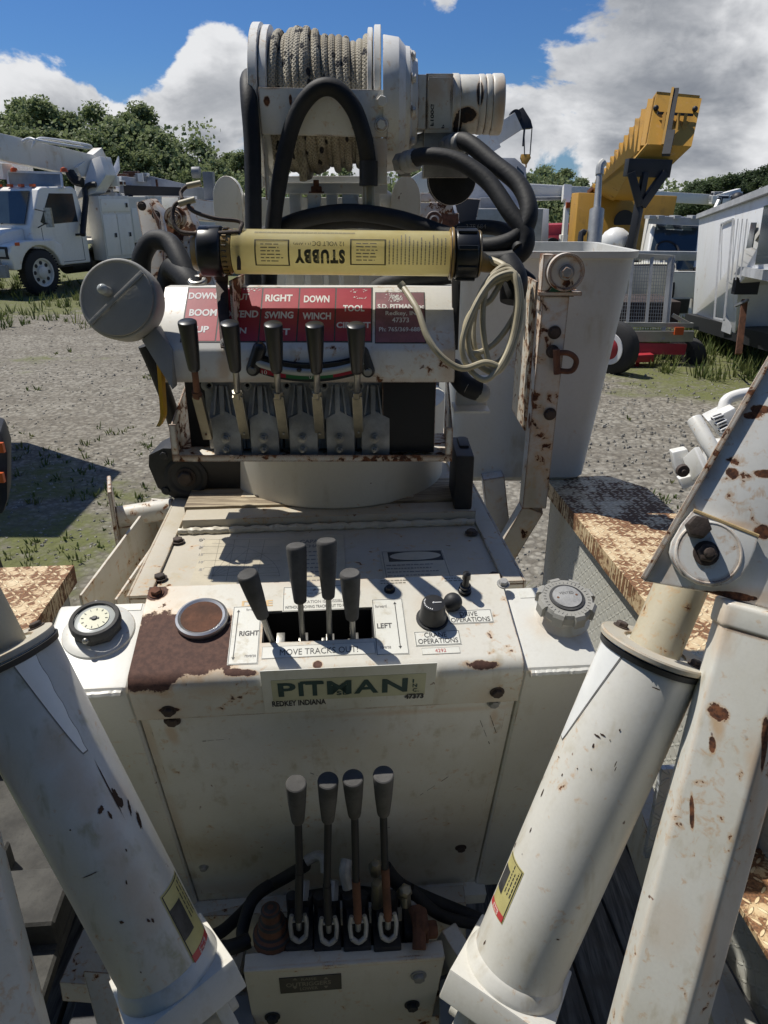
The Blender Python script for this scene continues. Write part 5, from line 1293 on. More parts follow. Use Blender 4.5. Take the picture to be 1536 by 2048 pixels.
text_rect(b, lambda u_, v_: LS(u_, v_, .0005), 'STUBBY', lx_at(692), -6, lx_at(594), -42, .06, 1.25)
def lbox(xa, xb, lo, hi):
    b.m(0)
    for q in ((xa, xa+3, lo, hi), (xb-3, xb, lo, hi)):
        n = 8
        for i in range(n): b.poly([LS(lx_at(q[0]), q[2]+(q[3]-q[2])*i/n, .0005), LS(lx_at(q[1]), q[2]+(q[3]-q[2])*i/n, .0005), LS(lx_at(q[1]), q[2]+(q[3]-q[2])*(i+1)/n, .0005), LS(lx_at(q[0]), q[2]+(q[3]-q[2])*(i+1)/n, .0005)])
    for y_ in (lo, hi-3): b.poly([LS(lx_at(xa), y_, .0005), LS(lx_at(xb), y_, .0005), LS(lx_at(xb), y_+3, .0005), LS(lx_at(xa), y_+3, .0005)])
    b.m(1)
    n = 0
    for i in range(n): b.poly([LS(lx_at(xa+3), lo+3+(hi-lo-6)*i/n, .0003), LS(lx_at(xb-3), lo+3+(hi-lo-6)*i/n, .0003), LS(lx_at(xb-3), lo+3+(hi-lo-6)*(i+1)/n, .0003), LS(lx_at(xa+3), lo+3+(hi-lo-6)*(i+1)/n, .0003)])
    b.m(2); scribble(b, lambda u_, v_: LS(u_, v_, .0007), lx_at(xa+12), lo+10, lx_at(xb-10), hi-8, 6, .5, .1)
lbox(516, 584, -50, 18); lbox(702, 772, -45, 22)
b.m(2); scribble(b, lambda v_, u_: LS(u_, v_, .0006), -42, lx_at(775), 40, lx_at(892), 15, .45, .03)
b.build('lamp_print', tube_, smooth=0)
b = B(M['boltrust'], M['cord'])
b.m(0).tube([pt(*p_) for p_ in [(478, 540, 1.135), (478, 500, 1.128), (480, 462, 1.13), (484, 447, 1.135), (470, 441, 1.135), (430, 437, 1.13), (390, 424, 1.125), (377, 412, 1.125), (381, 403, 1.125)]], .0032, 10, 5)
b.tube([pt(*p_) for p_ in [(381, 402, 1.125), (358, 404, 1.125), (347, 416, 1.125), (346, 440, 1.125), (354, 458, 1.125), (372, 466, 1.125), (420, 467, 1.125), (478, 464, 1.128)]], .0032, 10, 5)
b.tube([pt(364, 398, 1.145), pt(362, 385, 1.15), pt(372, 374, 1.15), (pt(385, 370, 1.15))], .003, 10, 4)
b.m(1).cyl(pt(358, 408, 1.124), pt(390, 399, 1.124), .0047); b.cyl(pt(374, 372, 1.15), pt(402, 366, 1.15), .0045)
b.build('wire_hook', lampo, label='brown wire hanging hook with beige sleeves')
b = B(M['cord'])
C0 = 1.10
loops = [[(1030, 545), (985, 560), (945, 610), (915, 680), (925, 730), (965, 760), (1000, 735), (1030, 680), (1045, 610), (1040, 560)],
         [(1028, 552), (975, 575), (935, 640), (930, 700), (960, 735), (1000, 742), (1035, 690), (1052, 620), (1045, 560)],
         [(1015, 540), (975, 565), (962, 640), (975, 720), (1000, 742), (1025, 690), (1042, 600), (1035, 550)],
         [(1020, 548), (980, 600), (940, 620), (920, 660), (935, 705), (985, 690), (1030, 640), (1048, 590)],
         [(1022, 535), (990, 545), (955, 590), (940, 650), (945, 700), (970, 728), (1010, 715), (1040, 650), (1050, 580)]]
for i, lp in enumerate(loops):
    b.tube([pt(986+(x_-986)*.86, y_, C0+.006*i+.004*math.sin(j*2+i)) for j, (x_, y_) in enumerate(lp)], .0045, 10, 6, True)
b.tube([pt(955, 513, 1.16), pt(985, 522, 1.15), pt(1010, 535, 1.13), pt(1020, 560, 1.13)], .006, 10, 4)
b.tube([pt(1000, 735, 1.10), pt(970, 725, 1.095), pt(925, 737, 1.095), pt(885, 715, 1.09), pt(855, 675, 1.09), pt(835, 620, 1.10), pt(806, 574, 1.13)], .0048, 10, 6)
b.cyl(pt(806, 574, 1.13), pt(800, 567, 1.13), .0062)
b.build('coiled_cord', lampo, label='beige lamp cord hanging in loops')
# ================================================================== BUCKET
bl, br_, bb, bt_ = 0, 0, 0, 0
BKc = V((pt(1065, 510, 2.25).x, 2.45, -.14))
bucket = thing('work_bucket', 'tall grey white fibreglass personnel bucket on rusty bent post right of the crane', 'bucket', (BKc.x-.05, BKc.y, -1.1))
b = B(M['bucket'])
def rr_ring(cx_, cy_, z_, hx_, hy_, rad, n=8):
    out = []
    for qx, qy, a0_ in ((1, -1, -90), (1, 1, 0), (-1, 1, 90), (-1, -1, 180)):
        for i in range(n+1):
            t = R(a0_+90*i/n); out.append(V((cx_+qx*(hx_-rad)+math.cos(t)*rad, cy_+qy*(hy_-rad)+math.sin(t)*rad, z_)))
    return out
ringsB = [(-.01, .30, .28), (0, .305, .285), (.02, .305, .285), (.03, .285, .265)]
zt_, zb_ = -.135, -.86
prof_b = [(zb_, .21, .19, .05), (zb_+.02, .228, .21, .055), (zt_-.03, .272, .255, .06), (zt_-.022, .272, .255, .06), (zt_-.018, .281, .264, .06), (zt_, .282, .265, .06), (zt_, .264, .247, .05), (zb_+.05, .205, .19, .05)]
pv = None
xoff = lambda z_: -.035*(zt_-z_)
rr_ = []
for z_, hx_, hy_, rad in prof_b:
    ring = b.vs(rr_ring(BKc.x+xoff(z_), BKc.y, z_, hx_, hy_, rad)); rr_.append(ring)
    if pv: 
        n = len(ring)
        for i in range(n): b.face([pv[i], pv[(i+1) % n], ring[(i+1) % n], ring[i]])
    pv = ring
b.face(list(reversed(rr_[0]))); b.face(rr_[-1])
tub = b.build('bucket_shell', bucket, smooth=40)
b = B(M['bgrust']); pY = BKc.y-.34
pa, pb = atY(1108, 590, pY), atY(1065, 1010, pY)
b.beam(pa, pb, .075, .06, up=(0, 1, 0)); pc_ = atY(1000, 1110, pY+.05)
b.beam(pb, pc_+V((0, 0, -.02)), .07, .055, up=(0, 1, 0)); b.beam(atY(985, 950, pY+.1), atY(1003, 1110, pY+.1), .07, .06, up=(0, 1, 0))
b.beam(atY(1002, 1090, pY+.06), atY(1003, 1090, pY+.06)+V((-.02, 0, -1.0)), .09, .07, up=(0, 1, 0))
post = b.build('bucket_post', bucket, bevel=.004)
b = B(M['bgrust'], M['dgreen'], M['cast'], M['rust'])
pc_ = atY(1133, 545, pY-.05)
b.m(0).box(atY(1090, 565, pY), (.03, .05, .15)); b.m(0).box(atY(1115, 585, pY), (.12, .07, .01)); b.box(atY(1112, 555, pY+.02), (.075, .02, .12))
b.m(1).prism([atY(1085, 590, pY-.03), atY(1148, 594, pY-.03), atY(1144, 582, pY-.03), atY(1125, 565, pY-.03), atY(1110, 565, pY-.03), (atY(1098, 582, pY-.03))], V((0, .03, 0)))
b.m(0).lathe(pc_, (0, -1, 0), [(-.03, .04), (-.025, .05), (0, .05), (.0, .044), (-.006, .042), (-.006, .02)], 40); b.m(2).hexbolt(pc_, (0, -1, 0), .016, .012)
b.build('pivot_bearing', post, bevel=.002, label='round pulley on green pillow bearing')
b = B(M['rust']); q = [atY(x_, y_, pY-.05) for x_, y_ in ((1112, 706), (1135, 706), (1150, 715), (1152, 728), (1142, 742), (1115, 741))]; b.tube(q, .008, 10, 4)
b.cyl(q[0]+V((0, 0, .01)), q[-1]-V((0, 0, .01)), .010); b.build('lifting_ring', post)
for x_, y_ in ((1109, 665), (1105, 703), (1100, 828)):
    b = B(M['boltrust']); b.hexbolt(atY(x_, y_, pY-.032), (0, -1, 0), .014, .008); b.build('bolt', post)
# ================================================================== TRAILER that carries the crane
trailer = thing('flatbed_trailer', 'rusty tread plate trailer fenders and grey timber deck boards either side of the crane', 'trailer', V((.35, 1.5, GZ)))
m_tr = diamond('rusty_tread_plate', 52, (.82, .68, .44), .75)
m_trc = diamond('cream_tread_plate_side', 50, (.60, .60, .54), .12, ('Y', 'Z'))
m_trg = diamond('grey_tread_plate', 40, (.42, .44, .45), .0, ('X', 'Z'))
def fender(x_in, w_, y0_, y1_, s_):
    b = B(m_tr, m_trc)
    c_ = [A*0+Bd*0]
    def FP(a_, c__, z_): return A*(x_in+a_)+Bd*c__+Z*z_
    b.m(0)
    ch_ = [FP(0, y0_, -.85), FP(s_*w_, y0_, -.85), FP(s_*w_, y1_-.12, -.85), FP(s_*w_*.72, y1_, -.85), FP(0, y1_, -.85)]
    b.prism(ch_, Z*-.006)
    b.prism([FP(0, y0_, -.856), FP(0, y1_, -.856), FP(0, y1_, -.90), FP(0, y0_, -.90)], A*s_*.004)
    b.m(1).prism([FP(s_*.02, y0_, -.86), FP(s_*.02, y1_-.02, -.86), FP(s_*.02, y1_-.02, -1.35), FP(s_*.02, y0_, -1.35)], A*s_*.006)
    b.prism([FP(s_*.02, y1_-.02, -.86), FP(s_*w_*.72, y1_-.02, -.86), FP(s_*w_*.72, y1_-.02, -1.35), FP(s_*.02, y1_-.02, -1.35)], -Bd*.006)
    return b.build('fender', trailer)
pr_ = atZ(1090, 955, -.85); xr = pr_.dot(A); yr = pr_.dot(Bd)
plf = atZ(148, 1130, -.85); xl = plf.dot(A); yl_ = plf.dot(Bd)
f1 = fender(xr, .30, .55, yr, 1); f2 = fender(xl, .40, 1.2, yl_, -1)
b = B(m_tr, m_trg, M['dirtywhite'])
def TPt(a_, c__, z_): return A*a_+Bd*c__+Z*z_
st_ = atZ(1470, 1700, -1.05); sa, sb = st_.dot(A), st_.dot(Bd)
b.m(0).prism([TPt(sa-.05, sb-.6, -1.05), TPt(sa+.5, sb-.6, -1.05), TPt(sa+.5, sb, -1.05), TPt(sa-.05, sb, -1.05)], Z*-.01)
b.m(1).prism([TPt(sa-.16, sb+.004, -1.06), TPt(sa+.5, sb+.004, -1.06), TPt(sa+.5, sb+.004, -.86), TPt(sa-.16, sb+.004, -.86)], Bd*.01)
b.build('step_plate', trailer, label='rusty tread plate step')
b = B(M['wood'])
for i in range(9):
    x_ = -.95+i*.17+(.02 if i > 4 else 0)
    if -.45 < x_ < .12: continue
    b.prism([TPt(x_, .2, -1.62), TPt(x_+.16, .2, -1.62), TPt(x_+.16, 3.4, -1.62), TPt(x_, 3.4, -1.62)], Z*-.04)
for i in range(4):
    x_ = .34+i*.105
    b.prism([TPt(x_, .15, -1.36), TPt(x_+.10, .15, -1.36), TPt(x_+.10, 1.6, -1.36), TPt(x_, 1.6, -1.36)], Z*-.04)
b.build('deck_boards', trailer, bevel=.004)
b = B(M['dirtywhite'], M['darkiron'])
b.m(0).beam(pt(1200, 1400, 1.45), pt(1440, 2100, 1.15), .04, .10)
b.beam(TPt(xr-.03, .4, -1.35), TPt(xr-.03, yr, -1.35), .05, .08)
b.m(1).beam(TPt(-.95, .3, -1.75), TPt(-.95, 3.4, -1.75), .08, .18); b.beam(TPt(.75, .3, -1.75), TPt(.75, 3.4, -1.75), .08, .18)
b.build('trailer_rail', trailer, bevel=.004)
for s_, xx in ((-1, xl-.2), (1, xr+.15)):
    b = B(M['tyre'], M['trred']); c_ = TPt(xx, 1.3 if s_ > 0 else 1.35, GZ+.40); b.m(0).lathe(c_-A*.1, A, [(0, .26), (.01, .36), (.04, .40), (.16, .40), (.19, .36), (.20, .26)], 40); b.m(1).lathe(c_-A*.09, A, [(0, .25), (.18, .25)], 32); b.build('wheel', trailer)
# ================================================================== GROUND
def ground_mat():
    m, g = new_mat('gravel_yard')
    tc = g.node('TexCoord').outputs['Object']
    big = g.noise(tc, .22, 5, .6, .3); mid = g.noise(tc, 1.5, 6, .65); n3 = g.noise(tc, 9, 6, .7)
    v1 = g.node('TexVoronoi', {'Vector': tc, 'Scale': 22}); v2 = g.node('TexVoronoi', {'Vector': tc, 'Scale': 9})
    c1 = g.node('SeparateColor', {'Color': v1.outputs['Color']}).outputs[0]; c2 = g.node('SeparateColor', {'Color': v2.outputs['Color']}).outputs[0]
    col = g.mix(g.mr(n3, .3, .7), (.14, .125, .098), (.28, .255, .21))
    col = g.mix(g.m('MULTIPLY', c1, .75), col, (.36, .34, .29))
    col = g.mix(g.m('MULTIPLY', g.m('MULTIPLY', g.mr(c2, .80, .84), g.mr(v2.outputs['Distance'], .3, .15)), .75), col, (.36, .34, .30))
    col = g.mix(g.m('MULTIPLY', g.mr(v1.outputs['Distance'], .35, .65), .55), col, (.09, .08, .065))
    rut = g.noise(g.vm('MULTIPLY', tc, (.10, .8, 1)), 1.6, 4, .6, .6)
    col = g.mix(g.m('MULTIPLY', g.mr(rut, .42, .62), .45), col, (.15, .133, .108))
    col = g.mix(g.m('MULTIPLY', g.mr(mid, .5, .75), .4), col, (.36, .34, .29))
    gm = g.m('ADD', g.m('MULTIPLY', big, .9), g.m('MULTIPLY', mid, .55))
    sep = g.node('SeparateXYZ', {'Vector': tc})
    far = g.m('ADD', g.m('MULTIPLY', g.mr(sep.outputs[1], 10, 22), .30), g.m('MULTIPLY', g.m('MULTIPLY', g.mr(sep.outputs[0], 1.8, 3.6), g.mr(sep.outputs[1], 6.5, 9)), .22))
    left = g.m('MULTIPLY', g.mr(sep.outputs[1], 9, 3), g.m('MULTIPLY', g.mr(sep.outputs[0], .5, -1.0), .17))
    gm = g.m('ADD', gm, g.m('ADD', far, left))
    gr = g.m('MULTIPLY', g.mr(gm, .76, .90), g.mr(n3, .25, .55))
    gcol = g.mix(n3, (.07, .085, .028), (.19, .195, .08))
    col = g.mix(gr, col, gcol)
    h = g.m('ADD', g.m('MULTIPLY', v1.outputs['Distance'], -.7), g.m('ADD', n3, g.m('MULTIPLY', g.noise(tc, 60, 4, .7), .5)))
    finish(g, col, .92, 0, h, .018, .8, .2)
    return m
b = B(ground_mat())
N = 60
xs_ = [-1500, -400, -120]+[-60+i*4 for i in range(31)]+[120, 400, 1500]
ys_ = [-30, -5]+[i*3 for i in range(1, 40)]+[200, 500, 1800]
grid = [[b.bm.verts.new((x_, y_, GZ+(.05*mnoise.noise(V((x_*.15, y_*.15, 0))) if abs(x_) < 100 and y_ < 120 else 0))) for x_ in xs_] for y_ in ys_]
for j in range(len(ys_)-1):
    for i in range(len(xs_)-1): b.face([grid[j][i], grid[j][i+1], grid[j+1][i+1], grid[j+1][i]])
struct(b.build('ground'))
def gz(x_, y_): return GZ+.05*mnoise.noise(V((x_*.15, y_*.15, 0)))
rr = random.Random(21)
# stones and grass
b = B(plain('limestone_chips', (.30, .285, .245), .9, var=.45, s=2), plain('dark_stones', (.21, .20, .17), .9, var=.4, s=2))
for k in range(7500):
    y_ = 3.0+rr.random()**1.5*13; x_ = rr.uniform(-1.0, 1.0)*y_*.62
    if -1.2 < x_ < 1.3 and y_ < 3.6: continue
    r_ = rr.uniform(.006, .020)*(1.5 if rr.random() < .06 else 1); z_ = gz(x_, y_); b.mi = 0 if rr.random() < .6 else 1
    q = [V((x_+math.cos(t+k)*r_*rr.uniform(.6, 1.2), y_+math.sin(t+k)*r_*rr.uniform(.6, 1.2), z_-.002)) for t in (0, 1.3, 2.5, 3.8, 5)]
    c_ = b.vs(q); tp_ = b.vs([V((x_, y_, z_))+(v-V((x_, y_, z_)))*.55+V((0, 0, r_*rr.uniform(.4, .9))) for v in q])
    for i in range(5): b.face([c_[i], c_[(i+1) % 5], tp_[(i+1) % 5], tp_[i]])
    b.face(tp_)
o = b.build('loose_gravel', smooth=0); tag(o, 'pale and dark loose gravel stones spread over the yard', 'gravel', kind='stuff')
def grass_mat():
    m, g = new_mat('grass_blades'); tc = g.node('TexCoord').outputs['Object']
    n = g.noise(tc, 1.3, 4); n2 = g.noise(tc, 40, 2)
    col = g.mix(g.mr(n, .35, .65), (.07, .11, .028), (.17, .19, .07)); col = g.mix(g.mr(n2, .5, .75), col, (.22, .20, .09))
    p = g.node('BsdfPrincipled', {'Base Color': col, 'Roughness': .7, 'Specular IOR Level': .2}); tr = g.node('BsdfTranslucent', {'Color': col})
    g.node('OutputMaterial', {'Surface': g.node('MixShader', {0: .3, 1: p.outputs[0], 2: tr.outputs[0]}).outputs[0]}); return m
b = B(grass_mat())
def tuft(x_, y_, h_, n):
    z_ = gz(x_, y_)-.01
    for i in range(n):
        a_ = rr.uniform(0, 2*PI); d_ = V((math.cos(a_), math.sin(a_), 0)); s_ = V((-d_.y, d_.x, 0))*rr.uniform(.003, .006)*(1+y_*.10)
        p_ = V((x_, y_, z_))+d_*rr.uniform(0, h_*.5); hh = h_*rr.uniform(.4, 1.1); tp_ = p_+d_*hh*rr.uniform(.2, .8)+Z*hh; md = (p_+tp_)/2+Z*hh*.12
        v0, v1, v2, v3, v4 = b.vs([p_-s_, p_+s_, md+s_*.8, md-s_*.8, tp_]); b.face([v0, v1, v2, v3]); b.face([v3, v2, v4])
def gden(x_, y_): return mnoise.noise(V((x_*.6, y_*.6, 3)))+.5*mnoise.noise(V((x_*2, y_*2, 7)))
for k in range(5200):
    y_ = 3.2+rr.random()*19; x_ = rr.uniform(-1, 1)*y_*.65
    if -1.3 < x_ < 1.2 and y_ < 3.6: continue
    thr = .05 if y_ > 13 else (.0 if (x_ < -.8 and y_ < 7) else .36)
    if x_ > 2.5 and y_ > 11: thr = -.1
    if gden(x_, y_) < thr: continue
    tuft(x_, y_, rr.uniform(.03, .09) if y_ < 12 else rr.uniform(.08, .26), 7)
for k in range(900):                                     # long grass by the parked trailers and the truck
    x_, y_ = rr.uniform(3.6, 8.5), rr.uniform(9.0, 13.5)
    if gden(x_, y_) > -.35: tuft(x_, y_, rr.uniform(.10, .32), 9)
o = b.build('grass', smooth=0); tag(o, 'short green grass and weeds growing through the gravel', 'grass', kind='stuff')
# ================================================================== TREES
def leaf_mat(name, c1, c2):
    m, g = new_mat(name); tc = g.node('TexCoord').outputs['Object']
    oi = g.node('ObjectInfo').outputs['Random']
    n = g.noise(tc, .9, 4, .6); n2 = g.noise(tc, 6, 3)
    col = g.mix(g.mr(n, .35, .65), c1, c2); col = g.mix(g.m('MULTIPLY', n2, .35), col, tuple(x*1.5 for x in c2))
    col = g.mix(g.m('MULTIPLY', oi, .35), col, tuple(x*.6 for x in c1))
    p = g.node('BsdfPrincipled', {'Base Color': col, 'Roughness': .6, 'Specular IOR Level': .25}); tr = g.node('BsdfTranslucent', {'Color': col})
    g.node('OutputMaterial', {'Surface': g.node('MixShader', {0: .4, 1: p.outputs[0], 2: tr.outputs[0]}).outputs[0]}); return m
LM = [leaf_mat('leaves_mid', (.15, .20, .08), (.27, .31, .15)), leaf_mat('leaves_pale', (.17, .215, .095), (.28, .32, .16)), leaf_mat('leaves_dark', (.05, .08, .038), (.10, .135, .06))]
bark = plain('bark', (.07, .055, .04), .9, s=20)
def make_tree(seed, lm, H=10.0, W=3.6, conif=False):
    rg = random.Random(seed)
    root = bpy.data.objects.new('tree', None); COL.objects.link(root)
    b = B(bark); tp_ = V((rg.uniform(-.4, .4), rg.uniform(-.4, .4), H*.8))
    b.tube([(0, 0, -.1), (rg.uniform(-.2, .2), 0, H*.35), tp_], lambda k: .20*(1-.8*k), 8, 4)
    lumps = []
    n = 44
    for i in range(n):
        k = rg.random(); z_ = H*(.12+.83*k)
        w_ = W*(math.sin(PI*min(1, max(.05, (k*.85+.16))))**.7)*rg.uniform(.25, .95)*(1-.15*k)
        a_ = rg.uniform(0, 2*PI); c_ = V((math.cos(a_)*w_, math.sin(a_)*w_, z_)); lumps.append((c_, rg.uniform(.7, 1.3)*W/3.4))
        if i % 3 == 0: b.tube([(0, 0, z_*.55), (c_.x*.5, c_.y*.5, z_*.8), c_], lambda q: .07*(1-.8*q), 5, 3)
    lumps.append((tp_+V((0, 0, H*.12)), .7))
    tr_ = b.build('trunk', root)
    b = B(lm)
    for c_, r_ in lumps:
        for i in range(300):
            d_ = V((rg.gauss(0, 1), rg.gauss(0, 1), rg.gauss(0, 1))).normalized()*r_*rg.random()**.55; d_.z *= .85
            p_ = c_+d_; s_ = rg.uniform(.06, .15)
            nn_ = V((rg.gauss(0, 1), rg.gauss(0, 1), rg.gauss(.6, 1))).normalized(); X_ = nn_.orthogonal().normalized(); Y_ = nn_.cross(X_)
            b.poly([p_-X_*s_-Y_*s_*.5, p_+X_*s_*.2-Y_*s_, p_+X_*s_, p_+Y_*s_*.9-X_*s_*.2])
    b.build('crown', root, smooth=0)
    return root
protos = [make_tree(1, LM[0]), make_tree(2, LM[0], 10, 3.2), make_tree(3, LM[1], 9, 3.4), make_tree(4, LM[1], 11, 3.0), make_tree(5, LM[2], 10, 3.8)]
used = set()
def put_tree(pi, x_, y_, h_, label, group, wide=1.0):
    src = protos[pi]; s_ = h_/10
    if pi in used:
        o = src.copy(); COL.objects.link(o)
        for ch_ in [c for c in bpy.data.objects if c.parent == src and c.name.split('.')[0] in ('trunk', 'crown')]:
            c = ch_.copy(); COL.objects.link(c); c.parent = o
    else: o = src; used.add(pi)
    o.location = (x_, y_, GZ); o.rotation_euler = (0, 0, rr.uniform(0, 6.28)); o.scale = (s_*wide, s_*wide, s_)
    tag(o, label, 'tree', group)
def htop(px, py, y_): return atY(px, py, y_).z-GZ
# skyline of the wood: photo pixel of each crown's top
left_line = [(-60, 225), (0, 215), (40, 208), (75, 222), (105, 225), (140, 235), (165, 248), (190, 215), (225, 222), (250, 235), (280, 232), (310, 262), (335, 275), (360, 300), (400, 283), (430, 310), (455, 312), (480, 318), (510, 330), (560, 330), (620, 330), (690, 330), (760, 335), (830, 335)]
right_line = [(880, 335), (930, 330), (975, 340), (1020, 330), (1060, 340), (1090, 335), (1130, 342), (1165, 350), (1200, 365), (1300, 395), (1350, 380), (1400, 365), (1430, 360), (1465, 352), (1500, 345), (1540, 335), (1590, 320)]
def nth(i): return ('first', 'second', 'third', 'fourth', 'fifth', 'sixth', 'seventh', 'eighth', 'ninth', 'tenth', 'eleventh', 'twelfth', 'thirteenth', 'fourteenth', 'fifteenth', 'sixteenth', 'seventeenth', 'eighteenth', 'nineteenth', 'twentieth', 'twenty first', 'twenty second', 'twenty third', 'twenty fourth', 'twenty fifth')[i]
for i, (x_, y_) in enumerate(left_line):
    yy_ = 62+rr.uniform(-3, 5); p_ = atY(x_, y_, yy_)
    hh_ = max(p_.z-GZ, 4)*1.03
    lab = 'green tree of the wood behind the winch, %s crown from the left edge' % nth(i) if x_ > 450 else 'tall green tree behind the utility truck, %s crown from the left edge' % nth(i)
    put_tree([0, 2, 1, 3, 0, 1, 2][i % 7], p_.x, yy_, hh_, lab, 'trees of the wood behind the yard', 1.3 if hh_ < 8 else 1.12)
for i in range(11):                                      # second row, filling the wood
    x_ = -40+i*46; y_ = [262, 255, 262, 272, 262, 266, 292, 315, 335, 340, 345][i]; yy_ = 58+rr.uniform(-1, 1); p_ = atY(x_, y_, yy_)
    put_tree([2, 0, 1, 3][i % 4], p_.x, yy_, max(p_.z-GZ, 4), 'green tree of the front row of the wood, %s from the left edge' % nth(i), 'front row of trees of the wood', 1.35)
for i, (x_, y_) in enumerate(right_line):
    dark = x_ > 1380; yy_ = (45 if dark else 68)+rr.uniform(-2, 4); p_ = atY(x_, y_, yy_)
    put_tree(4 if dark else [1, 2, 0][i % 3], p_.x, yy_, max(p_.z-GZ, 3)*1.03, ('dark green tree behind the camper, %s crown rightwards from the winch motor' if dark else 'green skyline tree, %s crown rightwards from the winch motor') % nth(i), 'trees of the wood behind the yard', 1.5)
for i in range(5):                                        # unseen trees added behind the camera to hold back fill light
    put_tree(4, -8.5+i*4.2, -5.4+rr.uniform(-.8, .4), rr.uniform(8, 10.5), 'dark unseen tree added behind the camera to hold back fill light', 'unseen trees added to hold back fill light', 1.1)
# low understorey: one mass nobody could count
b = B(LM[0])
for k in range(34000):
    x_ = rr.uniform(-52, 60); y_ = 56+rr.uniform(0, 4)+(-14 if x_ > 24 and rr.random() < .5 else 0); z_ = GZ+rr.random()**1.2*(3.6+1.6*mnoise.noise(V((x_*.3, 0, 0)))+(3.6 if x_ < -12 else 0))
    s_ = rr.uniform(.07, .17); nn_ = V((rr.gauss(0, 1), rr.gauss(-.5, 1), rr.gauss(.6, 1))).normalized(); X_ = nn_.orthogonal().normalized(); Y_ = nn_.cross(X_); p_ = V((x_, y_, z_))
    b.poly([p_-X_*s_-Y_*s_*.5, p_+X_*s_*.2-Y_*s_, p_+X_*s_, p_+Y_*s_*.9-X_*s_*.2])
o = b.build('undergrowth', smooth=0); tag(o, 'dense green bushes and undergrowth along the foot of the wood', 'bushes', kind='stuff')
# ================================================================== VEHICLES BEHIND
def xf(b, Mx): bmesh.ops.transform(b.bm, matrix=Mx, verts=b.bm.verts); return b
def wheel(parent, Mx, x_, y_, r_, w_, rim='bgworn', side=1, hub=True):
    b = B(M['tyre'], M[rim], M['darkiron'])
    prof_ = [(0, r_*.62), (.01, r_*.88), (.04, r_*.97), (w_*.4, r_), (w_*.6, r_), (w_-.04, r_*.97), (w_-.01, r_*.88), (w_, r_*.62)]
    o_ = V((x_, y_-w_/2, r_)); b.m(0).lathe(o_, (0, 1, 0), prof_, 40, caps=False)
    for i in range(44):
        t = 2*PI*i/44; d_ = V((math.cos(t), 0, math.sin(t))); b.box(o_+d_*(r_+.004)+V((0, w_/2, 0)), (.04, w_*.86, .014), (V((-math.sin(t), 0, math.cos(t))), V((0, 1, 0)), d_))
    b.m(1).lathe(o_+V((0, w_ if side > 0 else 0, 0)), (0, side, 0), [(-.02, r_*.63), (-.005, r_*.62), (-.01, r_*.56), (-.06, r_*.52), (-.05, r_*.3), (.0, r_*.26), (.03, r_*.15), (.035, 0)], 36, caps=False)
    b.lathe(o_+V((0, .02 if side > 0 else w_-.02, 0)), (0, side, 0), [(0, r_*.6), (.01, 0)], 24, caps=False)
    if hub:
        b.m(2)
        for i in range(8): t = 2*PI*i/8; d_ = V((math.cos(t), 0, math.sin(t))); b.lathe(o_+V((0, (w_ if side > 0 else 0)-.055*side, 0))+d_*r_*.41, (0, side, 0), [(0, .045), (.01, .045), (.01, 0)], 12)
    xf(b, Mx); return b.build('wheel', parent)
def side_prism(b, pts, y0_, y1_): b.prism([V((x_, y0_, z_)) for x_, z_ in pts], V((0, y1_-y0_, 0)))
# ---- the utility truck at the left
f_ = V((-.37, -.93, 0)).normalized(); lf_ = V((-f_.y, f_.x, 0)); wpos = atZ(90, 590, GZ); orig = wpos-lf_*1.0
MT = Matrix.Translation(orig) @ Matrix.Rotation(math.atan2(f_.y, f_.x), 4, 'Z')
ut = thing('utility_truck', 'white utility truck parked facing left with a big grey boom folded over its cab', 'truck', orig)
b = B(M['bgwhite'])
side_prism(b, [(-1.75, .62), (-1.75, 1.50), (-1.62, 2.30), (-1.50, 2.40), (-.55, 2.38), (-.42, 2.33), (.02, 1.52), (.02, .62)], -.95, .95)
cab = b.build
xf(b, MT); cab = b.build('cab', ut, bevel=.05, seg=3)
b = B(M['bgwhite']); side_prism(b, [(.0, .75), (.0, 1.50), (.55, 1.44), (.80, 1.36), (.88, 1.2), (.88, .75)], -.72, .72); xf(b, MT); b.build('hood', ut, bevel=.07, seg=3)
b = B(M['bgwhite'], M['tyre'])
for s_ in (1, -1):
    arc_ = [(math.cos(R(a_))*.62, .5+math.sin(R(a_))*.62) for a_ in range(0, 181, 12)]
    side_prism(b.m(0), [(.80, .62), (.86, 1.0), (.80, 1.16), (.35, 1.24), (-.5, 1.22), (-.72, 1.1), (-.72, .62)]+[(-x_, z_) for x_, z_ in arc_ if z_ > .6], s_*.70, s_*1.08)
xf(b, MT); b.build('front_fender', ut, bevel=.04, seg=3)
b = B(M['glass']); 
side_prism(b, [(-1.5, 1.60), (-1.46, 2.24), (-.70, 2.24), (-.30, 1.62), (-.42, 1.56)], .945, .957); xf(b, MT); b.build('side_window', cab); b = B(M['glass']); side_prism(b, [(-1.5, 1.60), (-1.46, 2.24), (-.70, 2.24), (-.30, 1.62), (-.42, 1.56)], -.957, -.945)
xf(b, MT); b.build('side_window', cab)
b = B(M['glass'], M['bubble']); q = [V((.03, -.80, 1.58)), V((.03, .80, 1.58)), V((-.37, .72, 2.28)), V((-.37, -.72, 2.28))]; b.prism(q, V((.02, 0, .012))); xf(b, MT); b.build('windscreen', cab)
b = B(M['blackframe'], M['steel']); side_prism(b, [(-1.56, .70), (-1.56, 1.55), (-1.548, 1.55), (-1.548, .70)], .951, .954); side_prism(b, [(-.30, .70), (-.30, 1.5), (-.288, 1.5), (-.288, .70)], .951, .954); side_prism(b, [(-1.56, .70), (-.288, .70), (-.288, .688), (-1.56, .688)], .951, .954)
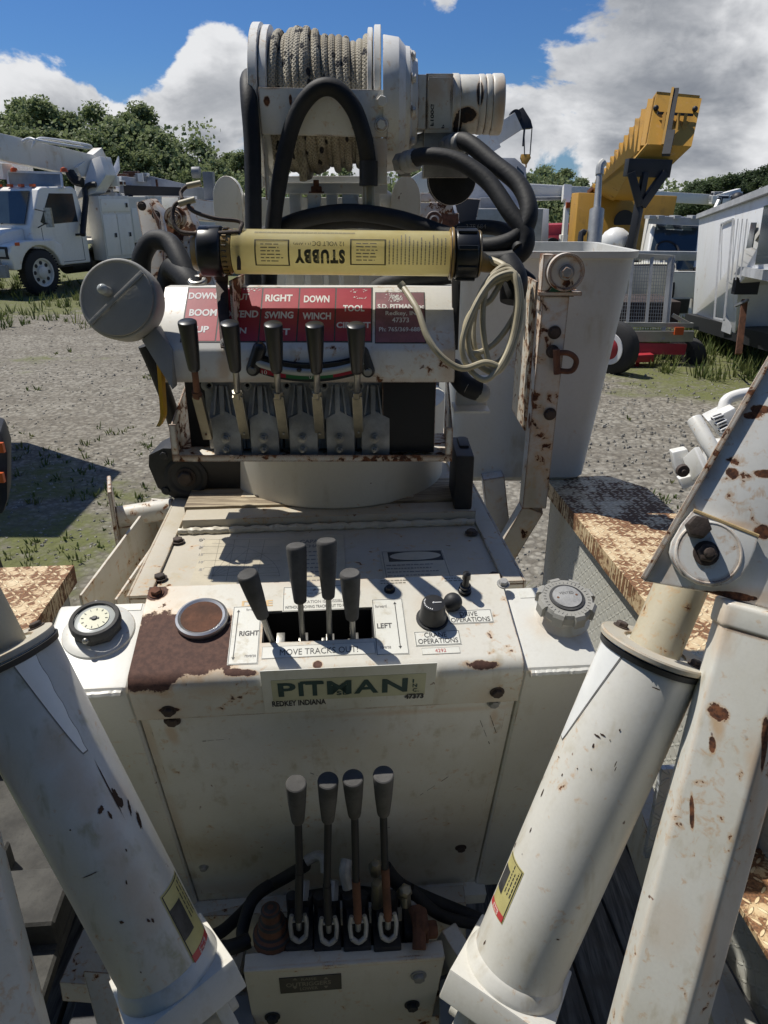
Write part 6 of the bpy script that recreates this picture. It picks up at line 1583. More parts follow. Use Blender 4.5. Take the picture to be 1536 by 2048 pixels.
b.box((-1.42, .96, 1.30), (.14, .02, .05)); b.m(1).box((-.25, 1.28, 1.72), (.05, .20, .42)); xf(b, MT); b.build('mirror', cab); b = B(M['blackframe'], M['steel'])
b.m(0).beam((-.2, .95, 1.5), (-.2, 1.22, 1.6), .02, .02); b.beam((-.2, .95, 1.9), (-.2, 1.22, 1.85), .02, .02)
b.m(0).tube([(.05, .1, 1.58), (-.1, .45, 1.78)], .012, 6, 0)
xf(b, MT); b.build('door_trim', cab)
b = B(M['blackframe']); b.box((.885, 0, 1.05), (.03, 1.2, .42)); 
for i in range(5): b.box((.90, 0, .88+i*.08), (.02, 1.2, .012))
xf(b, MT); b.build('grille', ut)
for s_ in (1, -1):
    b = B(M['blackframe'], M['bubble']); b.m(0).box((.86, s_*.84, 1.0), (.04, .34, .26)); b.m(1).box((.875, s_*.84, 1.0), (.03, .28, .18)); xf(b, MT); b.build('headlight', ut, bevel=.01)
    b = B(M['orange']); b.box((.62, s_*1.085, 1.18), (.12, .02, .07)); xf(b, MT); b.build('marker_lamp', ut)
b = B(M['grey'], M['inkwhite']); b.m(0).box((1.0, 0, .62), (.10, 2.1, .28)); b.m(1).box((1.055, .55, .64), (.01, .42, .2)); xf(b, MT); b.build('front_bumper', ut, bevel=.02)
b = B(M['blackframe']); b.box((-2.6, 0, .72), (7.2, .8, .24)); b.box((-1.1, .75, .62), (1.0, .3, .10)); b.cyl((-1.9, .62, .62), (-1.2, .62, .62), .25); xf(b, MT); b.build('chassis', ut)
for x_, s_ in ((0, 1), (0, -1), (-4.4, 1), (-4.4, -1)): wheel(ut, MT, x_, s_*.95, .52, .28, side=s_)
# service body with lockers
b = B(M['bgworn'])
for s_ in (1, -1):
    b.box((-2.65, s_*.98, 1.42), (1.15, .42, 1.55)); b.box((-5.1, s_*.98, 1.75), (2.4, .42, .9)); b.box((-3.6, s_*.98, 1.6), (.8, .42, 1.15))
b.box((-3.9, 0, 1.1), (4.8, 1.6, .1)); xf(b, MT); body_ = b.build('service_body', ut, bevel=.015)
for i, (xa, xb, za, zb__) in enumerate(((-2.62, -2.12, .75, 1.75), (-3.18, -2.66, .75, 1.75), (-3.95, -3.25, 1.1, 1.9), (-4.6, -4.02, 1.4, 2.1), (-5.3, -4.65, 1.4, 2.1), (-6.2, -5.4, 1.4, 2.1), (-3.18, -2.12, 1.82, 2.12))):
    b = B(M['bgwhite'], M['blackframe']); b.m(0).bx(xa, xb, 1.19, 1.205, za, zb__); b.m(1).box((xa+.12, 1.21, (za+zb__)/2), (.10, .02, .12)); xf(b, MT); b.build('locker_door', body_, bevel=.008)
b = B(M['bgworn']); b.cyl((-3.0, 0, 1.2), (-3.0, 0, 2.6), .28); xf(b, MT); b.build('pedestal', ut)
b = B(M['bgworn'])                                      # boom over the cab
def W(px, py, t): return pt(px, py, t)
b.beam(W(-120, 268, 16.0), W(185, 335, 18.6), .35, .56); b.beam(W(150, 345, 18.2), W(200, 305, 18.8), .3, .25); b.prism([W(165, 372, 18.3), W(183, 318, 18.3), W(200, 312, 18.3), W(212, 350, 18.3), W(190, 385, 18.3), W(150, 400, 18.3)], V((.1, .5, 0)))
b.build('boom', ut, bevel=.02)
b = B(M['inkwhite']); b.tube([W(45, 283, 17), W(60, 277, 17), W(80, 282, 17), W(172, 296, 18), W(175, 290, 18), W(100, 278, 17.6), W(75, 279, 17), W(65, 295, 17)], .035, 8, 4); b.build('boom_rail', ut)
b = B(M['alu'], M['inkwhite'])
b.m(0).prism([W(14, 345, 17.4), W(122, 347, 17.4), W(124, 375, 17.4), W(18, 372, 17.4)], V((.02, .04, 0)))
b.m(1); fr = [W(14, 343, 17.4), W(122, 346, 17.4), W(125, 376, 17.4), W(18, 373, 17.4)]
for i in range(4): b.beam(fr[i], fr[(i+1) % 4], .05, .05)
b.beam(W(-20, 340, 17.6), W(16, 343, 17.4), .3, .35); b.beam(W(-30, 330, 18), W(60, 332, 18), .3, .5)
b.build('headache_rack', ut)
for x_ in (28, 128): b = B(M['orange']); b.lathe(W(x_, 340, 17.4), Z, [(-.04, .09), (.04, .07), (.07, 0)], 16); b.build('beacon', ut)
for k in range(5): b = B(M['orange']); b.box((-.5, -.7+k*.35, 2.41), (.1, .1, .06)); xf(b, MT); b.build('roof_lamp', ut)
b = B(M['darkiron'], M['rubber']); b.m(0).tube([W(172, 395, 18.2), W(170, 378, 18.2), W(180, 370, 18.2), W(192, 369, 18.2)], .07, 10, 4); b.m(1).tube([W(140, 345, 18), W(150, 360, 18), W(165, 365, 18)], .12, 8, 4)
b.cyl(W(165, 470, 18), W(172, 395, 18.2), .07); b.build('exhaust', ut)
b = B(M['bgworn'], M['rust'], M['grey'])
for k in range(14): b.mi = k % 3; p_ = W(205+rr.uniform(-30, 40), 380+rr.uniform(-20, 22), 18.8+rr.uniform(0, .6)); b.box(p_, (rr.uniform(.1, .5), .2, rr.uniform(.06, .3)))
b.build('boom_mechanism', ut, bevel=.02)
# ---- derrick truck half hidden behind
dt = thing('derrick_truck', 'grey and white derrick truck standing behind the utility truck with its boom lying level', 'crane truck', V((W(350, 450, 22).x, W(350, 450, 22).y, GZ)))
b = B(M['lgrey']); b.beam(W(285, 372, 22), W(425, 402, 23), .4, .62); b.beam(W(240, 365, 21.5), W(300, 372, 22), .3, .35); b.build('boom', dt, bevel=.02)
b = B(M['blackframe']); b.beam(W(248, 384, 21), W(362, 388, 21.5), .3, .36); b.beam(W(258, 392, 21), W(300, 510, 20), .15, .14); b.build('boom_support', dt)
b = B(M['inkwhite']); b.prism([W(222, 345, 20.5), W(236, 312, 20.5), W(238, 340, 20.5), W(228, 358, 20.5)], V((0, .1, 0))); b.tube([W(212, 350, 20.5), W(210, 366, 20.5), W(222, 372, 20.5), (W(232, 352, 20.5))], .05, 8, 4); b.cyl(W(222, 377, 20.5), W(238, 377, 20.5), .08); b.build('boom_tip_hook', dt, bevel=.01)
b = B(M['bgworn'], M['grey'], M['rust'], M['bgwhite'])
for k in range(34): b.mi = k % 4; p_ = W(285+rr.uniform(-45, 20), 362+rr.uniform(-16, 22), 22+rr.uniform(-.5, .6)); b.box(p_, (rr.uniform(.1, .45), .25, rr.uniform(.08, .3)))
b.cyl(W(385, 345, 22), W(400, 345, 22), .16); b.m(1).box(W(420, 380, 22), (.3, .3, 1.0)); b.m(3).box(W(355, 440, 22), (3.0, .8, 1.1)); b.m(1).box(W(340, 500, 22), (3.2, .8, .5)); b.m(1).tube([W(235, 400, 20.6), W(236, 430, 20.6), W(240, 440, 20.6), W(232, 446, 20.6)], .05, 8, 3)
b.build('derrick_body', dt, bevel=.01)
wheel(dt, Matrix.Translation(V((W(330, 500, 22).x, W(330, 500, 22).y, GZ))), 0, 0, .5, .3)
# ---- rusty boom head of a machine standing just behind the console
ra = thing('rusty_boom_head', 'rusty white boom head plates with pivot bolts sticking up between the truck and the lamp', 'boom arm', V((W(360, 480, 3.6).x, W(360, 480, 3.6).y, GZ)))
b = B(M['bgrust'], M['rust'], M['white'])
b.m(0).prism([W(272, 405, 3.6), W(300, 397, 3.6), (W(322, 425, 3.6)), W(350, 560, 3.6), W(330, 640, 3.6), W(300, 560, 3.6)], V((.02, .05, 0)))
b.prism([W(330, 440, 3.4), W(340, 415, 3.4), W(372, 412, 3.4), W(395, 470, 3.4), W(440, 600, 3.4), W(390, 640, 3.4), W(345, 520, 3.4)], V((.02, .06, 0)))
b.m(2).beam(W(340, 414, 3.8), W(430, 425, 4.0), .16, .10); b.beam(W(350, 560, 3.8), W(420, 600, 3.6), .2, .3)
b.m(1).prism([W(300, 405, 3.58), W(322, 440, 3.58), W(332, 560, 3.58), W(322, 470, 3.58)], V((0, -.02, 0)))
pl_ = b.build('arm_plate', ra, bevel=.006)
for x_, y_, r_ in ((352, 436, .05), (360, 432, .0)):
    if r_: b = B(M['bgrust'], M['rust']); b.lathe(W(x_, y_, 3.38), (0, -1, 0), [(0, .052), (.02, .05), (.02, .034), (.04, .032), (.04, .018), (.055, .016), (.056, 0)], 32); b.build('pivot_pin', pl_)
for x_, y_ in ((284, 412), (391, 528), (312, 430)): b = B(M['boltrust']); b.hexbolt(W(x_, y_, 3.38 if x_ > 350 else 3.58), (0, -1, 0), .016, .012); b.build('bolt', pl_)
b = B(M['bgrust'], M['tyre']); b.m(1).beam(W(365, 640, 3.7), V((W(365, 640, 3.7).x, W(365, 640, 3.7).y, GZ)), .3, .3); b.build('arm_post', ra)
# ---- yellow crane
yc = thing('yellow_crane', 'yellow lattice sided crane with box boom rising towards the right on a black rest frame', 'crane', V((W(1250, 450, 24).x, W(1250, 450, 24).y, GZ)))
b = B(M['yellow'], M['blackframe'])
q = [W(1157, 385, 24), W(1355, 392, 24), W(1330, 520, 24), W(1145, 520, 24)]
b.m(0).prism(q, V((.3, 2.2, 0))); hou = b.build('engine_house', yc, bevel=.03)
b = B(M['blackframe']); b.lathe(W(1248, 442, 23.97), (0, -1, 0), [(0, .34), (.02, .34)], 32); b.build('round_opening', hou)
# boom box: near end big
e = [W(1313, 188, 15.5), W(1399, 196, 15.5), W(1378, 290, 15.4), W(1338, 328, 15.3), W(1268, 322, 15.3), W(1296, 285, 15.4)]
Ebl, Ebr, Etl, Etr = W(1262, 326, 15.3), W(1338, 330, 15.3), W(1313, 188, 15.5), W(1399, 196, 15.5)
Fbl, Fbr, Ftl, Ftr = W(1225, 400, 23.6), W(1275, 402, 23.6), W(1182, 382, 25), W(1236, 376, 25)
# side and face quads of a channel whose underside faces the eye
Emid_l, Emid_r = W(1294, 288, 15.0), W(1378, 292, 15.0)
b = B(M['yellow'], M['blackframe'])
def slab(p4, th=.05):
    n_ = (p4[1]-p4[0]).cross(p4[3]-p4[0]).normalized(); b.prism(p4, n_*th)
slab([Etl, Etr, Emid_r, Emid_l])                      # end face
slab([Etl, Emid_l, W(1238, 402, 24), W(1180, 384, 25)])  # left side
slab([Emid_l, Ebl, Fbl, W(1180, 384, 25)][::1])
slab([Ebl, Ebr, Fbr, Fbl]); slab([Emid_l, Emid_r, Ebr, Ebl]); slab([Etr, Emid_r, Ebr, Fbr, Ftr][:4]); slab([Etl, Etr, Ftr, Ftl])
for k in range(13):
    u_ = .04+.92*k/13; a_ = Etl.lerp(W(1180, 384, 25), u_); c_ = Emid_l.lerp(Fbl, u_); b.beam(a_+(c_-a_)*.02+V((-.05, -.05, 0)), c_+V((-.05, -.05, 0)), .12, .10)
boomy = b.build('box_boom', yc)
b = B(M['yellow'], M['darkiron'])
for k, x_ in enumerate((1330, 1345, 1358, 1372)): b.m(0).beam(W(x_, 226+k, 15.2), W(x_-6, 262, 15.2), .06, .08)
b.m(1).beam(W(1315, 226, 15.2), W(1386, 230, 15.2), .05, .05); b.beam(W(1353, 178, 15.1), W(1330, 305, 14.9), .10, .07); b.m(0).beam(W(1346, 176, 15.1), W(1325, 290, 14.95), .05, .06)
b.m(1).beam(W(1342, 262, 14.9), W(1332, 310, 14.8), .16, .08)
for x_, y_ in ((1312, 216), (1390, 218), (1300, 268)): b.ball(W(x_, y_, 15.3), .06, 10, 6)
b.build('boom_end_fittings', boomy)
b = B(M['blackframe']); 
b.beam(W(1252, 335, 15.2), W(1338, 338, 15.2), .3, .34)
b.beam(W(1262, 345, 15.1), W(1280, 412, 15.3), .14, .16); b.beam(W(1330, 345, 15.1), W(1283, 412, 15.3), .14, .16); b.beam(W(1290, 345, 15.1), W(1280, 400, 15.3), .14, .12); b.beam(W(1280, 400, 15.3), W(1262, 498, 15.6), .15, .17); b.prism([W(1252, 500, 15.6), W(1274, 500, 15.6), W(1268, 470, 15.6), W(1260, 470, 15.6)], V((0, .2, 0)))
p_ = W(1262, 498, 15.6); b.beam(p_, V((p_.x, p_.y, GZ)), .15, .2)
b.build('boom_rest', yc, bevel=.01)
b = B(M['rust'], M['darkiron']); b.m(0).beam(W(1180, 385, 24.5), W(1250, 320, 22), .2, .12); b.m(1).beam(W(1215, 340, 22), W(1290, 260, 18), .08, .06); b.build('boom_cable_tray', yc)
b = B(M['bgworn'], M['tyre']); b.m(0).box(W(1250, 540, 24.5), (4.2, 2.4, .5)); b.m(1)
for k in range(3): b.cyl(W(1170+k*70, 570, 24), W(1170+k*70, 570, 24)+V((0, .4, 0)), .5)
b.build('carrier', yc)
b = B(M['alu'], M['darkiron']); b.m(0).cyl(W(1187, 495, 12.5), W(1194, 420, 12.5), .125); b.cyl(W(1194, 420, 12.5), W(1199, 345, 12.5), .062, .05); b.tube([W(1199, 350, 12.5), W(1201, 332, 12.5), W(1208, 324, 12.5)], .07, 10, 3); 
p_ = W(1187, 495, 12.5); b.m(1).beam(p_, V((p_.x, p_.y, GZ)), .2, .2); b.tube([W(1160, 495, 12.5), W(1163, 466, 12.5), W(1172, 466, 12.5)], .05, 8, 3)
st_o = thing('exhaust_stack', 'tall grey exhaust stack in front of the yellow crane', 'exhaust', V((p_.x, p_.y, GZ))); b.build('stack_pipe', st_o)
# ---- long white telescopic boom across the right
wb = thing('bucket_truck', 'white truck far behind with a long level white boom reaching right across the yellow crane', 'truck', V((W(1080, 470, 30).x, W(1080, 470, 30).y, GZ)))
b = B(M['bgwhite'], M['grey']); b.m(0).beam(W(1048, 377, 29), W(1430, 400, 29), .4, .38); b.beam(W(1048, 382, 29), W(1160, 387, 29), .45, .5); b.m(1).beam(W(1055, 398, 28.8), W(1150, 396, 28.8), .1, .14); b.build('boom', wb, bevel=.02)
b = B(M['bgwhite'], M['orange']); b.m(0).beam(W(1134, 372, 28.5), W(1132, 402, 28.5), .3, .3, (0, 1, 0)); b.beam(W(1134, 402, 28.5), W(1127, 495, 28.5), .16, .3, (0, 1, 0)); b.m(1).box(W(1136, 410, 28.3), (.15, .15, .2)); b.m(0).prism([W(1122, 470, 28.4), W(1148, 470, 28.4), W(1150, 510, 28.4), W(1118, 510, 28.4)], V((0, .3, 0))); b.build('boom_stand', wb)
b = B(M['bgwhite'], M['glass']); b.m(0).prism([W(1058, 416, 28), W(1098, 418, 28), W(1096, 500, 28), W(1056, 500, 28)], V((.2, 1.8, 0))); b.m(1).prism([W(1062, 428, 27.98), W(1078, 428, 27.98), W(1078, 452, 27.98), W(1062, 452, 27.98)], V((0, -.01, 0))); b.build('cab', wb, bevel=.06)
b = B(M['bgwhite'], M['darkiron'], M['grey']); 
for k in range(16): b.mi = k % 3; b.box(W(1445+rr.uniform(-22, 30), 402+rr.uniform(-16, 22), 28.5), (rr.uniform(.15, .5), .3, rr.uniform(.1, .4)))
b.m(0).beam(W(1430, 398, 28.5), W(1478, 385, 28.5), .3, .3); b.beam(W(1438, 400, 28), W(1420, 440, 28), .12, .12); b.m(1).ball(W(1475, 398, 28.3), .25, 14, 8); b.build('boom_tip', wb, bevel=.02)
b = B(M['bgworn'], M['tyre']); b.m(0).box(W(1080, 515, 29), (3, 2, .5)); b.m(1).cyl(W(1060, 540, 28), W(1060, 540, 28)+V((0, .3, 0)), .5); b.cyl(W(1110, 540, 28), W(1110, 540, 28)+V((0, .3, 0)), .5); b.build('chassis', wb)
rd = thing('red_truck', 'low red vehicle showing in the gap between the white cab and the yellow crane', 'vehicle', V((W(1130, 460, 33).x, W(1130, 460, 33).y, GZ)))
b = B(M['trred'], M['glass']); b.m(0).prism([W(1085, 450, 33), W(1152, 448, 33), W(1152, 470, 33), W(1085, 472, 33)], V((0, 2, 0))); b.m(0).prism([W(1095, 470, 33), W(1150, 470, 33), W(1150, 490, 33), W(1095, 490, 33)], V((0, 2, 0))); b.build('body', rd, bevel=.03)
b = B(M['tyre']); 
for x_ in (1105, 1140): b.cyl(W(x_, 492, 32.9), W(x_, 492, 32.9)+V((0, .3, 0)), .35)
b.build('wheel', rd)
# ---- white crane boom with hook block behind the winch motor
wc = thing('white_crane', 'white crane boom with black head and yellow hook block behind the winch motor', 'crane', V((W(900, 450, 26).x, W(900, 450, 26).y, GZ)))
b = B(M['bgworn']); b.beam(W(800, 395, 27), W(1035, 243, 26), .55, .62); b.beam(W(800, 395, 26.9), W(990, 275, 26.2), .6, .75); b.beam(W(860, 440, 26.5), W(790, 395, 27), .5, .6); b.build('boom', wc, bevel=.02)
b = B(M['blackframe']); b.lathe(W(1030, 232, 25.9), (0, -1, 0), [(-.2, .2), (.2, .2)], 24); b.prism([W(1018, 250, 25.9), W(1022, 228, 25.9), W(1046, 214, 25.9), W(1062, 240, 25.9), W(1066, 256, 25.9), W(1040, 258, 25.9)], V((0, .5, 0))); b.beam(W(1000, 245, 26.1), W(1022, 232, 26), .03, .03); b.build('boom_head', wc, bevel=.02)
b = B(M['darkiron']); b.cyl(W(1048, 256, 25.8), W(1049, 310, 25.8), .02, n=6); b.cyl(W(1064, 256, 25.8), W(1060, 310, 25.8), .02, n=6); b.cyl(W(1049, 256, 25.8), W(1046, 292, 25.8), .035, n=6); b.build('hoist_cable', wc)
b = B(M['yellow'], M['darkiron']); b.m(0).prism([W(1044, 308, 25.8), W(1060, 308, 25.8), W(1062, 316, 25.8), W(1054, 329, 25.8), W(1046, 326, 25.8), W(1042, 316, 25.8)], V((0, .25, 0))); b.m(1).tube([W(1052, 328, 25.9), W(1052, 334, 25.9), W(1049, 337, 25.9)], .03, 8, 3); b.build('hook_block', wc, bevel=.03)
b = B(M['lgrey'], M['glass'], M['grey'])
q = [W(962, 314, 25), W(1030, 316, 25), W(1052, 335, 25), W(1055, 420, 25), W(930, 420, 25), W(935, 330, 25)]
b.m(0).prism(q, V((.2, 1.8, 0))); b.m(1).prism([W(1033, 330, 24.98), W(1048, 345, 24.98), W(1050, 368, 24.98), W(1032, 355, 24.98)], V((0, -.02, 0))); b.m(2).prism([W(960, 395, 24.96), W(1005, 395, 24.96), W(1005, 416, 24.96), W(960, 416, 24.96)], V((0, -.02, 0)))
b.build('operator_cab', wc, bevel=.03)
b = B(M['lgrey'], M['rust'], M['tyre']); b.m(0).box(W(980, 460, 25.5), (3.2, 2.2, 1.4)); b.m(1).box(W(890, 425, 22), (.9, .5, .6)); b.m(2).cyl(W(900, 520, 25), W(900, 520, 25)+V((0, .4, 0)), .55); b.cyl(W(1000, 520, 25), W(1000, 520, 25)+V((0, .4, 0)), .55); b.build('carrier', wc, bevel=.02)
# rusty machinery right behind the column
rm = thing('rusty_machinery', 'rusty white machinery with a black hood standing between the winch column and the grey cab', 'machinery', V((W(880, 430, 9).x, W(880, 430, 9).y, GZ)))
b = B(M['bgrust'], M['rust'], M['blackframe'], M['bgwhite'])
b.m(2).prism([W(870, 392, 9), W(962, 398, 9), W(940, 500, 9), W(900, 500, 9)], V((0, .3, 0))); b.m(0).box(W(868, 425, 8.8), (.42, .3, .22)); b.box(W(850, 395, 9.2), (.35, .3, .1)); b.m(1).lathe(W(868, 440, 8.6), (0, -1, 0), [(0, .10), (.05, .10), (.05, .05), (.07, .05)], 20); b.box(W(890, 470, 8.9), (.3, .3, .5)); b.m(3).beam(W(905, 410, 8.8), W(925, 500, 8.8), .06, .06)
b.m(0).box(W(870, 560, 9), (.8, .6, .6)); p_ = W(880, 600, 9); b.box(V((p_.x, p_.y, (p_.z+GZ)/2)), (.8, .8, p_.z-GZ)); b.build('machine_frame', rm, bevel=.015)
# ---- white bus-like cab truck
cb = thing('cab_truck', 'white flat fronted truck cab with large dark windscreen beside the camper', 'truck', V((W(1340, 640, 15).x, W(1340, 640, 15).y, GZ)))
q = [W(1305, 434, 14.5), W(1402, 438, 14.5), W(1385, 640, 14.0), W(1272, 640, 14.0)]
b = B(M['bgwhite']); b.prism(q, V((.6, 2.2, 0))); cbb = b.build('cab_body', cb, bevel=.07, seg=3)
b = B(M['glass']); b.prism([W(1312, 448, 14.44), W(1398, 452, 14.44), W(1386, 538, 14.2), W(1352, 540, 14.2), W(1350, 502, 14.3), W(1300, 503, 14.3)], V((0, -.02, 0))); b.build('windscreen', cbb, bevel=.004)
b = B(M['bubble'], M['blackframe']); b.m(1).torus(W(1335, 500, 14.25), (0, -.7, .7), .22, .02, 24, 6); b.m(0).prism([W(1313, 458, 14.40), W(1366, 458, 14.40), W(1362, 495, 14.35), W(1306, 495, 14.35)], V((0, -.005, 0))); b.build('steering_wheel', cbb)
b = B(M['lgrey'], M['darkiron'], M['orange']); b.m(0).beam(W(1300, 440, 14.3), W(1405, 444, 14.3), .12, .14)
for x_ in (1300, 1318, 1350, 1385): b.m(0).box(W(x_, 434, 14.3), (.12, .3, .06))
b.m(0).box(W(1416, 490, 13.9), (.16, .06, .46)); b.m(1).lathe(W(1408, 522, 13.8), (0, -1, 0), [(0, .11), (.03, .10)], 24); b.beam(W(1420, 455, 13.9), W(1414, 480, 13.9), .03, .03)
b.build('mirror', cbb)
b = B(M['lgrey'], M['darkiron'], M['bgwhite']); b.m(0).beam(W(1240, 510, 13.6), W(1395, 512, 13.6), .1, .16); b.m(2).box(W(1350, 570, 13.9), (.9, .1, .5)); b.m(1).box(W(1352, 612, 13.8), (.5, .05, .3)); b.build('front_panel', cbb, bevel=.02); b = B(M['bgwhite']); b.ball(W(1230, 488, 16), .35, 14, 8); b.build('air_tank', cb)
b = B(M['tyre']); 
for x_ in (1295, 1375): p_ = W(x_, 640, 14.5); b.cyl(V((p_.x, p_.y, GZ+.45)), V((p_.x+.28, p_.y, GZ+.45)), .45)
b.build('wheel', cb)
# ---- camper trailer at the far right
ct = thing('camper_trailer', 'long white fifth wheel camper trailer at the right edge with raised nose', 'trailer', V((W(1480, 640, 9).x, W(1480, 640, 9).y, GZ)))
A1, A2 = W(1398, 437, 12.2), W(1580, 372, 6.4); B1, B2 = W(1384, 636, 12.2), W(1484, 672, 9.6)
B3 = W(1570, 560, 6.4)
m_cp = paint('camper_panels', (.80, .81, .82), rust=.04, dirt=.45, s=10, rough=.35, edge=0, specks=.2)
b = B(m_cp)
wid = V((2.2, .6, 0))
mid_t = A1.lerp(A2, .42); 
b.prism([A1, B1, W(1470, 668, 9.9), W(1476, 570, 9.4), W(1500, 545, 8.4), W(1600, 560, 6.2), A2], wid)
camp = b.build('body_shell', ct, bevel=.03)
b = B(M['lgrey']); b.beam(A1+Z*.03, A2+Z*.03, .10, .07); b.beam(W(1476, 540, 9.3), W(1600, 560, 6.1), .12, .10); b.build('trim', camp)
b = B(M['glass'], M['grey'])
n_ = (A2-A1).cross(Z).normalized(); n_ = -n_ if n_.x > 0 else n_
def CPn(px, py, e=.01):
    r = ray(px, py); pl0 = A1; t = pl0.dot(n_)/r.dot(n_); return r*t+n_*e
b.m(0).prism([CPn(1506, 445), CPn(1516, 445), CPn(1508, 495), CPn(1496, 497)], n_*.01); b.prism([CPn(1532, 412), CPn(1560, 404), CPn(1540, 528), CPn(1514, 530)], n_*.01); b.build('window', camp)
b = B(M['lgrey'])
for (xa, ya_, xb, yb_) in ((1442, 447, 1466, 437), ):
    pp_ = [CPn(1444, 448), CPn(1468, 438), CPn(1450, 640), CPn(1430, 636)]
    for i in range(4): b.beam(pp_[i], pp_[(i+1) % 4], .02, .02)
for xx in (1478, 1487, 1496): b.beam(CPn(xx, 438), CPn(xx-14, 560), .012, .012)
b.build('door', camp, label='door outline')
b = B(M['blackframe'], M['rust'], M['grey']); b.m(0).box(W(1492, 568, 9.3), (.30, .1, .25)); b.m(1).beam(W(1489, 600, 9.2), W(1477, 708, 9.2), .07, .07); b.m(2).beam(W(1496, 600, 9.0), W(1470, 612, 9.4), .03, .03); b.m(0).beam(W(1400, 640, 12), W(1530, 720, 8.2)+V((.6, 0, .1)), .5, .2)
b.build('landing_leg', ct)
for x_, y_ in ((1500, 690), (1545, 690)): b = B(M['tyre'], M['alu']); p_ = W(x_, y_, 10.5); p_.z = GZ+.36; b.m(0).cyl(p_+V((.7, .3, 0)), p_+V((.95, .35, 0)), .36); b.m(1).cyl(p_+V((.69, .3, 0)), p_+V((.72, .3, 0)), .2); b.build('wheel', ct)
b = B(M['lgrey']); b.box(W(1492, 635, 9.8)+V((.5, .3, 0)), (1.2, .3, .5)); b.build('rear_skirt', ct)
# ---- small red and aluminium trailer
rt_ = thing('mesh_trailer', 'small red trailer with tall aluminium mesh sides and one wheel showing', 'trailer', V((W(1290, 720, 9.5).x, W(1290, 720, 9.5).y, GZ)))
t0 = 9.9
b = B(M['trred'])
wa = atZ(1222, 748, GZ)
P_ = lambda x_, y_, d_=0: W(x_, y_, t0+d_)
b.prism([P_(1205, 685), P_(1375, 688), P_(1370, 710), P_(1205, 708)], V((0, .08, 0))); b.beam(P_(1240, 715), P_(1300, 712), .3, .10); b.beam(P_(1272, 742), P_(1280, 702), .05, .05); b.build('chassis', rt_, bevel=.01)
b = B(M['alu'], M['inkwhite'])
b.m(0).beam(P_(1200, 648), P_(1385, 650), .08, .06); b.beam(P_(1200, 672), P_(1385, 672), .08, .14); b.beam(P_(1240, 510), P_(1345, 515), .06, .06)
for x_, xo in ((1262, 1), (1300, 0), (1343, -3)): b.beam(P_(x_+4, 512), P_(x_-8, 650), .04, .05)
b.beam(P_(1340, 512), P_(1325, 680), .05, .06); b.beam(P_(1345, 630), P_(1385, 652), .05, .05); b.beam(P_(1347, 650), P_(1380, 672), .04, .04)
for k in range(22): b.beam(P_(1240+k*4.8, 513, .02), P_(1228+k*4.8, 648, .02), .006, .006)
for k in range(18): b.beam(P_(1232, 520+k*7, .02), P_(1340, 522+k*7, .02), .006, .006)
for k in range(30): b.m(1).box(P_(1206+k*5, 657), (.015, .02, .02))
b.build('mesh_side', rt_)
b = B(plain('dark_load', (.05, .035, .03), .8, s=6), M['carton']); b.m(0).box(P_(1262, 620, .8), (1.1, .9, .35)); b.m(1).box(P_(1290, 560, 1.6), (.75, .4, .5)); b.build('load', rt_, bevel=.02)
b = B(M['tyre'], M['inkwhite'], M['trred']); wc_ = wa+V((0, 0, .34)); ad = V((-.80, -.60, 0)).normalized()
b.m(0).lathe(wc_-ad*.1, ad, [(0, .20), (.01, .30), (.04, .335), (.16, .335), (.19, .30), (.20, .20)], 36); b.m(1).lathe(wc_+ad*.09, ad, [(0, .205), (.02, .20), (.02, .14), (.0, .12)], 30); b.m(2).lathe(wc_+ad*.105, ad, [(0, .14), (.03, .08), (.03, 0)], 20); b.build('wheel', rt_)
b = B(M['orange']); b.box(P_(1358, 662, -.1), (.12, .03, .1)); b.build('tail_lamp', rt_)
b = B(M['tyre']); b.cyl(P_(1358, 718, .3), P_(1358, 718, .3)+V((.2, .1, 0)), .28); b.build('wheel', rt_); b = B(M['rust']); b.beam(P_(1280, 745, .3), P_(1276, 712, .3), .05, .05); b.build('coupling_jack', rt_)
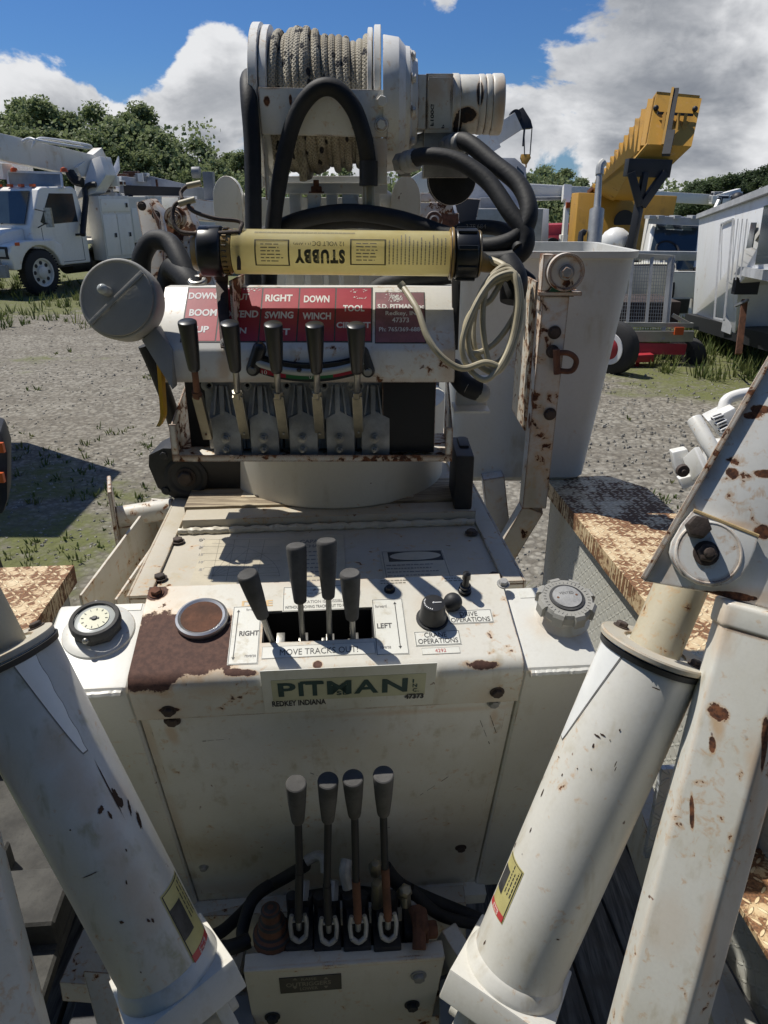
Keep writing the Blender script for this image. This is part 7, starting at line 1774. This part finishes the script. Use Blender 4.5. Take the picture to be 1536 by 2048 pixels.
# ---- white outrigger of another machine at the right
wo = thing('white_outrigger', 'white folded outrigger arm with stepped ladder rungs lying beyond the right arm plate', 'outrigger', V((W(1430, 900, 3.4).x, W(1430, 900, 3.4).y, GZ)))
b = B(M['bgwhite'], M['inkblack'], M['white'])
b.m(2).cyl(W(1388, 838, 3.4), W(1432, 912, 3.3), .035); b.beam(W(1382, 905, 3.35), W(1402, 950, 3.3), .03, .10); b.prism([W(1345, 905, 3.4), W(1375, 898, 3.4), W(1398, 960, 3.4), W(1370, 982, 3.4), W(1352, 940, 3.4)], V((0, .05, 0))); b.prism([W(1358, 958, 3.35), W(1390, 950, 3.35), W(1392, 970, 3.35), W(1366, 978, 3.35)], V((0, .04, 0)))
b.prism([W(1415, 842, 3.5), W(1470, 815, 3.5), W(1476, 845, 3.5), W(1445, 880, 3.5)], V((.1, .3, -.05))); b.m(1)
for k in range(4): b.beam(W(1424+k*7, 838+k*12, 3.46), W(1446+k*6, 830+k*11, 3.46), .03, .02)
b.m(0).tube([W(1446, 822, 3.7), W(1452, 802, 3.7), W(1470, 792, 3.7), W(1500, 786, 3.7)], .03, 10, 4); b.beam(W(1432, 912, 3.5), W(1500, 1000, 3.2), .14, .2)
p_ = W(1480, 960, 3.3); b.m(2).beam(p_, V((p_.x, p_.y, GZ)), .12, .12); b.m(2)
arm2 = b.build('folded_arm', wo, bevel=.006)
b = B(M['boltrust']); b.lathe(W(1364, 940, 3.33), (0, -1, 0), [(0, .03), (.02, .028), (.02, .012), (.03, .01)], 20); b.build('pivot_pin', arm2)
# ---- dark corner of a vehicle at the left edge
le = thing('dark_vehicle', 'dark vehicle corner with orange lamps cut off by the left edge of the yard view', 'vehicle', V((W(-20, 950, 3.9).x, W(-20, 950, 3.9).y, GZ)))
b = B(M['darkiron'], M['orange']); b.m(0).prism([W(-90, 850, 3.6), W(2, 862, 3.6), W(16, 905, 3.6), W(16, 1000, 3.6), W(6, 1030, 3.6), W(-90, 1030, 3.6)], V((-.1, .25, 0))); p_ = W(-95, 1020, 3.7); b.beam(p_, V((p_.x, p_.y+.1, GZ)), .2, .2); b.build('corner_panel', le, bevel=.02)
b = B(M['grey']); b.bx(-6.2, -3.62, 5.4, 6.7, GZ+.6, 1.0); b.bx(-6.0, -3.9, 5.0, 5.2, GZ+.6, .6); b.build('cargo_box', le, bevel=.03)
b = B(M['tyre']); b.cyl((-3.95, 5.9, GZ+.45), (-3.65, 5.9, GZ+.45), .45); b.build('wheel', le)
for y_ in (895, 955): b = B(M['orange']); b.box(W(2, y_, 3.57), (.03, .02, .05)); b.build('side_lamp', le)
